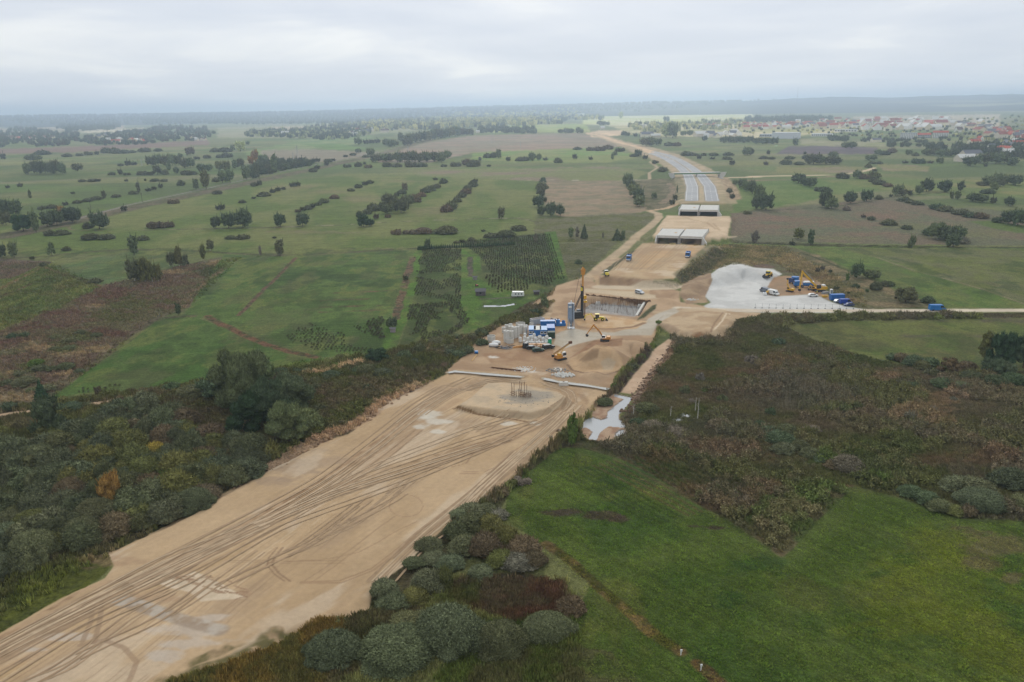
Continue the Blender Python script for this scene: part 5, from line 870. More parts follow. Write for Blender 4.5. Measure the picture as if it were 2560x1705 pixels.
row('beside the gravel yard on the rough field', 'M', [T_(612, 405, 130, 160, 'dark'), T_(505, 435, 50, 84, 'grn', 'tall'), T_(725, 400, 80, 86, 'mid'), T_(800, 420, 110, 98, 'mid'), B_(905, 490, 90, 70, 'wil2'), B_(955, 490, 90, 68, 'dark'), B_(815, 530, 120, 110, 'wil2'), B_(600, 505, 88, 54, 'dark'), B_(390, 530, 60, 44), B_(710, 550, 34, 36, 'grn'), T_(1145, 672, 200, 165, 'wil2'), B_(1012, 620, 30, 30), B_(1375, 668, 130, 90, 'dark'), B_(765, 520, 50, 50, 'ol'), B_(325, 345, 40, 36, 'wil2'), B_(190, 345, 50, 56, 'grey'), B_(245, 318, 50, 46, 'grey'), B_(515, 570, 30, 30, 'wil2')])
row('in the dark grove at the right edge', 'M', [T_(1990, 1290, 180, 320, 'ol', 'tall'), T_(2130, 1340, 240, 360, 'pine', 'open'), T_(2270, 1360, 240, 370, 'pine', 'open'), T_(2400, 1370, 240, 380, 'dark', 'open'), T_(2540, 1360, 240, 360, 'dark'), T_(2060, 1440, 200, 190, 'dark'), T_(2200, 1440, 200, 150, 'dark')])
row('at the marsh corner by the dark grove', 'M', [B_(1000, 1270, 150, 90, 'dark'), B_(1100, 1290, 190, 120, 'brn'), B_(1230, 1340, 200, 150, 'dark'), B_(1310, 1375, 180, 130), B_(1400, 1320, 160, 100, 'dark'), T_(1620, 1440, 260, 190, 'brn', 'open'), B_(1420, 1430, 170, 90, 'wil2'), B_(1800, 1400, 200, 150, 'brn'), B_(1850, 1510, 240, 160, 'wil2'), B_(1560, 1570, 240, 140, 'dark'), B_(1740, 1600, 220, 130, 'wil'), B_(2100, 1560, 260, 160, 'dark'), B_(2300, 1540, 260, 170, 'dark')])
row('in the shrub belt crossing the marsh', 'J', [B_(1115, 208, 60, 42, 'dark'), T_(1398, 244, 30, 42, 'dark', 'cone'), B_(735, 446, 36, 28, 'grn'), B_(1022, 628, 60, 44, 'dark'), B_(1085, 690, 140, 70, 'dark'), B_(1120, 716, 150, 80, 'dark'), B_(1160, 684, 110, 90, 'wil2'), B_(1150, 770, 120, 76, 'wil3'), B_(1230, 748, 90, 70, 'wil2'), B_(1290, 790, 110, 70), B_(1350, 812, 100, 64, 'dark'), B_(1420, 850, 110, 70, 'brn'), B_(1480, 864, 150, 110, 'grey'), B_(1290, 660, 90, 44, 'grey'), B_(975, 868, 60, 36, 'grey'), B_(950, 1030, 60, 60, 'grey')])
row('in the willow group at the marsh right edge', 'J', [B_(2060, 970, 180, 90, 'wil'), B_(2140, 990, 200, 110, 'wil'), B_(2190, 1065, 240, 120, 'wil'), B_(2330, 950, 170, 130, 'wil3'), B_(2110, 1040, 110, 60, 'wil2'), B_(1950, 1060, 130, 60, 'wil2'), B_(1800, 990, 120, 80, 'dark'), B_(1880, 1020, 130, 80, 'dark'), B_(2030, 1080, 110, 66, 'ol'), B_(2090, 1085, 80, 70, 'brn'), B_(2380, 1040, 130, 80)])
row('on the near side of the stream ponds', 'J', [T_(66, 728, 60, 170, 'grn', 'tall'), B_(30, 700, 70, 80, 'ol'), B_(400, 640, 100, 70, 'dark'), B_(450, 560, 120, 70), B_(480, 660, 140, 80, 'grey'), B_(600, 690, 140, 60, 'grey'), B_(820, 640, 120, 60, 'brn'), B_(230, 520, 90, 40, 'wil2')])
# left, nearer
row('in the big clump on the left rough ground', 'E', [T_(1180, 385, 130, 200, 'wil2'), T_(1270, 385, 150, 228, 'ol', 'open'), T_(1340, 386, 120, 190, 'ol', 'open'), T_(1400, 378, 90, 150, 'ol', 'open')], birch=True)
row('in the birch pair on the left ditch', 'E', [T_(1525, 245, 115, 130, 'wil2', 'open'), T_(1585, 242, 84, 185, 'ol', 'tall'), T_(1645, 240, 70, 110, 'wil2', 'open'), T_(1800, 185, 80, 140, 'ol', 'open'), T_(1862, 100, 80, 96, 'wil2', 'open')], birch=True)
row('on the left rough strip', 'E', [B_(825, 388, 112, 42), B_(90, 880, 90, 58, 'dark'), B_(195, 866, 90, 50, 'dark'), B_(475, 888, 104, 44), B_(372, 240, 60, 46), T_(1583, 672, 64, 110, 'dark', 'tall'), B_(290, 1130, 150, 70, 'grn'), B_(325, 1172, 130, 66, 'wil3'), B_(440, 1172, 110, 50), B_(560, 1160, 150, 50), B_(690, 1188, 90, 40, 'wil3'), B_(150, 1218, 110, 46), B_(180, 1310, 200, 80), B_(260, 1358, 90, 44), B_(410, 1350, 130, 70), B_(700, 840, 90, 40, 'wil2'), B_(840, 866, 90, 44), B_(600, 920, 120, 50), B_(470, 990, 90, 44), B_(600, 980, 100, 40), T_(345, 1438, 128, 185, 'pine', 'cone'), B_(40, 1300, 100, 66), B_(60, 1520, 130, 90, 'dark')])
row('beside the sandy track on the left', 'E', [B_(1500, 1345, 140, 90, 'dark'), T_(862, 1400, 80, 90, 'brn', 'open'), B_(1365, 1458, 130, 80, 'wil2'), B_(1480, 1420, 110, 54, 'wil2'), B_(1690, 1422, 240, 140, 'dark'), B_(590, 1540, 200, 90, 'dark'), B_(380, 1540, 150, 80, 'mid'), B_(730, 1500, 110, 50, 'wil2')])
row('along the edge of the scrub and orchard', 'G', [B_(490, 1220, 150, 96, 'dark'), B_(620, 1200, 130, 50, 'dark'), B_(730, 1190, 110, 50), B_(940, 1255, 170, 105, 'dark'), B_(800, 1300, 150, 90), B_(600, 1300, 190, 80, 'dark'), B_(1030, 1075, 90, 66), B_(1120, 1100, 90, 56), B_(990, 1140, 100, 56, 'grn'), B_(850, 1160, 130, 50), T_(1360, 1105, 170, 130, 'pine'), B_(1450, 1090, 80, 60, 'dark'), B_(1600, 1060, 130, 90, 'dark'), B_(1740, 1010, 100, 110), B_(1900, 930, 150, 50), B_(2060, 880, 90, 50), B_(2290, 860, 110, 80, 'dark'), T_(1490, 790, 86, 96, 'dark'), B_(1618, 360, 46, 46), B_(2080, 1040, 130, 66, 'dark'), B_(2150, 1020, 110, 80), B_(2300, 940, 110, 70, 'dark'), B_(1260, 1200, 200, 80), B_(1400, 1220, 170, 80, 'wil3'), B_(1180, 1190, 120, 60, 'dark'), B_(680, 490 + 740, 60, 40)])
row('in the bushes beside the works yard', 'N', [B_(780, 640, 140, 74, 'pine'), T_(880, 590, 110, 170, 'mid', 'open'), B_(200, 840, 130, 70, 'wil2'), B_(90, 900, 110, 70), B_(40, 1060, 130, 90, 'dark'), B_(600, 640, 110, 60, 'wil2'), B_(1250, 90, 80, 60, 'dark', 'bush')])
row('on the verge of the stream cutting', 'N', [B_(2130, 790, 80, 44, 'grn', 'low'), B_(2060, 990, 80, 44, 'grn', 'low'), B_(1920, 1120, 110, 60, 'grn', 'low'), B_(1830, 1230, 120, 60, 'wil2', 'low'), B_(1660, 1440, 110, 60, 'grn', 'low')])
row('in the big trees rising from the thicket', 'F', [T_(545, 960, 130, 150, 'mid'), T_(610, 1000, 120, 130, 'dark', 'open'), T_(560, 1015, 110, 110, 'pine', 'open'), T_(650, 960, 110, 90, 'dark'), T_(650, 1040, 130, 110, 'mid', 'open'), T_(580, 900, 90, 80, 'mid'), T_(500, 930, 90, 70, 'dark'), T_(100, 1010, 90, 95, 'dark', 'open'), B_(430, 920, 70, 40, 'wil2'), B_(690, 1000, 90, 70, 'mid')])
row('glowing in autumn colour within the thicket', 'F', [T_(246, 1190, 66, 96, 'org', 'open'), B_(350, 1052, 48, 42, 'yel'), B_(382, 1110, 50, 42, 'grn'), B_(620, 1060, 36, 50, 'ol')])
# lower centre willows
row('in the willow bank below the sand strip', 'I', [B_(330, 1490, 390, 350, 'wil'), B_(820, 1530, 590, 370, 'wil'), B_(1240, 1400, 560, 460, 'wil'), B_(1650, 1420, 380, 350, 'wil'), B_(2010, 1295, 390, 280, 'wil2'), B_(2200, 1080, 240, 190, 'brn'), B_(1060, 1180, 260, 160, 'wil2'), B_(900, 1200, 280, 120, 'wil2')])
row('in the upper willow clump beside the sand', 'I', [B_(740, 940, 220, 190, 'wil'), B_(810, 1035, 230, 170, 'wil'), B_(980, 990, 230, 170, 'ol'), B_(1080, 900, 270, 230, 'wil'), B_(1220, 860, 130, 210, 'ol'), B_(960, 700, 160, 90, 'wil2'), B_(1090, 580, 200, 140, 'wil2'), B_(1120, 660, 190, 110, 'wil'), B_(1260, 700, 200, 110, 'wil3'), B_(1490, 790, 190, 140, 'wil')])
row('in the large willow wood by the meadow', 'I', [B_(1310, 470, 230, 170, 'wil2'), B_(1440, 430, 240, 190, 'wil2'), B_(1560, 440, 220, 190, 'ol'), B_(1360, 590, 240, 180, 'wil2'), B_(1530, 620, 240, 240, 'brn'), B_(1700, 560, 220, 230, 'ol'), B_(1650, 690, 200, 170, 'ol'), B_(1830, 640, 270, 230, 'brn'), B_(1790, 720, 250, 180, 'grey'), B_(1900, 700, 200, 170, 'brn'), B_(1420, 300, 200, 130, 'wil'), B_(1330, 320, 150, 90, 'wil'), B_(1530, 270, 160, 100, 'wil'), B_(1640, 310, 130, 90, 'grey')])
row('at the strip edge above the willows', 'I', [B_(1650, 130, 130, 60, 'brn', 'low'), B_(1720, 70, 120, 60, 'ol', 'low'), B_(1560, 180, 110, 50, 'brn', 'low'), B_(1800, 40, 130, 50, 'grey', 'low'), B_(390, 1130, 110, 70, 'mid', 'low')])
# masses: things nothing tells apart share one label inside one group
def fill(k, pts, step, wr, kinds, tints, label, group, hr=(.55, .8), jit=.45, sparse=1.0, cap=999):
    P = S(k, pts); Wd = np.array([U(a, b, 0)[:2] for a, b in P]); lo, hi = Wd.min(0), Wd.max(0); n = 0; y = lo[1]; r_ = 0
    while y < hi[1]:
        x = lo[0] + (step / 2 if r_ % 2 else 0)
        while x < hi[0]:
            qx, qy = x + random.uniform(-jit, jit) * step, y + random.uniform(-jit, jit) * step
            if random.random() < sparse and n < cap and sdpoly(np.array([qx]), np.array([qy]), Wd)[0] > 0:
                kd = random.choice(kinds); W = random.uniform(*wr); z = float(ground_h(np.array([qx]), np.array([qy]))[0])
                plant(kd, Vector((qx, qy, z - .1)), W, W * random.uniform(*hr) * (1.5 if kd in ('round', 'open') else 1), (tn := random.choice(tints)), label.replace('@', LOOK[tn]).replace('#', 'upper' if (pr_ := float(proj(qx, qy, z)[1])) < 1130 else 'middle' if pr_ < 1270 else 'lower'), group, W / mpp((qx, qy, z))); n += 1
            x += step
        y += step * .87; r_ += 1
    return n
n1 = fill('F', [(0, 1010), (60, 1020), (200, 975), (330, 935), (420, 960), (480, 1010), (560, 1020), (640, 1050), (620, 1075), (530, 1118), (440, 1175), (330, 1215), (250, 1245), (190, 1270), (60, 1335), (-30, 1350), (-60, 1150)], 5.0, (5.2, 10.5), ['bush', 'bush', 'bush', 'low'], ['wil', 'wil3', 'wil2', 'wil', 'wil3', 'wil3', 'brn', 'ol'], '@ willow bush in the # part of the dense thicket left of the sand', 'willow thicket left of the sand strip', hr=(.42, .72))
n2 = fill('G', [(420, 1350), (700, 1260), (1050, 1200), (1500, 1080), (2000, 960), (2150, 1040), (1850, 1180), (1500, 1330), (1200, 1500), (700, 1600), (300, 1500)], 8.5, (3.0, 6.0), ['bush', 'low'], ['wil2', 'brn', 'dark', 'wil3'], 'small @ bush in the overgrown belt above the sand strip', 'belt of bushes above the sand strip', hr=(.4, .6), sparse=.75)
n3 = fill('J', [(600, 230), (1500, 330), (1800, 420), (2300, 560), (2300, 800), (1700, 700), (1300, 560), (900, 560), (560, 500)], 15, (2.2, 4.5), ['bush', 'low'], ['grey', 'brn', 'dark', 'wil2'], 'small @ bush standing in the brown marsh', 'small bushes of the marsh', hr=(.45, .8), sparse=.55)
# hop or thuja row along the orchard
pts = S('B', [(1365, 1430), (1450, 1422), (1600, 1412), (1800, 1406), (2000, 1396), (2170, 1386)]); NTH = 52
for i in range(NTH):
    t = i / (NTH - 1) * (len(pts) - 1); j = min(int(t), len(pts) - 2); q_ = pts[j] * (1 - t + j) + pts[j + 1] * (t - j); p = drop(*q_)
    plant('cone', p, 1.5, random.uniform(2.3, 3.3), 'pine', 'small dark thuja in the straight row heading the orchard', 'thuja row heading the orchard', 6)
# ---------------------------------------------------------------- far woods, orchards, growth: stuff
def far_trees(name, k, pts, n, wpx, tints, hf=1.1, label=None, pr=None):
    P = S(k, pts); lo, hi = P.min(0), P.max(0); q_ = RNG.random((n * 4, 2)) * (hi - lo) + lo
    q_ = q_[sdpoly(q_[:, 0] + (fbm(q_[:, 0] / 14, q_[:, 1] / 5) - .5) * 22, q_[:, 1] + (fbm(q_[:, 0] / 11, q_[:, 1] / 5 + 5) - .5) * 7, P) > 0][:n]
    W = U(q_[:, 0], q_[:, 1], 0); m_ = 1.0; W[:, 2] = np.where(W[:, 1] > 5500, hill_h(W[:, 0], W[:, 1]), 0); m_ = (W @ _F - CAM_H * _F[2]) / FPX; s = np.clip(RNG.uniform(.7, 1.3, len(W)) * wpx * m_, 7, 60); s = np.stack([s, s, np.clip(s * hf, 6, 24)], 1)
    tt = np.array([Af(*TINT[t]) for t in tints])[RNG.integers(0, len(tints), len(W))] * RNG.uniform(.9, 1.4, (len(W), 1)) / A(255, 255, 255)
    return scatter(name, W, s, tt, FARP, label)
FARP = bpy.data.objects.new('crown_unit', leaf_cloud('round', 130, .16, 5, True, FOLI))
TUFT = bpy.data.objects.new('tuft_unit', None)
def tuft(n, w, h, lean, seed):
    rg = random.Random(seed); b = MB()
    for k in range(n):
        a = rg.random() * 6.28; r_ = rg.random() ** .5 * .4; x, y = r_ * math.cos(a), r_ * math.sin(a); a2 = rg.random() * 6.28; dx, dy = math.cos(a2) * w, math.sin(a2) * w; lx, ly = rg.uniform(-lean, lean), rg.uniform(-lean, lean); hh = h * rg.uniform(.6, 1.2)
        b.add([(x - dx, y - dy, 0), (x + dx, y + dy, 0), (x + lx + dx * .3, y + ly + dy * .3, hh), (x + lx - dx * .3, y + ly - dy * .3, hh)], [(0, 1, 2, 3)])
    return bpy.data.objects.new('tuft_unit', b.mesh('tuft_unit', FOLI))
TUFT = tuft(14, .10, 1.0, .35, 3); SHRUB = bpy.data.objects.new('shrub_unit', leaf_cloud('low', 150, .11, 8, False, FOLI)); TWIG = tuft(7, .02, 1.0, .18, 5)
DARKW = ['dark', 'mid', 'dark', 'wil2', 'pine']
far_trees('forest', 'F', [(-120, 262), (300, 258), (700, 250), (1000, 243), (1400, 238), (2460, 216), (2460, 232), (1900, 243), (1700, 252), (1450, 262), (1000, 266), (720, 276), (500, 284), (300, 286), (-120, 290)], 15000, 4.0, DARKW, label='dark blue-green forest along the whole horizon')
far_trees('forest', 'F', [(320, 285), (480, 262), (900, 250), (1340, 250), (1340, 262), (1000, 270), (860, 284), (560, 286)], 3500, 4.5, DARKW, label='forest below the horizon left of centre')
far_trees('village_trees', 'A', [(0, 440), (150, 410), (420, 440), (600, 440), (760, 480), (900, 450), (1200, 430), (1340, 395), (1740, 410), (1760, 450), (1840, 450), (1700, 510), (1400, 520), (1220, 545), (800, 550), (650, 520), (540, 560), (260, 560), (200, 520), (10, 570), (-60, 560)], 900, 6.5, ['dark', 'mid', 'wil2', 'mid', 'brn'], label='tree cover around the houses of the left village')
far_trees('woodland', 'A', [(480, 405), (500, 385), (960, 365), (1010, 400), (900, 420), (600, 430)], 500, 5.5, DARKW, label='long wood behind the left village')
far_trees('woodland', 'B', [(-60, 440), (180, 430), (330, 430), (480, 400), (700, 380), (920, 370), (960, 460), (760, 500), (580, 505), (300, 490), (-100, 480)], 650, 7, ['mid', 'wil2', 'dark', 'pal2'], label='trees around the hamlet left of centre')
far_trees('woodland', 'B', [(900, 380), (1200, 345), (1500, 325), (1850, 290), (2000, 300), (2355, 300), (2355, 385), (1850, 400), (1500, 420), (1200, 420), (960, 440)], 900, 9, ['pale', 'pal2', 'pal2', 'pale', 'ol', 'mid'], label='yellowing trees tinted as sunlit beyond the brown field')  # sunlight is part of the pale tints here
far_trees('woodland', 'B', [(1860, 450), (1900, 405), (1990, 410), (2355, 420), (2355, 452)], 130, 8, ['mid', 'wil2'], label='dark hedge trees beside the sunlit green field')
far_trees('woodland', 'C', [(0, 330), (200, 310), (480, 290), (560, 330), (760, 335), (760, 356), (420, 360), (400, 395), (0, 400)], 300, 7, ['pal2', 'pale', 'mid', 'wil2'], label='pale trees around the white block left of the interchange')
far_trees('woodland', 'C', [(960, 430), (1000, 390), (1250, 400), (1500, 380), (1900, 370), (2100, 400), (2100, 440), (1500, 450), (1250, 490), (1100, 460)], 330, 7, ['pal2', 'mid', 'pal2', 'pale'], label='light trees between the interchange and the town')
far_trees('town_trees', 'D', [(0, 340), (700, 320), (740, 345), (1300, 330), (1900, 330), (2400, 300), (2700, 330), (2700, 640), (2355, 640), (2000, 560), (1900, 520), (1300, 500), (900, 480), (700, 450), (0, 450)], 620, 6.0, ['mid', 'pal2', 'pal2', 'wil2', 'mid', 'pale', 'ol'], hf=.8, label='tree cover between the houses of the far town')  # town trees lightened, sunlight painted into their tints
far_trees('woodland', 'D', [(0, 330), (740, 315), (740, 340), (400, 360), (0, 360)], 300, 6, ['mid', 'dark'], label='long wood on the left side of the far town')
far_trees('woodland', 'D', [(1500, 575), (1620, 560), (2000, 570), (2355, 520), (2355, 680), (2100, 640), (1960, 620), (1850, 610), (1500, 610)], 150, 11, ['dark', 'mid', 'wil2'], label='dark gardens in front of the far town')
far_trees('woodland', 'D', [(660, 515), (720, 490), (860, 500), (870, 520)], 40, 8, ['mid'], label='low thicket before the white works building')
far_trees('woodland', 'D', [(960, 520), (1000, 490), (1250, 500), (1560, 520), (1600, 560), (1200, 570), (1180, 530)], 70, 7, ['mid', 'wil2'], hf=.6, label='hedge trees under the apartment blocks')
far_trees('railway_scrub', 'B', [(-60, 830), (0, 700), (220, 690), (520, 690), (540, 700), (380, 740), (200, 770), (0, 830)], 150, 13, ['mid', 'wil2', 'dark'], hf=.7, label='continuous dark scrub beside the railway')
def growth(name, k, pts, n, size, tints, proto_, hmul=1.0, label=None, excl=None, thr=None, mul=(1.6, 2.2)):
    P = S(k, pts); Wd = np.array([U(a, b, 0)[:2] for a, b in P]); lo, hi = Wd.min(0), Wd.max(0); q_ = RNG.random((n * 3, 2)) * (hi - lo) + lo; q_ = q_[sdpoly(q_[:, 0], q_[:, 1], Wd) > RNG.random(len(q_)) ** 1.5 * 7]
    if thr: q_ = q_[fbm(q_[:, 0] / thr[0] + 4, q_[:, 1] / thr[0], 3) > thr[1]]
    q_ = q_[:n]; z = ground_h(q_[:, 0], q_[:, 1]); px_, py_ = proj(q_[:, 0], q_[:, 1], z)
    for kk, pp in (excl or []):
        m_ = sdpoly(px_, py_, S(kk, pp)) < 0; q_, z, px_, py_ = q_[m_], z[m_], px_[m_], py_[m_]
    # each tuft takes the colour of the ground it grows on
    r_ = np.clip(np.searchsorted(Yr[::-1], q_[:, 1]), 0, NR - 1); r_ = NR - 1 - r_; u_ = q_[:, 0] / Dr[r_]; c_ = np.clip(np.searchsorted(uu, u_), 0, NC - 1); base = C[r_ * NC + c_]
    keep = ~np.isin(ZN[r_ * NC + c_], [3, 4, 5, 6, 7, 8]); q_, z, base = q_[keep], z[keep], base[keep]
    tt = np.array([A(*t) for t in tints])[RNG.integers(0, len(tints), len(q_))]; k_ = RNG.uniform(0, .32, (len(q_), 1)); tt = (base * (1 - k_) + tt * k_) * RNG.uniform(*mul, (len(q_), 1)) / A(255, 255, 255)
    s = size * RNG.uniform(.6, 1.5, len(q_)); return scatter(name, np.stack([q_[:, 0], q_[:, 1], z - .05], 1), np.stack([s, s, s * hmul], 1), tt, proto_, label)
scatter('small_far_bushes', [tuple(q_[0]) for q_ in _SMALL], np.array([(q_[1], q_[1], q_[2]) for q_ in _SMALL]), np.array([Af(*TINT[q_[3]]) for q_ in _SMALL]) / A(255, 255, 255), FARP, 'tiny bushes dotted over the far meadows')
growth('marsh_reeds', 'F', MARSH, 120000, .55, [(112, 100, 76), (92, 96, 64), (74, 82, 54), (128, 118, 94)], TUFT, .8, 'brown and green reeds covering the marsh')
growth('marsh_shrubs', 'F', MARSH, 9000, 2.6, [(84, 84, 56), (70, 78, 52), (104, 88, 70)], SHRUB, .7, 'low shrubs growing all over the marsh', thr=(18, .48))
growth('dead_birch_stems', 'J', [(950, 430), (1300, 380), (1500, 450), (1500, 560), (1050, 570)], 110, 1.5, [(140, 132, 118)], TWIG, 2.0, 'thin bare birch stems standing in the marsh')
growth('belt_undergrowth', 'F', [(0, 940), (400, 885), (900, 800), (1100, 765), (1290, 655), (1330, 640), (1300, 700), (1110, 800), (1000, 880), (800, 1000), (640, 1060), (540, 1120), (250, 1280), (0, 1440), (-60, 1450), (-60, 960)], 30000, 1.1, [(100, 106, 70), (80, 90, 58), (114, 106, 80)], TUFT, .8, 'rough undergrowth between the fields and the sand strip')
growth('belt_shrubs', 'F', [(0, 940), (400, 885), (900, 800), (1100, 765), (1290, 655), (1300, 700), (1110, 800), (1000, 880), (800, 1000), (640, 1060), (540, 1120), (420, 1180), (420, 960), (0, 1000)], 5000, 2.6, [(80, 88, 56), (66, 76, 46), (104, 88, 66)], SHRUB, .6, 'low scrub between the fields and the sand strip', thr=(14, .45))
growth('meadow_grass', 'F', [(1160, 1170), (1200, 1095), (1300, 1035), (1440, 1065), (1680, 1205), (1800, 1290), (1960, 1122), (2210, 1195), (2460, 1215), (2460, 1640), (1080, 1640), (1300, 1400), (1330, 1340), (1240, 1260)], 70000, .27, [(104, 116, 62), (74, 92, 46), (116, 112, 72)], TUFT, .6, 'short thick grass of the near meadow', mul=(2.3, 3.4))
growth('coarse_grass', 'I', [(1250, 750), (2150, 780), (2250, 950), (2300, 1650), (-100, 1700), (-300, 1560), (100, 1150), (500, 1040), (900, 1000)], 14000, 1.1, [(120, 106, 72), (96, 96, 56), (92, 72, 56)], TUFT, .8, 'coarse dry grass around the near willows')
growth('left_rough_grass', 'F', [(-60, 600), (120, 602), (240, 656), (420, 610), (560, 590), (440, 704), (345, 742), (240, 830), (115, 918), (-60, 950)], 14000, 1.0, [(130, 112, 84), (84, 92, 58), (104, 76, 62)], TUFT, .6, 'tall dry grass on the left rough strip')
growth('verge_grass', 'O', [(0, 60), (800, 40), (1400, 60), (2300, 560), (2300, 740), (1900, 640), (1300, 260), (600, 330), (420, 500), (260, 470)], 7000, 1.0, [(150, 132, 98), (92, 96, 64)], TUFT, .6, 'dry grass around the gravel yard')
growth('verge_grass', 'Y', [(1200, 1500), (1380, 1150), (1700, 780), (1950, 660), (2150, 100), (2300, 60), (2300, 260), (2030, 740), (1700, 1000), (1450, 1500)], 2500, 1.3, [(84, 98, 56), (104, 100, 66)], TUFT, 1.0, 'weeds growing along the stream cutting')
growth('strip_edge_grass', 'F', [(1395, 895), (1420, 900), (1345, 1010), (1270, 1040), (1190, 1110), (1120, 1180), (1040, 1210), (1040, 1195), (1170, 1108), (1270, 1012), (1330, 962)], 3500, 1.3, [(96, 96, 60), (120, 96, 66)], TUFT, 1.0, 'weeds along the right edge of the sand strip')
growth('strip_edge_grass', 'Z', [(1250, 1300), (1700, 1120), (2050, 980), (2300, 860), (2450, 760), (2700, 780), (2500, 1400)], 4500, .8, [(112, 104, 60), (140, 110, 56), (84, 92, 52)], TUFT, .9, 'autumn grass at the foot of the sand strip')
# planted rows: currant bushes in the orchard plots, counted in hundreds
def rows_(name, k, pts, dx, dy, size, tints, keep, label, ang=0.0):
    P = S(k, pts); Wd = np.array([U(a, b, 0)[:2] for a, b in P]); lo, hi = Wd.min(0), Wd.max(0); X_, Y_ = np.meshgrid(np.arange(lo[0], hi[0], dx), np.arange(lo[1], hi[1], dy)); X_, Y_ = X_.ravel() + RNG.normal(size=X_.size) * .15, Y_.ravel() + RNG.normal(size=Y_.size) * .12
    px_, py_ = proj(X_, Y_, 0 * X_); m_ = (sdpoly(px_, py_, P) > 0) & (fbm(X_ / 14 + 2, Y_ / 20 + 7, 3) > keep) & (RNG.random(len(X_)) > .12); X_, Y_ = X_[m_], Y_[m_]
    tt = np.array([A(*t) for t in tints])[RNG.integers(0, len(tints), len(X_))] * RNG.uniform(.7, 1.3, (len(X_), 1)) / A(255, 255, 255); s = size * RNG.uniform(.7, 1.3, len(X_))
    return scatter(name, np.stack([X_, Y_, 0 * X_], 1), np.stack([s, s, s * .8], 1), tt, SHRUB, label)
CUR = [(92, 86, 74), (92, 92, 68), (80, 86, 60)]
rows_('orchard_bushes', 'G', [(1770, 80), (2112, 80), (2112, 150), (1770, 150)], 1.3, 2.6, 1.0, CUR, 0, 'rows of dark bushes at the far end of the left orchard plot')
rows_('orchard_bushes', 'G', [(1740, 150), (2112, 150), (2112, 560), (1680, 560), (1690, 500)], 1.3, 2.3, .9, CUR, .5, 'sparse rows of bushes in the left orchard plot')
rows_('orchard_bushes', 'G', [(1650, 570), (2112, 560), (2190, 740), (2000, 860), (1560, 950), (1620, 760)], 1.1, 2.0, 1.0, CUR, .33, 'rows of dark bushes at the near end of the left orchard plot')
rows_('orchard_bushes', 'N', [(170, 0), (-40, -150), (935, -240), (1110, 250), (950, 260), (700, 270), (300, 200)], 1.35, 2.7, 1.0, CUR, .2, 'dense rows of dark bushes in the right orchard plot')
rows_('orchard_bushes', 'N', [(220, 200), (1000, 250), (850, 400), (700, 380), (300, 400)], 1.6, 2.6, 1.1, [(74, 78, 48), (82, 76, 56)], .42, 'thin rows of bushes in the right orchard plot')
rows_('orchard_bushes', 'G', [(1260, 740), (1400, 680), (1430, 700), (1400, 800), (1450, 880), (1380, 890), (1300, 840)], 1.4, 2.0, 1.3, CUR, 0, 'dark patch of bushes beside the small shed')
rows_('orchard_bushes', 'G', [(110, 730), (600, 740), (1100, 760), (1250, 780), (1440, 930), (1300, 1010), (1000, 1000), (800, 980), (400, 850)], 1.5, 2.7, .95, CUR, .54, 'broken rows of bushes in the middle field')
rows_('orchard_bushes', 'E', [(680, 1340), (1400, 1240), (1420, 1300), (900, 1370), (690, 1385)], 1.8, 2.8, 1.0, CUR, .48, 'few bushes at the lower edge of the left field')
# ---------------------------------------------------------------- built things
def paint_mat(name, rough=.5, spec=.4, var=.1):
    m = new_mat(name); b = bsdf(m, rough, spec); o = m.node_tree.nodes.new('ShaderNodeObjectInfo'); t = m.node_tree.nodes.new('ShaderNodeTexCoord')
    c = mixc(m, 'MULTIPLY', o.outputs['Color'], tex_noise(m, 1.2, 5, .6, vec=t.outputs['Object'], lo=1 - var, hi=1 + var), 1.0); m.node_tree.links.new(c, b.inputs['Base Color']); return m
PAINT = paint_mat('tinted_paint'); PLAST = paint_mat('tinted_wall', .85, .2, .14)
BLUE = plain('blue_paint', (24, 106, 176), .4, .5); DBLUE = plain('dark_blue_paint', (30, 52, 104), .35, .5); YEL = plain('yellow_paint', (214, 166, 36), .45, .5); YELL = plain('light_yellow_paint', (226, 206, 70), .45, .5)
ORG = plain('orange_paint', (200, 140, 62), .5, .4); WHITE = plain('white_paint', (226, 226, 224), .45, .5, var=.05); GREY = plain('grey_steel', (132, 136, 142), .5, .5); SILO = plain('silo_steel', (140, 158, 182), .4, .5, .2)
DARK = plain('dark_steel', (52, 52, 54), .6, .3); TYRE = plain('tyre_rubber', (38, 36, 34), .9, .1); GLASS = plain('window_glass', (40, 48, 58), .1, .8, var=.02); CONC = plain('concrete', (204, 202, 196), .9, .15, var=.1, sc=.8)
CONCD = plain('weathered_concrete', (146, 143, 139), .9, .15, var=.12, sc=.8); RUST = plain('rusty_steel', (104, 74, 56), .9, .1, var=.25); GALV = plain('galvanised_steel', (176, 180, 186), .5, .5); GREENP = plain('green_girder_paint', (96, 142, 112), .5, .4)
TEAL = plain('teal_plastic', (40, 160, 140), .5, .4); DKGRN = plain('dark_green_sheet', (42, 66, 62), .6, .3); ROOFB = plain('pale_blue_roof', (126, 164, 206), .5, .4); ROOFW = plain('bleached_roof', (200, 198, 190), .6, .3); RED = plain('red_paint', (170, 52, 40), .5, .4)
BAG = plain('woven_bag_fabric', (222, 222, 220), .85, .1, var=.08); WOOD = plain('pale_timber', (200, 164, 112), .85, .1, var=.15); GREYR = plain('felt_roof', (108, 106, 108), .9, .1); BLK = plain('black_plastic', (34, 40, 44), .4, .4); HIVIS = plain('hi_vis_cloth', (206, 222, 60), .8, .1); SKIN = plain('skin', (196, 150, 124), .7, .2)
SHPILE = plain('sheet_pile_steel', (134, 108, 84), .85, .15, var=.2, sc=1.2); SIL = plain('silver_paint', (176, 184, 192), .3, .6)
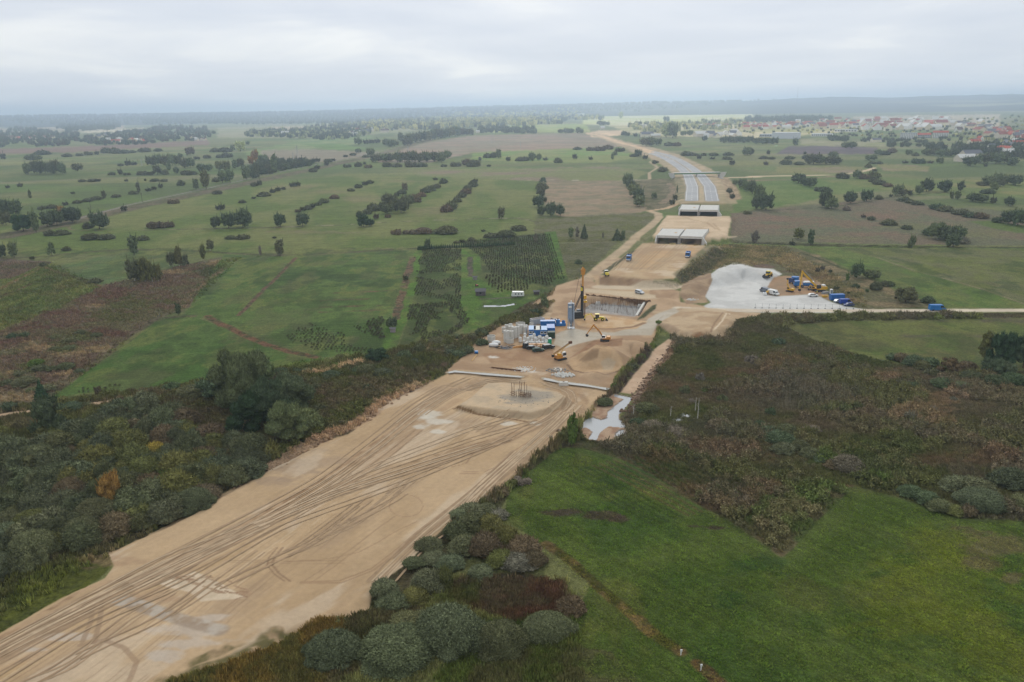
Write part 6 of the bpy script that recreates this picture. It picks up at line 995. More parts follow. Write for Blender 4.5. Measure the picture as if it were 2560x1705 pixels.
def thing(name, label, cat, p, rz=0.0, group=None): return tag(empty(name, p, rz), label, cat, group)
def head(k, a, b):
    s = S(k, [a, b]); p, q_ = drop(*s[0]), drop(*s[1]); return math.atan2(q_.y - p.y, q_.x - p.x)
def spot(k, x, y, dy=0.0):
    s = S(k, [(x, y)])[0]; p = drop(*s); p = p + Vector((0, dy, 0)); p.z = float(ground_h(np.array([p.x]), np.array([p.y]))[0]); return p
_W = {}
def wheel(o, x, y, r=.45, w=.3, rim=None):
    k = (r, w, rim)
    if k not in _W:
        _W[k] = (MB().bar((0, -w / 2, 0), (0, w / 2, 0), r, 14).mesh('wheel', TYRE), MB().bar((0, -w / 2 - .02, 0), (0, w / 2 + .02, 0), r * .5, 10).mesh('rim', rim or GREY))
    t = mesh_obj('wheel', _W[k][0], o); t.location = (x, y, r); mesh_obj('rim', _W[k][1], t)
def track(o, y, L_, h=.8, w=.6, part='track'):
    MB().prism([(-L_ / 2 + .3, 0), (L_ / 2 - .3, 0), (L_ / 2, h * .4), (L_ / 2 - .1, h * .8), (L_ / 2 - .5, h), (-L_ / 2 + .5, h), (-L_ / 2 + .1, h * .8), (-L_ / 2, h * .4)], y - w / 2, y + w / 2).put(part, DARK, o)
def car(name, label, p, rz, mat, kind='car', group=None):
    o = thing(name, label, 'car' if kind in ('car', 'suv') else 'van', p, rz, group)
    if kind == 'car': L_, W, prof, win = 4.4, 1.75, [(-2.2, .3), (2.2, .3), (2.2, .75), (1.2, .95), (.5, 1.42), (-1.2, 1.45), (-2.1, 1.0), (-2.2, .7)], [(1.15, .95), (.48, 1.38), (-1.15, 1.40), (-1.95, 1.0)]
    elif kind == 'suv': L_, W, prof, win = 4.6, 1.85, [(-2.3, .4), (2.3, .4), (2.3, .95), (1.2, 1.1), (.6, 1.68), (-2.0, 1.7), (-2.25, 1.0)], [(1.15, 1.1), (.58, 1.62), (-1.9, 1.62), (-2.1, 1.1)]
    elif kind == 'van': L_, W, prof, win = 5.4, 2.0, [(-2.7, .35), (2.7, .35), (2.7, .95), (2.0, 1.2), (1.4, 2.3), (-2.65, 2.35), (-2.7, 1.2)], [(2.0, 1.25), (1.42, 2.1), (.5, 2.1), (.5, 1.25)]
    else: L_, W, prof, win = 6.8, 2.1, [(-3.4, .4), (3.4, .4), (3.4, 1.0), (2.6, 1.35), (1.9, 2.55), (-3.3, 2.65), (-3.4, 1.2)], [(2.6, 1.4), (1.95, 2.3), (.9, 2.3), (.9, 1.45)]
    MB().prism(prof, -W / 2, W / 2).put('body', mat, o)
    MB().prism(win, -W / 2 - .02, W / 2 + .02).put('side_window', GLASS, o)
    a, b = win[0], win[1]; nx = .03; MB().add([(a[0] + nx, -W * .42, a[1]), (a[0] + nx, W * .42, a[1]), (b[0] + nx, W * .38, b[1]), (b[0] + nx, -W * .38, b[1])], [(0, 1, 2, 3)]).put('windscreen', GLASS, o)
    for x in (-L_ * .31, L_ * .31):
        for y in (-W / 2 + .1, W / 2 - .1): wheel(o, x, y, .34 if kind == 'car' else .38, .22)
    for y in (-W * .36, W * .36): MB().box(L_ / 2 - .02, L_ / 2 + .03, y - .15, y + .15, .6, .78).put('headlight', WHITE, o)
    return o
def digger(name, label, p, rz, arm, up=YEL, scale=1.0, cab=None, cat='excavator', trackw=2.6):
    """arm: side view points (x, z) root, elbow, wrist; x forward"""
    o = thing(name, label, cat, p, rz); o.scale = (scale,) * 3
    for y in (-1.05, 1.05): track(o, y, 4.2)
    MB().box(-1.0, 1.0, -.8, .8, .5, 1.0).put('undercarriage', DARK, o)
    MB().prism([(-2.6, 1.05), (1.2, 1.05), (1.2, 1.5), (-.6, 1.6), (-.9, 2.3), (-2.4, 2.25), (-2.7, 1.7)], -1.25, 1.25).put('engine_house', up, o)
    c = MB().box(-.2, 1.3, .25, 1.2, 1.5, 2.9, t=.08).put('cab', cab or up, o); MB().box(-.1, 1.33, .22, 1.23, 1.9, 2.7).put('cab_window', GLASS, c)
    (x0, z0), (x1, z1), (x2, z2) = arm; bm = MB().beam((x0, 0, z0), ((x0 + x1) / 2, 0, (z0 + z1) / 2 + .5), .42, .7, .8).beam(((x0 + x1) / 2, 0, (z0 + z1) / 2 + .5), (x1, 0, z1), .42, .8, .5).put('boom', up, o)
    MB().beam((x1 - .3, 0, z1 + .3), (x2, 0, z2), .36, .6, .35).put('stick', up, o)
    MB().bar((.9, .35, 1.5), ((x0 + x1) / 2, .3, (z0 + z1) / 2 + .3), .09, 6).bar(((x0 + x1) / 2, 0, (z0 + z1) / 2 + .9), (x1 - .3, 0, z1 + .5), .08, 6).put('hydraulic_ram', GALV, o)
    MB().prism([(x2 - .1, z2 + .1), (x2 + .5, z2 - .1), (x2 + .3, z2 - 1.0), (x2 - .4, z2 - 1.1), (x2 - .9, z2 - .6)], -.6, .6).put('bucket', DARK, o); return o
def cont(name, label, p, rz, mat, L_=6.0, W=2.4, H=2.5, roof=None, wins=(), group=None, cat='container', door=False):
    o = thing(name, label, cat, p, rz, group); MB().box(-L_ / 2, L_ / 2, -W / 2, W / 2, .12, H).put('shell', mat, o)
    MB().box(-L_ / 2 - .03, L_ / 2 + .03, -W / 2 - .03, W / 2 + .03, H, H + .12).put('roof', roof or mat, o)
    b = MB()
    for i in range(int(L_ / .5)): b.box(-L_ / 2 + .2 + i * .5, -L_ / 2 + .38 + i * .5, -W / 2 - .04, -W / 2, .2, H - .1)
    tag(b.put('side_rib', mat, o), kind='stuff')
    for x in wins: f = MB().box(x - .55, x + .55, -W / 2 - .09, -W / 2 - .03, 1.0, 2.1).put('window', WHITE, o); MB().box(x - .42, x + .42, -W / 2 - .11, -W / 2 - .09, 1.35, 2.0).put('pane', GLASS, f)
    if door: MB().box(L_ / 2 + .0, L_ / 2 + .05, -W / 2 + .1, W / 2 - .1, .2, H - .1).put('door', mat, o)
    return o
# -- bridges over the stream
def culvert_bridge(label, fl, fr, br, bl, z, split=.5):
    c = [Vector(U(*S('T', [q_])[0], z)) for q_ in (fl, fr, br, bl)]; o = thing('concrete_bridge', label, 'bridge', Vector((c[0].x, c[0].y, 0))); o0 = Vector((c[0].x, c[0].y, 0))
    FL, FR, BR, BL = [q_ - o0 for q_ in c]; th = .9
    def slab(a, b, d, e, z0, z1, nm, mat): MB().add([(*q_.xy, z0) for q_ in (a, b, d, e)] + [(*q_.xy, z1) for q_ in (a, b, d, e)], [(0, 3, 2, 1), (4, 5, 6, 7), (0, 1, 5, 4), (1, 2, 6, 5), (2, 3, 7, 6), (3, 0, 4, 7)]).put(nm, mat, o)
    lp = lambda a, b, t: a + (b - a) * t
    for t0, t1 in ((0, split - .018), (split + .018, 1)):
        slab(lp(FL, FR, t0), lp(FL, FR, t1), lp(BL, BR, t1), lp(BL, BR, t0), z - th, z, 'deck', CONC)
        slab(lp(FL, FR, t0) + Vector((0, -.35, 0)), lp(FL, FR, t1) + Vector((0, -.35, 0)), lp(FL, FR, t1) + Vector((0, -.02, 0)), lp(FL, FR, t0) + Vector((0, -.02, 0)), z - 1.3, z + .25, 'edge_beam', CONC)
    for a, b in ((FL, BL), (FR, BR)): d = Vector((.7, 0, 0)); slab(a - d * .5, a + d * .5, b + d * .5, b - d * .5, -.8, z - th - .01, 'abutment', CONC)
    m0, m1 = lp(FL, FR, split), lp(BL, BR, split); d = Vector((1.0, 0, 0)); slab(m0 - d, m0 + d, lp(m0, m1, .92) + d, lp(m0, m1, .92) - d, -.8, z - th - .01, 'pier', CONCD)
    slab(lp(FL, BL, .93), lp(FR, BR, .93), lp(FR, BR, .97), lp(FL, BL, .97), -.8, z - th - .02, 'end_wall', DARK)
    for a, sx, sy in ((FL, -1, -1), (FR, 1, -1), (BL, -1, 1), (BR, 1, 1)):
        e = a + Vector((sx * 1.6, sy * 5.0, 0)); n = Vector((.35, 0, 0)); MB().add([(*(a - n).xy, -.8), (*(a + n).xy, -.8), (*(e + n).xy, -.8), (*(e - n).xy, -.8), (*(a - n).xy, z + .4), (*(a + n).xy, z + .4), (*(e + n).xy, z * .45), (*(e - n).xy, z * .45)], [(0, 3, 2, 1), (4, 5, 6, 7), (0, 1, 5, 4), (1, 2, 6, 5), (2, 3, 7, 6), (3, 0, 4, 7)]).put('wing_wall', CONC, o)
    b = MB()
    for i in range(40): q_ = lp(BL, BR, (i + .5) / 40); b.bar((q_.x, q_.y + .3, z), (q_.x, q_.y + .3, z + .9), .06, 4)
    tag(b.put('starter_bar', RUST, o), kind='stuff')
    q_ = lp(lp(FL, FR, .35), lp(BL, BR, .35), .4); MB().box(q_.x, q_.x + 1.6, q_.y, q_.y + 2.5, z, z + .12).put('formwork_panel', WOOD, o)
culvert_bridge('twin concrete bridge with pale decks nearest the works, before the sand fill', (925, 580), (1672, 604), (1772, 478), (1020, 468), 5.4, .5)
culvert_bridge('farther twin concrete bridge, right before the end of the asphalt', (1300, 158), (1925, 166), (1942, 84), (1340, 74), 5.4, .5)
# -- green girder flyover
a = Vector(U(*S('C', [(1370, 832)])[0], 7.0)); b = Vector(U(*S('C', [(1785, 824)])[0], 7.0)); o = thing('flyover', 'unfinished flyover with green girders across the motorway', 'bridge', Vector((a.x, a.y, 0))); d = b - a
MB().beam((0, 0, 6.4), (d.x, d.y, 6.4), .6, 1.5).beam((0, 5, 6.4), (d.x, d.y + 5, 6.4), .6, 1.5).put('girder', GREENP, o); MB().beam((0, 2.5, 7.3), (d.x, d.y + 2.5, 7.3), 7.5, .25).put('deck', CONC, o)
for t in (0.0, 1.0):
    q_ = d * t; s_ = -1 if t == 0 else 1; MB().box(q_.x - 1.0, q_.x + 1.0, q_.y - 2, q_.y + 8, -.2, 5.6).put('abutment', CONC, o)
    MB().prism([(q_.x, 7.6), (q_.x + s_ * 7, 7.8), (q_.x + s_ * 5, 3), (q_.x, 0)], q_.y - 2.4, q_.y - 2.05).put('wing_wall', CONC, o); MB().box(q_.x - 3.5, q_.x + 3.5, q_.y - 4, q_.y - 2.5, -.1, .8).put('footing', CONC, o)
q_ = d * .5; MB().bar((q_.x, q_.y + .5, 0), (q_.x, q_.y + .5, 5.6), .6, 10).put('column', CONC, o); MB().bar((q_.x, q_.y + 4.5, 0), (q_.x, q_.y + 4.5, 5.6), .6, 10).put('column', CONC, o)
# -- lane markings
for nm, c in (('left', CWL), ('right', CWR)):
    P = [drop(*q_) for q_ in S('C', c)]; b = MB()
    for off in (0, -5.2, 5.2):
        for i in range(len(P) - 1):
            u = (P[i + 1] - P[i]); u.z = 0; L_ = u.length; u.normalize(); n = Vector((-u.y, u.x, 0)); k = 0.0
            while k < L_ - 6:
                if off or int(k / 9) % 2 == 0:
                    s0 = P[i] + u * k + n * off; s1 = s0 + u * 8.2; s0.z = float(ground_h(np.array([s0.x]), np.array([s0.y]))[0]) + .14; s1.z = float(ground_h(np.array([s1.x]), np.array([s1.y]))[0]) + .14
                    b.add([tuple(s0 - n * .14), tuple(s0 + n * .14), tuple(s1 + n * .14), tuple(s1 - n * .14)], [(0, 3, 2, 1)])
                k += 9
    tag(b.put('road_marking', WHITE), kind='structure')
# -- foundation pit
F_ = [Vector(U(*q_, -2.9)) for q_ in S('W', [(625, 1092), (900, 905), (2070, 975), (1885, 1285)])]; o0 = F_[0]; o = thing('foundation_slab', 'bare concrete slab studded with rebar in the sheet-piled pit', 'foundation', o0)
v = [tuple(q_ - o0) for q_ in F_]; MB().add([(x, y, -.4) for x, y, z in v] + [(x, y, .25) for x, y, z in v], [(0, 3, 2, 1), (4, 5, 6, 7), (0, 1, 5, 4), (1, 2, 6, 5), (2, 3, 7, 6), (3, 0, 4, 7)]).put('slab', CONCD, o)
b = MB(); rg = random.Random(4)
for i in range(150):
    s_, t = rg.random(), rg.random(); q_ = (F_[0] * (1 - s_) + F_[3] * s_) * (1 - t) + (F_[1] * (1 - s_) + F_[2] * s_) * t - o0; h = rg.choice([1.0, 1.4, 2.6]); b.bar((q_.x, q_.y, .2), (q_.x, q_.y, .2 + h), .045, 4)
tag(b.put('rebar', RUST, o), kind='stuff')
for e0, e1 in ((3, 2),): MB().beam(tuple(F_[e0] - o0 + Vector((.4, 0, 1.2))), tuple(F_[e1] - o0 + Vector((.4, 0, 1.2))), .9, 2.6).put('edge_wall', CONC, o)
for sx in (.12, .93):
    q_ = F_[1] * (1 - sx) + F_[2] * sx - o0; MB().box(q_.x - 1.2, q_.x + 1.2, q_.y - 1.5, q_.y - .3, .2, 1.5, t=.3).put('corner_wall', CONC, o)
P0, P1 = Vector(U(*S('W', [(740, 835)])[0], -2.9)), Vector(U(*S('W', [(2230, 990)])[0], -2.9)); o = thing('sheet_pile_wall', 'brown sheet-pile wall closing the back of the pit', 'retaining wall', P0)
d = P1 - P0; n = 46; me = MB().prism([(0, 0), (.35, 0), (.5, .3), (.85, .3), (1.0, 0)], 0, .1).mesh('x', SHPILE)
L_ = d.length / n; me = bpy.data.meshes.new('sheet_pile'); mb = MB(); pr = [(0, 0), (.2 * L_, 0), (.35 * L_, .35), (.8 * L_, .35), (.98 * L_, 0)]; nn = len(pr)
vv_ = [(x, -y, -.6) for x, y in pr] + [(x, -y, 3.4) for x, y in pr] + [(x, -y + .12, -.6) for x, y in pr] + [(x, -y + .12, 3.4) for x, y in pr]
mb.add(vv_, [(i, i + 1, i + 1 + nn, i + nn) for i in range(nn - 1)] + [(i + 2 * nn, i + 3 * nn, i + 1 + 3 * nn, i + 1 + 2 * nn) for i in range(nn - 1)] + [(i + nn, i + 1 + nn, i + 1 + 3 * nn, i + 3 * nn) for i in range(nn - 1)]); me = mb.mesh('sheet_pile', SHPILE)
for i in range(n):
    s_ = mesh_obj('sheet_pile', me, o); s_.location = d * (i / n); s_.rotation_euler = (0, 0, math.atan2(d.y, d.x)); s_.location.z += .35 * math.sin(i * 1.3) * (.5 + .5 * math.sin(i * .3))
for i in range(60):
    if i % 2: continue
    q_ = P0 + d * ((i + rg.random()) / 60) + Vector((0, 1.5 + rg.random(), 3.0))
    o2 = MB().bar((0, 0, 0), (0, 0, 1.8 + rg.random()), .05, 4)
    if i == 1: pass
b = MB()
for i in range(60): q_ = d * ((i + rg.random()) / 60) + Vector((0, -.4 - rg.random() * 1.5, -.2)); b.bar(tuple(q_), (q_.x, q_.y, q_.z + rg.uniform(2.6, 4.6)), .05, 4)
tag(b.put('rebar', RUST, o), kind='stuff')
# -- piling rig
p = spot('W', 590, 1215); o = thing('piling_rig', 'tall piling rig with orange-topped mast beside the silo', 'drilling rig', p, .25)
for y in (-1.3, 1.3): track(o, y, 5.2, 1.0, .8)
MB().box(-3.2, 1.2, -1.5, 1.5, 1.0, 2.8).put('engine_house', DARK, o); MB().box(-.2, 1.3, .5, 1.5, 1.6, 3.4).put('cab', GREY, o)
MB().beam((1.9, 0, .8), (1.9, 0, 13.5), .9, .9, .7).put('lower_mast', DARK, o); MB().beam((2.0, 0, 9), (2.0, 0, 19.5), .55, .6, .5).put('kelly_bar', ORG, o); MB().prism([(1.3, 18.4), (2.7, 18.4), (3.0, 20.6), (2.0, 21.7), (1.2, 20.4)], -.5, .5).put('mast_head', ORG, o)
MB().box(2.3, 3.5, -.6, .6, 8.0, 9.6).box(2.2, 3.9, -.4, .4, 6.4, 7.2).put('rotary_drive', YEL, o); MB().bar((3.0, 0, .2), (3.0, 0, 8), .22, 8).put('drill_rod', RUST, o)
MB().bar((-2.2, .6, 2.6), (1.6, .5, 10.5), .16, 6).bar((-2.2, -.6, 2.6), (1.6, -.5, 10.5), .16, 6).put('back_stay', DARK, o); MB().bar((1.0, 0, 20.6), (-2.6, 0, 2.8), .05, 4).bar((1.45, .6, 1.5), (1.45, .6, 14.5), .14, 5).put('winch_cable', DARK, o); MB().box(1.2, 1.75, -.55, .55, 11.6, 13.0).put('platform', YELL, o)
# -- silo
p = spot('W', 432, 1450); o = thing('cement_silo', 'pale blue-grey cement silo on four legs beside the piling rig', 'silo', p); b = MB(); b.ring((0, 0), 1.35, 6.4, n=20, z=3.9); b.put('barrel', SILO, o)
b = MB(); v = [(1.35 * math.cos(2 * math.pi * i / 16), 1.35 * math.sin(2 * math.pi * i / 16), 3.9) for i in range(16)] + [(.25 * math.cos(2 * math.pi * i / 16), .25 * math.sin(2 * math.pi * i / 16), 1.4) for i in range(16)]; b.add(v, [(i, (i + 1) % 16, (i + 1) % 16 + 16, i + 16) for i in range(16)]).put('hopper', SILO, o)
v = [(1.35 * math.cos(2 * math.pi * i / 16), 1.35 * math.sin(2 * math.pi * i / 16), 10.3) for i in range(16)] + [(0, 0, 10.8)]; MB().add(v, [(i, (i + 1) % 16, 16) for i in range(16)]).put('roof', GALV, o)
for x, y in ((1.2, 1.2), (-1.2, 1.2), (1.2, -1.2), (-1.2, -1.2)): MB().bar((x, y, 0), (x * .92, y * .92, 4.4), .11, 6).put('leg', GALV, o)
MB().bar((-1.2, -1.2, 1), (1.2, -1.2, 3), .05, 4).bar((1.2, -1.2, 1), (1.2, 1.2, 3), .05, 4).put('brace', GALV, o); MB().bar((.4, -1.45, .5), (.4, -1.45, 10.6), .09, 6).put('filling_pipe', DARK, o)
MB().box(-1.1, .1, -1.5, -1.3, 8.8, 9.5).put('white_sign', WHITE, o); MB().box(-1.5, 1.5, -1.5, 1.5, 0, .18).put('base_frame', GALV, o); MB().box(-.5, .5, -.5, .5, .6, 1.4).put('screw_feeder', GREY, o); MB().bar((0, 0, 10.7), (0, 0, 11.3), .3, 8).put('filter', WHITE, o)
# -- backhoe loader
p = spot('W', 1045, 1295, 1.2); o = thing('backhoe_loader', 'yellow backhoe loader working in front of the slab', 'loader', p, 0.0)
MB().prism([(-1.4, .9), (2.6, .7), (2.6, 1.5), (.7, 1.75), (-1.4, 1.6)], -.55, .55).put('chassis', YELL, o); c = MB().box(-1.1, .5, -.75, .75, 1.3, 2.75, t=.06).put('cab', GLASS, o); MB().box(-1.2, .6, -.85, .85, 2.75, 2.9).put('cab_roof', YELL, c)
for x, r_ in ((-1.0, .75), (1.9, .62)):
    for y in (-.85, .85): wheel(o, x, y, r_, .45, YELL)
MB().beam((.9, .7, 1.5), (3.3, .7, .7), .16, .25).beam((.9, -.7, 1.5), (3.3, -.7, .7), .16, .25).put('loader_arm', YELL, o); MB().prism([(3.3, .1), (4.2, .1), (3.5, .9), (3.2, .9)], -1.1, 1.1).put('front_bucket', DARK, o)
MB().beam((-1.6, 0, 1.0), (-2.9, 0, 3.0), .28, .35).put('backhoe_boom', YELL, o); MB().beam((-2.8, 0, 3.0), (-5.4, 0, 2.2), .24, .3).beam((-5.2, 0, 2.4), (-5.6, 0, .9), .2, .25).put('backhoe_stick', YELL, o); MB().prism([(-5.9, .9), (-5.2, .9), (-5.3, .2), (-5.8, .3)], -.35, .35).put('rear_bucket', DARK, o)
# -- machines
p = spot('Y', 1110, 440); o = digger('excavator', 'orange-yellow excavator on top of the brown sand heap', p, math.pi - .15, ((.8, 1.8), (5.2, 7.4), (8.2, 3.0)), ORG, .84, WHITE)
p = spot('Y', 180, 830); o = thing('drilling_rig', 'white-cabbed drilling rig with lowered mast at the foot of the sand heap', 'drilling rig', p, .55); o.scale = (.86,) * 3
for y in (-1.2, 1.2): track(o, y, 4.6, .9, .7)
MB().box(-2.4, 1.4, -1.3, 1.3, .9, 2.2).put('engine_house', ORG, o); MB().box(.2, 1.9, -1.4, -.3, 1.3, 3.3, t=.1).put('cab', WHITE, o); MB().box(.3, 1.93, -1.43, -.32, 1.9, 3.0).put('cab_window', GLASS, o)
MB().beam((-3.6, .5, 2.4), (5.4, .5, 6.2), .5, .55, .4).put('mast', WOOD, o); MB().bar((-3.2, .5, 2.9), (4.8, .5, 6.3), .12, 6).put('drill_rod', RUST, o); MB().box(4.6, 6.0, .1, .9, 5.8, 6.8).put('mast_head', RUST, o); MB().box(-3.9, -3.0, .1, .9, 1.6, 2.6).put('clamp', DARK, o); MB().bar((.4, .5, 2.0), (1.6, .5, 4.4), .14, 6).put('mast_ram', YEL, o); MB().box(-1.6, -.2, -.8, .4, 2.2, 2.9).put('fuel_tank', YEL, o)
p = spot('X', 1240, 575); o = thing('long_reach_excavator', 'long-reach excavator with a high folded yellow boom in the right yard', 'excavator', p, math.pi + .12)
for y in (-1.4, 1.4): track(o, y, 5.2, .9, .8)
MB().prism([(-3.2, 1.1), (1.4, 1.1), (1.4, 1.6), (-.4, 1.8), (-.8, 2.6), (-3.0, 2.5), (-3.4, 1.8)], -1.5, 1.5).put('engine_house', YEL, o); MB().box(-2.6, -1.2, -1.0, 1.0, 2.6, 3.2).put('engine_cover', WHITE, o); MB().box(-.2, 1.6, .4, 1.5, 1.6, 3.3, t=.1).put('cab', DARK, o)
MB().beam((1.0, 0, 2.0), (3.8, 0, 4.6), .6, .9).beam((3.6, 0, 4.3), (9.3, 0, 10.0), .55, .9, .6).put('boom', YEL, o); MB().beam((9.1, 0, 10.3), (9.9, 0, 1.6), .45, .75, .4).put('stick', YEL, o); MB().prism([(9.6, 1.7), (10.3, 1.6), (10.2, .6), (9.5, .5), (9.2, 1.1)], -.5, .5).put('bucket', DARK, o); MB().bar((2.6, 0, 4.9), (8.4, 0, 10.4), .1, 6).put('hydraulic_ram', GALV, o)
p = spot('X', 1150, 565, 1.5); o = digger('mini_excavator', 'low yellow machine with folded arm tucked beside the long-reach excavator', p, math.pi, ((.8, 1.6), (2.6, 3.4), (3.6, 1.4)), YEL, .7)
p = spot('X', 640, 590, 1.0); o = digger('mini_excavator', 'small yellow digger standing upright-armed left of the blue tanker', p, math.pi * .75, ((.8, 1.6), (2.2, 5.0), (2.0, 8.2)), YEL, .78)
# tank lorry and wheeled mixer
p = spot('X', 910, 500, 1.0); o = thing('tank_lorry', 'blue lorry with a white-topped tank behind the long-reach boom', 'lorry', p, math.pi - .12)
MB().box(-5.8, 4.2, -.6, .6, .8, 1.15).put('chassis', DARK, o); MB().box(-5.4, -.2, -1.25, 1.25, 1.2, 2.4).put('tank', BLUE, o); MB().prism([(-5.4, 2.4), (-.2, 2.4), (-.6, 3.0), (-5.0, 3.0)], -1.1, 1.1).put('tank_top', WHITE, o)
MB().prism([(1.6, 1.1), (4.2, 1.1), (4.2, 2.3), (3.8, 3.2), (1.6, 3.3)], -1.25, 1.25).put('cab', BLUE, o); MB().box(4.0, 4.15, -1.1, 1.1, 2.2, 3.0).put('windscreen', GLASS, o)
for x in (-4.6, -3.4, .2, 3.2):
    for y in (-1.05, 1.05): wheel(o, x, y, .5, .35)
p = spot('X', 770, 425, 2.5); o = thing('pump_lorry', 'blue round-nosed pump lorry at the left end of the tanker', 'lorry', p, math.pi + .5)
MB().ring((0, 0), 1.8, 2.4, n=14, z=.9).put('drum', BLUE, o); MB().box(-1.8, 2.6, -1.2, 1.2, .7, 1.3).put('chassis', DARK, o); MB().box(1.7, 3.3, -1.2, 1.2, .9, 2.9, t=.15).put('cab', DBLUE, o); MB().box(-.4, .6, -2.0, -1.75, 1.4, 2.3).put('control_panel', WHITE, o)
for x in (-1.4, 2.4):
    for y in (-1.05, 1.05): wheel(o, x, y, .48, .32)
# wheel loader on the gravel
p = spot('O', 1228, 378, .8); o = thing('wheel_loader', 'yellow wheel loader on the rear slope of the white gravel', 'loader', p, math.pi + .9)
MB().box(-3.0, -.4, -1.1, 1.1, 1.0, 2.3, t=.15).put('engine_house', YEL, o); MB().box(-.5, 1.2, -.9, .9, 1.3, 3.3, t=.1).put('cab', YELL, o); MB().box(-.4, 1.23, -.93, .93, 2.1, 3.0).put('cab_window', GLASS, o); MB().beam((1.0, 0, 1.8), (3.6, 0, .9), .9, .5).put('lift_arm', YEL, o); MB().prism([(3.3, .2), (4.6, .15), (4.3, .6), (3.6, 1.5), (3.3, 1.4)], -1.5, 1.5).put('bucket', DARK, o)
for x in (-1.8, 1.6):
    for y in (-1.15, 1.15): wheel(o, x, y, .8, .6, YEL)
# roller
p = spot('T', 106, 1240, .6); o = thing('road_roller', 'small yellow roller on the front left corner of the sand fill', 'roller', p, math.pi / 2 + .1)
MB().bar((1.9, -1.05, .75), (1.9, 1.05, .75), .75, 16).put('drum', GREY, o); MB().box(-2.2, -.2, -.9, .9, .8, 1.9, t=.1).put('engine_house', YELL, o); MB().box(1.0, 2.8, -1.1, -.95, .7, 1.0).box(1.0, 2.8, .95, 1.1, .7, 1.0).put('drum_frame', YELL, o); MB().box(-.3, .9, -.8, .8, 1.0, 2.6, t=.05).put('cab', GLASS, o); MB().box(-.4, 1.0, -.9, .9, 2.6, 2.75).put('cab_roof', WHITE, o)
for y in (-.85, .85): wheel(o, -1.4, y, .65, .45)
# dump trucks
def dump(label, p, rz):
    o = thing('dump_truck', label, 'lorry', p, rz, 'blue dump trucks on the sand fill'); MB().box(-3.8, 3.9, -.5, .5, .8, 1.1).put('chassis', DARK, o)
    MB().box(1.9, 3.9, -1.2, 1.2, 1.0, 3.0, t=.08).put('cab', BLUE, o); MB().box(3.82, 3.92, -1.05, 1.05, 1.9, 2.8).put('windscreen', GLASS, o)
    MB().prism([(-4.0, 1.2), (1.6, 1.2), (1.7, 2.8), (-4.2, 2.8)], -1.25, -1.15).prism([(-4.0, 1.2), (1.6, 1.2), (1.7, 2.8), (-4.2, 2.8)], 1.15, 1.25).box(1.5, 1.65, -1.25, 1.25, 1.2, 3.0).box(-4.1, -3.95, -1.25, 1.25, 1.2, 2.6).box(-4.0, 1.6, -1.2, 1.2, 1.15, 1.3).put('tipper_body', BLUE, o)
    MB().box(3.88, 3.98, -1.1, 1.1, .6, 1.1).put('bumper', WHITE, o)
    for x in (-2.9, -1.6, 1.2, 2.9):
        for y in (-1.0, 1.0): wheel(o, x, y, .52, .34)
dump('blue dump truck driving near the left edge of the sand fill', spot('T', 480, 990, 1.5), head('T', (540, 880), (470, 990)))
dump('blue dump truck driving near the right edge of the sand fill', spot('T', 1445, 935, 1.5), head('T', (1500, 830), (1440, 940)))
# cars and vans
car('parked_car', 'silver-fronted off-roader on the pale track behind the pit', spot('W', 1990, 680, 1.0), -.9, SIL, 'suv')
car('parked_car', 'black car nearest the dark tank in the left yard', spot('V', 1360, 855, .8), .1, BLK, 'car', 'dark cars before the orange racks')
car('parked_car', 'dark green-blue car in front of the orange racks', spot('V', 1500, 905, .8), .2, DKGRN, 'car', 'dark cars before the orange racks')
car('parked_car', 'black car below the teal toilet cabin', spot('V', 1735, 840, .8), .35, BLK, 'suv', 'dark cars before the orange racks')
car('parked_car', 'white hatchback on the gravel before the yellow long-reach', spot('X', 1125, 690, .8), 0.0, WHITE, 'car')
car('parked_car', 'silver car half hidden between container and blue van', spot('X', 1680, 820, 1.0), 0.1, SIL, 'car')
car('blue_van', 'bright blue van parked beside the blue container', spot('X', 1815, 850, 1.0), 0.0, plain('royal_blue_paint', (36, 70, 158), .35, .5), 'van')
car('parked_car', 'dark blue car at the tip of the gravel yard', spot('X', 1880, 890, .8), math.pi, DBLUE, 'car')
car('white_van', 'white van between grey trailer and small digger', spot('X', 295, 655, 1.0), -1.0, WHITE, 'van')
car('grey_van', 'grey covered van behind the small yellow mixer', spot('X', 110, 600, 1.0), 1.9, plain('grey_paint', (98, 106, 118), .4, .5), 'van')
car('delivery_van', 'long bright blue van driving on the sandy road', spot('M', 1455, 748, 1.2), 0.0, plain('bright_blue_paint', (26, 116, 190), .35, .5), 'longvan')
p = spot('X', 165, 640, .5); o = thing('concrete_mixer', 'small yellow and orange mixer before the grey van', 'mixer', p, .3); MB().bar((-.6, 0, 1.0), (.6, 0, 1.6), .6, 12, .3).put('drum', YEL, o); MB().box(-.8, .8, -.4, .4, .3, .6).put('frame', ORG, o)
for y in (-.5, .5): wheel(o, -.5, y, .3, .15)
p = spot('X', 105, 655, .5); o = thing('water_tank', 'white rounded tank at the foot of the grey van', 'tank', p); MB().box(-.9, .9, -.7, .7, .1, 1.2, t=.15).put('vessel', WHITE, o); MB().bar((0, 0, 1.2), (0, 0, 1.4), .2, 8).put('lid', BLUE, o)
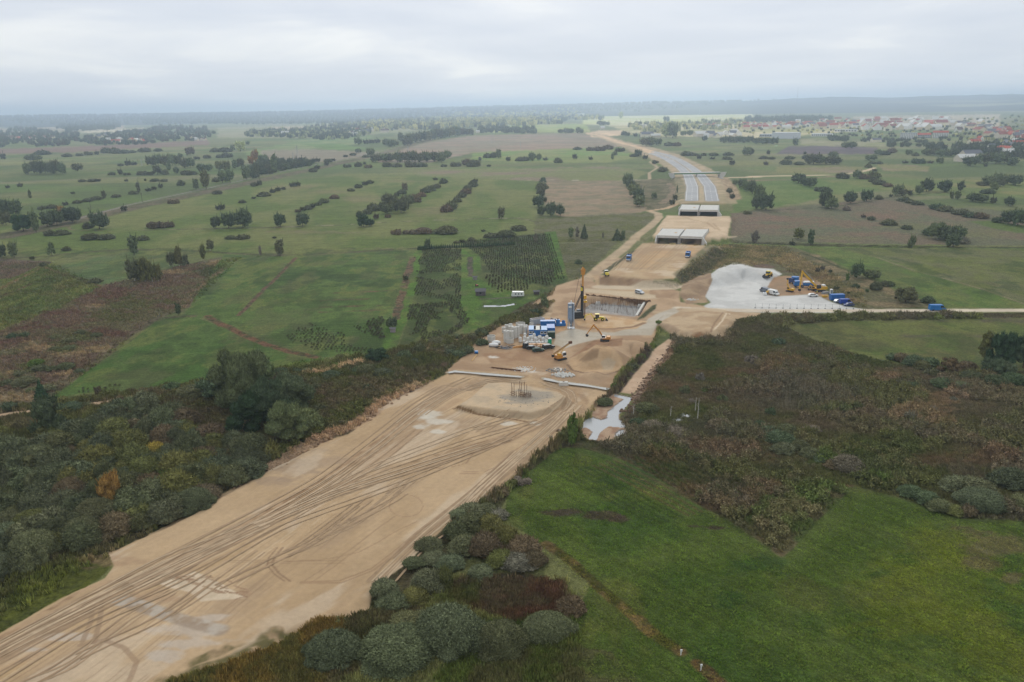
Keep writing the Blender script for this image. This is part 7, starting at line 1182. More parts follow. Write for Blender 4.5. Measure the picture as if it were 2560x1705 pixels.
# right yard boxes
cont('shipping_container', 'solid blue container at the right end of the gravel yard', spot('X', 1640, 770, 1.4), .02, plain('container_blue', (20, 98, 172), .45, .45), 6.1, 2.4, 2.6)
p = spot('X', 1512, 640, 1.0); o = thing('portable_toilet', 'white-roofed toilet cabin behind the blue container', 'toilet cabin', p); MB().box(-.6, .6, -.6, .6, 0, 2.1).put('cabin', WHITE, o); MB().box(-.65, .65, -.65, .65, 2.1, 2.35, t=.25).put('roof', WHITE, o); MB().box(-.4, .4, -.63, -.6, .1, 2.0).put('door', GREY, o)
p = spot('X', 1370, 700, .5); o = thing('skip', 'small yellow tipping skip beside the gravel edge', 'skip', p); MB().prism([(-1.0, 0), (.9, 0), (1.3, .9), (-1.3, .9)], -.7, .7).put('body', YEL, o); MB().box(-.9, .8, -.55, .55, .9, .94).put('sand_load', WOOD, o)
p = spot('X', 1375, 625, .5); o = thing('sheet_stack', 'heap of grey sheeting between worker and toilet cabin', 'stack', p, .2)
for i in range(5): MB().box(-1.6 + i * .2, 1.4 + i * .1, -.8, .8, i * .2, i * .2 + .17).put('sheet', GALV if i % 2 else CONCD, o)
# fence of the gravel yard
a, b_ = spot('O', 1080, 740), spot('O', 2150, 752); o = thing('wire_fence', 'low wire fence on thin posts along the gravel yard', 'fence', a); d = b_ - a; n = 15; me = MB().bar((0, 0, 0), (0, 0, 2.0), .05, 5).mesh('post', GREY); mf = MB().box(-.3, .3, -.15, .15, 0, .18).mesh('post_foot', DARK)
for i in range(n): s_ = mesh_obj('post', me, o); s_.location = d * (i / (n - 1)); f = mesh_obj('post_foot', mf, s_)
for z in (.15, 1.9): MB().bar((0, 0, z), (d.x, d.y, z + d.z), .025, 4).put('rail', GREY, o)
# worker
def person(label, p, rz, vest, trousers, helmet):
    o = thing('person', label, 'person', p, rz); J = [((0, 0, .95), .13), ((0, 0, 1.15), .15), ((0, 0, 1.38), .17), ((0, 0, 1.50), .07), ((0, 0.01, 1.58), .075), ((0, .02, 1.68), .10), ((0, .02, 1.76), .075)]
    E = [(0, 1), (1, 2), (2, 3), (3, 4), (4, 5), (5, 6)]
    for s_ in (-1, 1):
        k = len(J); J += [((s_ * .19, 0, 1.42), .07), ((s_ * .26, .03, 1.16), .055), ((s_ * .24, .2, .98), .042), ((s_ * .23, .27, .95), .045), ((s_ * .1, 0, .88), .1), ((s_ * .12, .04 * s_, .5), .075), ((s_ * .13, -.02, .1), .052), ((s_ * .13, .12, .04), .05)]
        E += [(2, k), (k, k + 1), (k + 1, k + 2), (k + 2, k + 3), (0, k + 4), (k + 4, k + 5), (k + 5, k + 6), (k + 6, k + 7)]
    def grow(nm, idx, mat, ex):
        mp = {j: i for i, j in enumerate(idx)}; me = bpy.data.meshes.new(nm); me.from_pydata([J[j][0] for j in idx], [(mp[a], mp[b]) for a, b in E if a in mp and b in mp], []); me.materials.append(mat); q_ = mesh_obj(nm, me, o); sk = q_.modifiers.new('skin', 'SKIN')
        for i, j in enumerate(idx): r_ = J[j][1] * ex; me.skin_vertices[0].data[i].radius = (r_, r_ * .85); me.skin_vertices[0].data[i].use_root = i == 0
        q_.modifiers.new('sub', 'SUBSURF').levels = 1; q_.modifiers['sub'].render_levels = 1; return q_
    grow('body', list(range(len(J))), SKIN, 1.0); grow('vest', [0, 1, 2, 7, 8, 15, 16], vest, 1.12); grow('trousers', [0, 11, 12, 13, 19, 20, 21], trousers, 1.14); MB().ring((0, .02), .13, .1, n=10, z=1.70).put('helmet', helmet, o); return o
person('worker in a yellow hi-vis vest beside the white hatchback', spot('X', 1195, 640), .3, HIVIS, DBLUE, WHITE)
# -- left yard
k = 0
for (x, lab) in ((1370, 'left module of the blue site office, pale blue roof'), (1490, 'middle module of the blue site office, bleached roof'), (1625, 'right module of the blue site office, two white windows')):
    cont('site_cabin', lab, spot('V', x, 548 + (x - 1370) * .03, 3.0), -.03, BLUE, 2.75, 6.0, 2.6, ROOFW if x == 1490 else ROOFB, (-.65, .65) if x != 1490 else (), 'blue site office cabins', 'cabin')
cont('site_cabin', 'blue cabin standing crosswise behind the office modules', spot('V', 1720, 350, 1.3), 0, BLUE, 6.0, 2.4, 2.5, BLUE, (), 'blue site office cabins', 'cabin')
cont('shipping_container', 'plain blue container at the right of the office modules', spot('V', 1790, 490, 2.0), 0, plain('container_blue', (20, 98, 172), .45, .45), 3.0, 6.0, 2.5, door=True)
cont('shipping_container', 'dark green box with tarpaulin beside the site office', spot('V', 1800, 605, 1.3), 0, DKGRN, 2.8, 2.4, 2.4)
p = spot('V', 1745, 560, 1.0); o = thing('tarpaulin_heap', 'grey-brown covered heap left of the dark green box', 'heap', p); v, f = ico((0, 0, .5), (1.3, 1.2, 1.6), 2); v[:, 2] = np.maximum(v[:, 2], 0); MB().add([tuple(q_) for q_ in v], [tuple(int(i) for i in q_) for q_ in f]).put('tarpaulin', plain('tarpaulin', (168, 158, 146), .8, .2), o)
# open-top grey boxes
p = spot('V', 1480, 285, 1.5); o = thing('open_container', 'open-topped grey box with orange inside behind the cabins', 'container', p, .45); MB().box(-2.8, 2.8, -1.3, -1.15, 0, 2.3).box(-2.8, 2.8, 1.15, 1.3, 0, 2.3).box(-2.8, -2.65, -1.15, 1.15, 0, 2.3).box(2.65, 2.8, -1.15, 1.15, 0, 2.3).put('wall', GALV, o); MB().box(-2.65, 2.65, -1.15, 1.15, .1, 1.5).put('load', ORG, o)
for i in range(6): MB().box(-2.6 + i, -2.35 + i, -1.42, -1.31, .1, 2.2).put('rib', GALV, o)
# concrete rings
RM = {}
def rings(label, x, y, r, n, h=1.0, t=.14, k='V', lid=False):
    p = spot(k, x, y, r); o = thing('concrete_ring_stack', label, 'concrete rings', p, 0, 'concrete well rings stacked at the yard edge')
    if (r, h, t, lid) not in RM: RM[(r, h, t, lid)] = (MB().ring((0, 0), r, h - .04, t, 20).mesh('concrete_ring', CONC), MB().ring((0, 0), r, .22, r * .62, 20).mesh('cover_ring', CONC))
    a, c = RM[(r, h, t, lid)]
    for i in range(n): q_ = mesh_obj('concrete_ring', a, o); q_.location = (0, 0, i * h)
    if lid: q_ = mesh_obj('cover_ring', c, o); q_.location = (0, 0, n * h)
rings('wide open ring at the left end of the yard', 438, 680, 1.55, 2, 1.1); rings('slim stack farthest left among the white rings', 720, 475, .8, 2, 1.0, lid=True); rings('slim stack behind the far left ring stack', 785, 420, .8, 2, 1.0, lid=True); rings('short stack in the back row, second', 875, 400, .8, 2, 1.0, lid=True)
rings('squat stack in the middle of the back row', 880, 455, 1.1, 2, 1.0, lid=True); rings('widest ring stack at the back of the ring store', 1100, 400, 1.9, 2, 1.2); rings('tall stack right of the widest rings', 1100, 500, 1.0, 3, 1.1, lid=True); rings('upper stack at the right end of the ring store', 1210, 430, .95, 2, 1.0, lid=True)
rings('slim stack nearest the blue cabins', 1212, 505, .75, 3, .9, lid=True); rings('tall thick stack in the centre of the ring store', 965, 600, 1.05, 4, 1.05, lid=True); rings('tall slim stack right of the thick centre stack', 1040, 580, .75, 4, 1.0, lid=True); rings('tall front stack, left of the pair', 780, 690, 1.1, 4, 1.05, lid=True)
rings('tall front stack, right of the pair', 895, 640, .9, 3, 1.1, lid=True); rings('wide low open ring at the front of the ring store', 862, 720, 1.45, 2, .9); rings('single ring stack between store and cabins', 1350, 360, .8, 2, 1.0)
# white bulk bags
bagm = MB(); v, f = ico((0, 0, .45), (.62, .62, .52), 2); v[:, 2] = np.clip(v[:, 2], 0, 1); v[:, :2] = np.clip(v[:, :2], -.46, .46); bagm.add([tuple(q_) for q_ in v], [tuple(int(i) for i in q_) for q_ in f]); bagm = bagm.mesh('bag', BAG); strap = MB().bar((-.35, -.35, .9), (-.1, -.1, 1.15), .03, 4).bar((.35, -.35, .9), (.1, -.1, 1.15), .03, 4).bar((.35, .35, .9), (.1, .1, 1.15), .03, 4).mesh('lifting_strap', BAG)
for r_, (y, x0, x1, n) in enumerate(((595, 1195, 1530, 4), (650, 1195, 1690, 7), (690, 1090, 1690, 8), (725, 1240, 1680, 7))):
    for i in range(n):
        for lv in range(2 if r_ < 3 and i % 2 == 0 else 1):
            p = spot('V', x0 + (x1 - x0) * i / (n - 1) + random.uniform(-12, 12), y + random.uniform(-4, 4)); p.z += lv * .98; s_ = random.uniform(1.0, 1.25)
            o = thing('bulk_bag', ('white bulk bag stacked on another' if lv else 'white bulk bag on the ground') + f' in the {("rear", "third", "second", "front")[r_]} row before the blue cabins', 'bag', p, random.random(), 'white bulk bags before the blue site office'); o.scale = (s_, s_, s_)
            mesh_obj('bag', bagm, o); mesh_obj('lifting_strap', strap, o)
p = spot('V', 1765, 735, .8); o = thing('portable_toilet', 'teal toilet cabin with white roof beside the bulk bags', 'toilet cabin', p); MB().box(-.65, .65, -.65, .65, 0, 2.1).put('cabin', TEAL, o); MB().box(-.7, .7, -.7, .7, 2.1, 2.4, t=.3).put('roof', WHITE, o); MB().box(-.4, .4, -.68, -.65, .1, 2.0).put('door', TEAL, o)
p = spot('V', 1215, 830, 1.0); o = thing('storage_tank', 'dark plastic tank left of the orange racks', 'tank', p); MB().ring((0, 0), 1.15, 1.7, n=16).put('vessel', BLK, o); v, f = ico((0, 0, 1.7), (1.15, 1.15, .4), 1); v[:, 2] = np.maximum(v[:, 2], 1.7); MB().add([tuple(q_) for q_ in v], [tuple(int(i) for i in q_) for q_ in f]).put('dome', BLK, o)
for x, lab in ((1360, 'orange steel rack behind the black car, left one'), (1560, 'orange steel rack behind the cars, right one')):
    p = spot('V', x, 805, .6); o = thing('steel_rack', lab, 'rack', p, 0, 'orange racks'); MB().box(-2.0, 2.0, -.5, .5, 1.0, 1.25).box(-2.0, 2.0, -.5, .5, .3, .5).put('shelf', ORG, o)
    for a_ in (-1.9, 0, 1.9): MB().box(a_ - .08, a_ + .08, -.55, .55, 0, 1.5).put('upright', ORG, o)
p = spot('V', 1050, 810, .5); o = thing('auger_pile', 'heap of orange augers and pipes left of the dark tank', 'pipes', p, .25)
for i in range(5): MB().bar((-2.4 + i * .3, -.7 + i * .35, .2 + (i % 2) * .25), (2.0 + i * .15, -.5 + i * .35, .25 + (i % 2) * .3), .16, 7).put('pipe', ORG if i < 3 else WOOD, o)
p = spot('V', 760, 850, 1.5); o = thing('hose_heap', 'tangled grey hoses and rebar on the ground beside the white tanks', 'hoses', p); rg = random.Random(2)
for i in range(9):
    b = MB(); cx, cy, rr_ = rg.uniform(-2.5, 2.5), rg.uniform(-1.5, 1.5), rg.uniform(.8, 1.9); pr = None
    for j in range(15):
        a_ = j / 14 * 5.6 + i; q_ = (cx + rr_ * math.cos(a_), cy + rr_ * .8 * math.sin(a_), .12 + .05 * i)
        if pr: b.bar(pr, q_, .1, 5)
        pr = q_
    b.put('hose', DARK if i % 2 else GREY, o)
for (x, y, L_, lab) in ((490, 800, 3.6, 'white wrapped long tank at the front left of the yard'), (550, 745, 3.2, 'white wrapped long tank behind the front one')):
    p = spot('V', x, y, .8); o = thing('wrapped_tank', lab, 'tank', p, -.12, 'white wrapped tanks'); v, f = ico((0, 0, .75), (L_ / 2 * 1.15, .85, .8), 2); v[:, 0] = np.clip(v[:, 0], -L_ / 2, L_ / 2); v[:, 2] = np.maximum(v[:, 2], .15); MB().add([tuple(q_) for q_ in v], [tuple(int(i) for i in q_) for q_ in f]).put('vessel', WHITE, o); MB().box(-L_ / 2, L_ / 2, -.7, .7, 0, .15).put('skid', DARK, o)
p = spot('V', 1320, 860 + 0); 
p = spot('V', 100, 945, .5); o = thing('blue_pump', 'small blue pump at the left tip of the yard', 'pump', p); MB().box(-.6, .6, -.5, .5, .2, .9).put('housing', plain('bright_blue_paint', (26, 116, 190), .35, .5), o); MB().bar((-.8, 0, .5), (-.8, 0, 1.4), .12, 6).put('pipe', GREY, o); MB().box(-.7, .7, -.6, .6, 0, .2).put('base', DARK, o)
a, b_ = spot('V', 105, 975), spot('V', 0, 1110); o = thing('timber_plank', 'long yellow plank lying on the sand by the blue pump', 'plank', a); MB().beam((0, 0, .12), (b_.x - a.x, b_.y - a.y, .12), .35, .12).put('plank', WOOD, o)
p = spot('V', 1745, 262, .8); o = thing('generator', 'small orange-yellow generator behind the blue cabins', 'generator', p, .1); MB().box(-1.1, 1.1, -.6, .6, .2, 1.3).put('housing', YEL, o); MB().box(-1.2, 1.2, -.7, .7, 0, .2).put('skid', DARK, o); MB().bar((.7, 0, 1.3), (.7, 0, 1.8), .07, 6).put('exhaust', DARK, o)
p = spot('V', 2010, 325, 1.2); o = thing('grout_plant', 'bright blue grout pumping plant left of the silo', 'pump', p, .1); BB = plain('bright_blue_paint', (26, 116, 190), .35, .5); MB().box(-2.0, 2.0, -1.0, 1.0, .1, 1.2).put('base_tank', BB, o); MB().ring((-1.1, 0), .85, 1.4, n=14, z=1.2).put('mixer_drum', BB, o); MB().ring((1.2, 0), .7, .9, .1, 14, z=1.2).put('agitator', BB, o); MB().bar((-1.1, 0, 2.6), (-1.1, 0, 3.1), .3, 8).put('motor', DARK, o)
p = spot('V', 1880, 290, .8); o = thing('work_trailer', 'small grey trailer left of the blue grout plant', 'trailer', p, .2); MB().box(-1.1, 1.1, -.6, .6, .5, 1.1).put('bed', GALV, o); MB().bar((1.1, 0, .55), (2.0, 0, .45), .05, 5).put('drawbar', DARK, o)
for y in (-.65, .65): wheel(o, 0, y, .33, .2)
p = spot('V', 1860, 185, .8); o = thing('scrap_heap', 'grey heap of fittings behind the grout plant', 'heap', p); rg = random.Random(9)
for i in range(8): x, y = rg.uniform(-1.2, 1.2), rg.uniform(-.6, .6); MB().box(x - .4, x + .4, y - .25, y + .25, .3 * (i % 3), .3 * (i % 3) + .27).put('fitting', GREY if i % 2 else CONC, o)
a, b_ = spot('N', 300, 1218), spot('N', 620, 1252); o = thing('steel_pipe', 'long rusty pipe lying beside the milky trench', 'pipe', a); MB().bar((0, 0, .25), (b_.x - a.x, b_.y - a.y, .25), .16, 8).put('pipe', RUST, o)
for i in range(7): t = (i + .5) / 7; q_ = (b_ - a) * t; MB().box(q_.x - .3, q_.x + .3, q_.y - .5, q_.y + .5, 0, .1).put('sleeper', RUST, o)
# concrete block by the trench, rubble
p = spot('Q', 1433, 312, .8); o = thing('concrete_block', 'single pale concrete block on the edge of the milky trench', 'block', p, .05); MB().box(-1.5, 1.5, -.8, .8, 0, 1.1, t=.12).put('block', CONC, o); MB().box(-.3, .3, -.05, .05, 1.1, 1.25).put('lifting_eye', RUST, o)
def rubble(label, k, x, y, n, sp, sz, mat, name='rubble'):
    b = MB(); rg = random.Random(int(x)); p = spot(k, x, y)
    for i in range(n):
        v, f = ico((0, 0, 0), [sz * rg.uniform(.5, 1.3) for _ in range(3)], 0); a_ = rg.random() * 6.28; r_ = rg.random() ** .6 * sp; qx, qy = r_ * math.cos(a_) * 1.6, r_ * math.sin(a_); z = float(ground_h(np.array([p.x + qx]), np.array([p.y + qy]))[0]) - p.z; M = Matrix.Translation((qx, qy, z + sz * .3)) @ Matrix.Rotation(rg.random() * 6, 4, 'Z'); b.add([tuple(q_) for q_ in v], [tuple(int(i_) for i_ in q_) for q_ in f], M)
    o = b.put(name, mat); o.location = p; tag(o, label, None, None, 'stuff')
rubble('pile of pale broken concrete beyond the milky trench', 'Q', 1430, 215, 90, 2.4, .45, CONC); rubble('grey stones spread near the broken concrete', 'Q', 1375, 170, 60, 2.4, .28, CONCD); rubble('white lumps on the mud before the yard', 'Q', 1070, 160, 60, 3.0, .22, BAG); rubble('white sheeting scraps on the brown bank', 'O', 390, 650, 22, 1.8, .35, BAG)
rubble('clods on the mound slope', 'Q', 1100, 440, 60, 6, .14, CONCD)
# earth clods along the left edge of the strip
b = MB(); rg = random.Random(12); q0 = S('F', [(545, 1108), (600, 1078), (640, 1056), (690, 1030), (730, 1008), (800, 975), (850, 940), (900, 905), (950, 885), (985, 868)])
for i in range(1500):
    t = rg.random() * (len(q0) - 1); j = min(int(t), len(q0) - 2); pt = q0[j] * (1 - t + j) + q0[j + 1] * (t - j); pp = U(pt[0], pt[1], .5); x, y = pp[0] + rg.gauss(0, 1.3), pp[1] + rg.gauss(0, 1.3); s_ = rg.uniform(.15, .65); v, f = ico((0, 0, 0), (s_, s_ * rg.uniform(.6, 1.1), s_ * rg.uniform(.5, .9)), 0)
    b.add([tuple(q_) for q_ in v], [tuple(int(i_) for i_ in q_) for q_ in f], Matrix.Translation((x, y, float(ground_h(np.array([x]), np.array([y]))[0]) + s_ * .2)))
tag(b.put('earth_clods', plain('dry_earth', (158, 132, 106), .95, .1, var=.3, sc=.4)), 'row of brown earth clods along the left edge of the sand strip', kind='stuff')
b = MB()
q0 = S('Q', [(2440, -60), (2300, 130), (2220, 260), (2100, 400), (2130, 470), (1980, 560)])
for i in range(500):
    t = rg.random() * (len(q0) - 1); j = min(int(t), len(q0) - 2); pt = q0[j] * (1 - t + j) + q0[j + 1] * (t - j); pp = U(pt[0], pt[1], 0); x, y = pp[0] + rg.gauss(0, 1.0), pp[1] + rg.gauss(0, 1.0); s_ = rg.uniform(.12, .5); v, f = ico((0, 0, 0), (s_, s_ * rg.uniform(.6, 1.1), s_ * rg.uniform(.5, .9)), 0)
    b.add([tuple(q_) for q_ in v], [tuple(int(i_) for i_ in q_) for q_ in f], Matrix.Translation((x, y, float(ground_h(np.array([x]), np.array([y]))[0]) + s_ * .2)))
tag(b.put('earth_clods', plain('peaty_earth', (112, 92, 76), .95, .1, var=.3, sc=.4)), 'dark peaty clods along the sandy side path', kind='stuff')
# rebar cage on the mound
p = spot('Q', 1045, 405); o = thing('rebar_cage', 'rusty rebar cage standing on the flat sand mound', 'rebar cage', p)
for (x, y, h) in ((-3.0, .3, 4.2), (-2.6, -.4, 3.2), (-2.2, .8, 3.9), (-.5, 1.0, 4.4), (0, .4, 4.1), (.9, .9, 4.3), (1.6, .2, 3.6), (-.9, -.6, 2.6), (-.3, -.9, 2.4), (.4, -.8, 2.0), (2.2, -.3, 1.8), (2.8, .5, 1.3), (-1.6, -.8, 1.9)): MB().bar((x, y, -.1), (x, y, h), .07, 5).put('bar', RUST, o)
for (x, y, r_, z) in ((.3, -.3, 1.0, .4), (.3, -.3, 1.0, .9), (1.6, -.9, 1.3, .25), (1.6, -.9, 1.3, .55), (1.5, -1.0, 1.4, .85), (-2.6, 0, .7, .5), (-2.6, 0, .7, 1.2)):
    b = MB()
    for i in range(16): a0, a1 = 2 * math.pi * i / 16, 2 * math.pi * (i + 1) / 16; b.bar((x + r_ * math.cos(a0), y + r_ * math.sin(a0), z), (x + r_ * math.cos(a1), y + r_ * math.sin(a1), z), .06, 4)
    b.put('hoop', RUST, o)
# -- garden: caravan, huts
p = spot('N', 587, 450, 1.2); o = thing('caravan', 'white caravan on the green beside the right orchard plot', 'caravan', p, -.05); MB().prism([(-2.9, .5), (2.9, .5), (3.0, 1.2), (2.7, 2.5), (-2.6, 2.6), (-3.0, 1.3)], -1.1, 1.1).put('body', WHITE, o)
for x in (-1.0, .4, 1.8): MB().box(x - .35, x + .35, -1.13, -1.1, 1.3, 1.9).put('window', GLASS, o)
for y in (-1.0, 1.0): wheel(o, 0, y, .35, .2)
def hut(name, label, p, L_, W, H, Rr, wall, roof, rz=0.0, win=1):
    o = thing(name, label, 'hut', p, rz); MB().box(-L_ / 2, L_ / 2, -W / 2, W / 2, 0, H).add([(-L_ / 2, -W / 2, H), (-L_ / 2, W / 2, H), (-L_ / 2, 0, H + Rr), (L_ / 2, -W / 2, H), (L_ / 2, W / 2, H), (L_ / 2, 0, H + Rr)], [(0, 1, 2), (3, 5, 4)]).put('wall', wall, o)
    e = .35; MB().add([(-L_ / 2 - e, -W / 2 - e, H - .1), (L_ / 2 + e, -W / 2 - e, H - .1), (L_ / 2 + e, 0, H + Rr + .1), (-L_ / 2 - e, 0, H + Rr + .1), (-L_ / 2 - e, W / 2 + e, H - .1), (L_ / 2 + e, W / 2 + e, H - .1)], [(0, 1, 2, 3), (3, 2, 5, 4)]).put('roof', roof, o)
    if win: MB().box(-.4, .4, -W / 2 - .04, -W / 2 - .01, .9, 1.7).put('window', GLASS, o)
    return o
hut('garden_hut', 'grey-roofed timber hut by the orchard ditch', spot('N', 180, 435, 2), 4.6, 3.4, 2.2, 1.0, plain('grey_boards', (104, 96, 98), .9, .1), GREYR); hut('garden_shed', 'tiny grey shed above the timber hut', spot('N', 120, 262, .8), 2.0, 1.6, 1.6, .3, CONCD, GREYR, win=0); hut('garden_shed', 'small pale box shed under the round tree in the lane', spot('G', 1503, 826, 1), 1.9, 1.5, 1.7, .2, plain('pale_boards', (158, 146, 150), .9, .1), GREYR, win=0); hut('garden_shed', 'low dark shed at the right end of the orchard', spot('N', 790, 420, .8), 2.6, 1.8, 1.5, .4, plain('dark_boards', (84, 76, 76), .9, .1), GREYR, win=0)
p = spot('N', 140, 332, .4); o = thing('garden_tractor', 'small red garden tractor beside the hut', 'tractor', p); MB().box(-.8, .6, -.35, .35, .4, .9).put('body', RED, o); MB().box(-.9, -.3, -.3, .3, .9, 1.2).put('seat', DARK, o)
for x in (-.6, .5):
    for y in (-.45, .45): wheel(o, x, y, .32, .2)
for (k_, x, y, lab) in (('K', 612, 1165, 'white stake at the end of the reedy ditch'), ('K', 714, 1240, 'lower white stake beyond the ditch gap')):
    p = spot(k_, x, y); o = thing('boundary_stake', lab, 'stake', p, 0); MB().bar((0, 0, 0), (.08, 0, 1.1), .09, 6).put('post', WHITE, o); MB().box(-.1, .25, -.05, .05, .8, 1.15).put('cap', WHITE, o)
# dead birches in the marsh
for (x, y, h, lab) in ((686, 545, 4.4, 'white dead birch stem, left of the standing pair'), (698, 588, 6.6, 'tall white dead birch stem, right of the pair'), (560, 575, 3.4, 'short dead stem left of the birch pair'), (372, 560, 3.2, 'thin pale stem beside the stream pond')):
    p = spot('J', x, y); o = thing('dead_birch', lab, 'tree', p); MB().bar((0, 0, 0), (.15, 0, h), .14, 6, .05).put('trunk', BIRCH, o)
    for i in range(4): z = h * (.45 + .13 * i); MB().bar((.05, 0, z), (.05 + .6 * math.cos(i * 2.1), .6 * math.sin(i * 2.1), z + .5), .04, 4, .02).put('branch', BIRCH, o)
# poles and pylons
for i, (x, y, h) in enumerate(((765, 1095, 78), (1198, 1028, 78), (1160, 700, 30), (615, 700, 24))):
    p = spot('A', x, y); o = thing('utility_pole', 'wooden pole ' + ('beside the railway bank, nearer one', 'beside the railway bank, farther one', 'on the meadow above the second copse', 'on the meadow by the far left copse')[i], 'pole', p, 0); H = h / 3.364 * mpp(p); MB().bar((0, 0, 0), (0, 0, H), .16, 6).put('shaft', BARK, o); MB().box(-.9, .9, -.08, .08, H - .6, H - .4).put('cross_arm', BARK, o)
def pylon(k_, x, y, h, lab, wide=1.0):
    p = spot(k_, x, y); s = WIN[k_][2]; H = h / s * mpp(p); o = thing('power_pylon', lab, 'pylon', p); w0 = H * .10 * wide
    for sx in (-1, 1):
        for sy in (-1, 1): MB().bar((sx * w0, sy * w0, 0), (sx * w0 * .15, sy * w0 * .15, H), .14, 4).put('leg', GALV, o)
    b = MB()
    for i in range(7):
        z0, z1 = H * i / 7.5, H * (i + 1) / 7.5; a0, a1 = w0 * (1 - .85 * i / 7.5), w0 * (1 - .85 * (i + 1) / 7.5); b.bar((-a0, -a0, z0), (a1, -a1, z1), .07, 3).bar((a0, a0, z0), (-a1, a1, z1), .07, 3)
    b.put('lattice', GALV, o)
    for z, a_ in ((.78, .16), (.90, .11)): MB().bar((-H * a_, 0, H * z), (H * a_, 0, H * z), .12, 4).put('cross_arm', GALV, o)
pylon('B', 350, 670, 118, 'lattice pylon on the tan field left of the railway'); pylon('B', 1280, 620, 66, 'lattice pylon before the brown ploughed field', 1.5); pylon('B', 1992, 530, 90, 'lattice pylon on the brown field ridge', 1.4); pylon('B', 315, 680, 70, 'thin pylon beside the one on the tan field', .6)
pylon('B', 2225, 575, 56, 'faint pylon right of the ridge pylon', .7); pylon('A', 1195, 725, 60, 'pylon behind the second far copse', 1.0)
for (k_, x, y, h, lab) in (('D', 440, 262, 190, 'tall thin radio mast on the wooded horizon'), ('C', 1598, 306, 50, 'short white mast on the sunny fields'), ('A', 790, 290, 40, 'thin mast on the left horizon')):
    p = spot(k_, x, y); H = h / WIN[k_][2] * mpp(p); H = min(H, 330); o = thing('radio_mast', lab, 'mast', p); MB().bar((0, 0, 0), (0, 0, H), 2.4 if H > 100 else .8, 4, 1.8 if H > 100 else .4).put('shaft', WHITE if k_ == 'C' else GREY, o); MB().ring((0, 0), 1.8, 3.0, n=8, z=H * .8).put('antenna_ring', GREY, o)
# -- buildings far away
SIG = Matrix.Identity(4)
def house_proto(L_, W, H, Rr):
    a = MB().box(-L_ / 2, L_ / 2, -W / 2, W / 2, 0, H).add([(-L_ / 2, -W / 2, H), (-L_ / 2, W / 2, H), (-L_ / 2, 0, H + Rr), (L_ / 2, -W / 2, H), (L_ / 2, W / 2, H), (L_ / 2, 0, H + Rr)], [(0, 1, 2), (3, 5, 4)]).mesh('wall', PLAST)
    e = .5; b = MB().add([(-L_ / 2 - e, -W / 2 - e, H - .25), (L_ / 2 + e, -W / 2 - e, H - .25), (L_ / 2 + e, 0, H + Rr + .15), (-L_ / 2 - e, 0, H + Rr + .15), (-L_ / 2 - e, W / 2 + e, H - .25), (L_ / 2 + e, W / 2 + e, H - .25)], [(0, 1, 2, 3), (3, 2, 5, 4)]).mesh('roof', PLAST)
    c = MB()
    for x in (-L_ * .3, 0, L_ * .3): c.box(x - .5, x + .5, -W / 2 - .05, -W / 2 - .01, H * .35, H * .7)
    return a, b, c.mesh('window', GLASS)
HP = [house_proto(11, 9, 4.2, 3.8), house_proto(14, 9, 5.5, 3.4), house_proto(18, 10, 4.0, 3.2), house_proto(9, 8, 3.5, 4.2)]
ROOFC = {'red': (176, 84, 62), 'brick': (150, 84, 66), 'grey': (110, 110, 116), 'white': (214, 212, 206), 'brown': (104, 84, 72)}; WALLC = [(240, 236, 226), (244, 243, 240), (232, 216, 184), (226, 214, 196), (240, 230, 204)]  # sunlight on the town is put into these near-white wall colours
def house(p, rz, roof, label, group, v=None, wins=False, sc=1.0):
    a, b, c = HP[random.randrange(4) if v is None else v]; o = thing('house', label, 'house', p, rz, group); sc *= 1.2; o.scale = (sc,) * 3; mesh_obj('wall', a, o, A(*random.choice(WALLC))); mesh_obj('roof', b, o, A(*ROOFC[roof])); return o
def hamlet(k_, pts, n, roofs, where, group, sc=(.9, 1.3), mind=13, wt=None):
    P = S(k_, pts); lo, hi = P.min(0), P.max(0); done = []; tries = 0
    while len(done) < n and tries < n * 60:
        tries += 1; q_ = RNG.random(2) * (hi - lo) + lo
        if sdpoly(np.array([q_[0]]), np.array([q_[1]]), P)[0] <= 0: continue
        p = Vector(U(q_[0], q_[1], 0))
        if any((p - d_).length < mind for d_ in done): continue
        done.append(p); r_ = random.choice(roofs); adj = {'red': 'red-roofed', 'brick': 'brick-red roofed', 'grey': 'grey-roofed', 'white': 'white-roofed', 'brown': 'brown-roofed'}[r_]
        house(p, random.choice([0, math.pi / 2]) + random.uniform(-.3, .3), r_, f'small {adj} house {where}', group, sc=random.uniform(*sc))
hamlet('D', [(0, 385), (120, 375), (240, 395), (470, 390), (520, 410), (300, 415), (0, 420)], 26, ['red', 'red', 'brick', 'grey', 'white'], 'in the sunny row at the left end of town', 'houses at the left end of town', mind=17, sc=(1.2, 1.7))
hamlet('D', [(230, 370), (560, 350), (760, 335), (980, 340), (960, 400), (760, 420), (560, 410), (240, 405)], 46, ['red', 'brick', 'red', 'white', 'grey'], 'on the left slope of the town', 'houses on the left slope of town', mind=20, sc=(1.2, 1.8))
hamlet('D', [(960, 345), (1300, 325), (1700, 330), (1800, 390), (1600, 420), (1300, 430), (1000, 425)], 62, ['red', 'white', 'white', 'brick', 'white'], 'in the bright centre of the town', 'houses in the town centre', mind=20, sc=(1.3, 2.1))
hamlet('D', [(1800, 370), (2050, 360), (2120, 430), (2030, 470), (1800, 440)], 20, ['brick', 'white', 'brown', 'grey'], 'right of the apartment blocks', 'houses right of the apartment blocks', mind=18, sc=(1.1, 1.7))
hamlet('D', [(2020, 450), (2200, 420), (2420, 470), (2420, 530), (2250, 500), (2040, 485)], 34, ['brick', 'red', 'brick', 'grey'], 'in the dense red estate at the right edge', 'houses of the red-roofed estate', mind=13, sc=(1.0, 1.4))
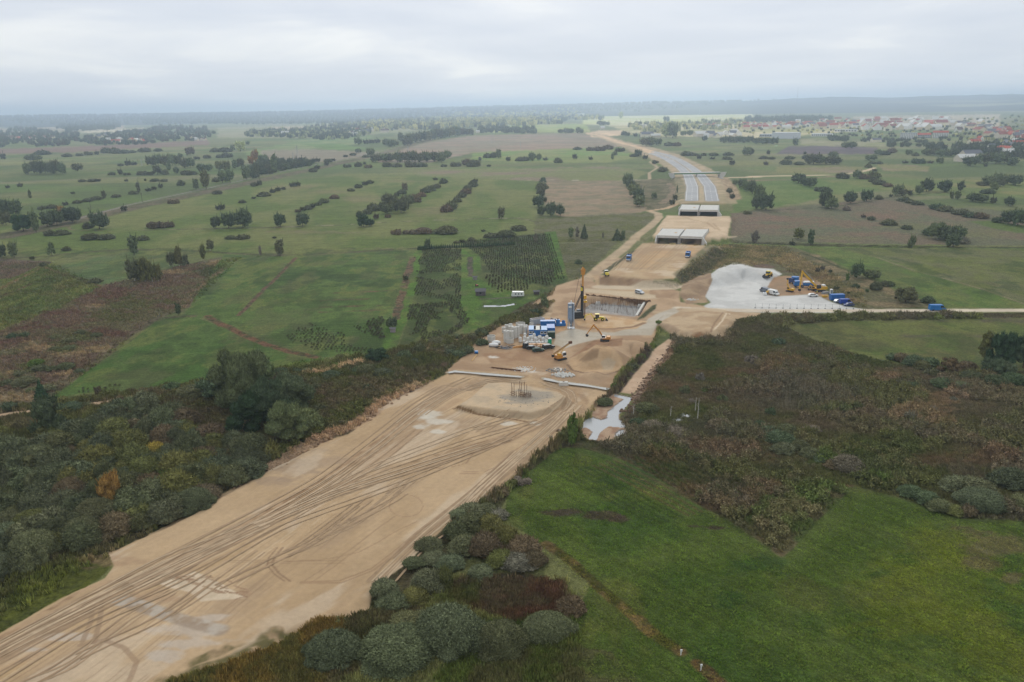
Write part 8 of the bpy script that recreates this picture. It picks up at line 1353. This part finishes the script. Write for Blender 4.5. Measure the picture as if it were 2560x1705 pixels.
hamlet('D', [(1800, 500), (2000, 490), (2400, 560), (2400, 640), (2200, 640), (1850, 530)], 14, ['red', 'white', 'grey'], 'among dark gardens in front of town', 'houses in the gardens before town', mind=18, sc=(.9, 1.3))
hamlet('C', [(1560, 505), (1900, 480), (1990, 500), (1700, 530)], 10, ['white', 'grey', 'white'], 'in the depot left of the long white hall', 'sheds of the depot', sc=(1.1, 1.7))
hamlet('C', [(1530, 420), (1850, 410), (2000, 400), (2300, 430), (2100, 440), (1600, 435)], 14, ['red', 'white', 'brick'], 'on the lit fringe before the town', 'houses on the town fringe', sc=(1.1, 1.6), mind=18)
hamlet('B', [(780, 470), (1120, 440), (1100, 400), (820, 410)], 16, ['white', 'grey', 'brown', 'red'], 'in the hamlet left of centre', 'houses of the hamlet left of centre', sc=(1.1, 1.6), mind=18)
hamlet('A', [(880, 530), (1250, 530), (1240, 500), (900, 505)], 12, ['red', 'white', 'brown'], 'on the near edge of the left village', 'houses on the near edge of the left village', sc=(1.0, 1.4)); hamlet('A', [(30, 510), (500, 500), (500, 480), (100, 470), (20, 490)], 12, ['brick', 'brown', 'red'], 'half hidden in the left village trees', 'houses in the left village', sc=(1.0, 1.4)); hamlet('A', [(760, 480), (1080, 430), (1080, 445), (860, 490)], 7, ['white', 'grey'], 'at the back of the left village', 'houses at the back of the left village', sc=(1.1, 1.5)); hamlet('A', [(1600, 500), (1740, 490), (1740, 510), (1600, 515)], 5, ['white', 'brown'], 'at the right end of the left village', 'houses at the right end of the left village'); hamlet('B', [(1820, 440), (2300, 440), (2300, 452), (1820, 450)], 3, ['red', 'white'], 'in the hedge above the brown field', 'houses above the brown field')
for (k_, x, y, r_, v, sc, lab) in (('B', 248, 466, 'white', 1, 1.5, 'lone white house left of the hamlet'), ('B', 820, 472, 'white', 2, 1.4, 'long white house at the front of the hamlet'), ('B', 385, 462, 'white', 2, 1.0, 'pale low house in the trees right of the lone house'), ('C', 735, 438, 'white', 0, 1.2, 'white house beside the bright interchange sand'), ('D', 1905, 650, 'grey', 2, 1.3, 'grey-roofed barn before the dark trees at right'), ('D', 1858, 684, 'white', 2, 1.2, 'low white shed on the meadow below the barn'), ('D', 1672, 366, 'white', 3, 2.2, 'tall pale gabled house standing over the town'), ('D', 1110, 520, 'grey', 2, 1.0, 'low dark-roofed house below the white works'), ('C', 1205, 512, 'white', 2, 1.2, 'white shed right of the slip road depot'), ('C', 1130, 505, 'grey', 2, 1.6, 'long grey shed by the slip road')):
    house(spot(k_, x, y), .1, r_, lab, None, v, sc=sc)
def block(name, label, k_, x0, x1, yb, hpx, floors, cols, roofm, depth=14, wallc=(226, 226, 224), cat='building', pitched=False):
    s = WIN[k_][2]; a, b_ = spot(k_, x0, yb), spot(k_, x1, yb); L_ = (b_ - a).length; H = hpx / s * mpp(a); o = thing(name, label, cat, a, math.atan2(b_.y - a.y, b_.x - a.x)); mesh_obj('wall', MB().box(0, L_, 0, depth, 0, H).mesh('wall', PLAST), o, A(*wallc))
    if pitched: MB().add([(-.5, -.6, H), (L_ + .5, -.6, H), (L_ + .5, depth / 2, H + 4), (-.5, depth / 2, H + 4), (-.5, depth + .6, H), (L_ + .5, depth + .6, H)], [(0, 1, 2, 3), (3, 2, 5, 4)]).put('roof', roofm, o)
    else: MB().box(-.3, L_ + .3, -.3, depth + .3, H, H + .6).put('roof', roofm, o)
    if floors:
        wv = L_ / cols; fh = H / floors; me = MB().box(-wv * .28, wv * .28, -.12, -.02, -fh * .25, fh * .25).mesh('window', GLASS)
        for i in range(cols):
            for j in range(floors): w_ = mesh_obj('window', me, o); w_.location = ((i + .5) * wv, 0, (j + .52) * fh)
    return o
block('warehouse', 'long plain white hall left of the town', 'D', 232, 462, 494, 46, 0, 0, GALV, 40, (214, 216, 222))
block('apartment_block', 'white apartment block with flat roof, the left of two', 'D', 1310, 1452, 497, 48, 5, 10, GALV, 16); block('apartment_block', 'white apartment block with red roof, the right of two', 'D', 1585, 1715, 490, 46, 5, 9, plain('red_tiles', (172, 82, 62), .8, .1), 16, pitched=True)
block('school_building', 'low grey building with long red roof between the apartment blocks', 'D', 1458, 1570, 488, 26, 2, 8, plain('red_tiles', (172, 82, 62), .8, .1), 22, (180, 180, 186), pitched=True)
block('factory', 'low white works building with small gable', 'D', 565, 740, 473, 18, 1, 10, GALV, 30, (236, 236, 234)); block('factory', 'white sheds right of the works building', 'D', 760, 945, 436, 18, 1, 8, GALV, 24, (226, 224, 220)); block('factory', 'grey shed adjoining the long white hall', 'D', 130, 232, 478, 20, 1, 5, GALV, 30, (170, 176, 186))
block('large_building', 'long pale building in the bright town centre', 'D', 1380, 1570, 400, 26, 2, 12, GALV, 20, (236, 226, 200)); block('large_building', 'white block on the far sunny rise', 'C', 500, 552, 326, 26, 3, 5, WHITE, 24, (240, 240, 238)); block('large_building', 'pale cube-like house by the interchange', 'C', 1062, 1115, 428, 30, 3, 4, WHITE, 16, (232, 226, 208)); block('large_building', 'bright pale block high in the town centre', 'D', 1020, 1110, 384, 24, 3, 6, GALV, 18, (240, 234, 216)); block('greenhouse', 'white sheds behind the sunlit trees', 'B', 2185, 2270, 350, 14, 0, 0, WHITE, 20, (236, 236, 234))
p = spot('D', 270, 555); o = thing('tarpaulin', 'pale turquoise tarpaulin lying on the far meadow', 'tarpaulin', p); MB().box(-2.6, 2.6, -2, 2, 0, .6, t=.4).put('sheet', plain('turquoise_sheet', (150, 216, 196), .6, .2), o); MB().box(-2.7, 2.7, -2.1, 2.1, 0, .08).put('hem', WHITE, o)
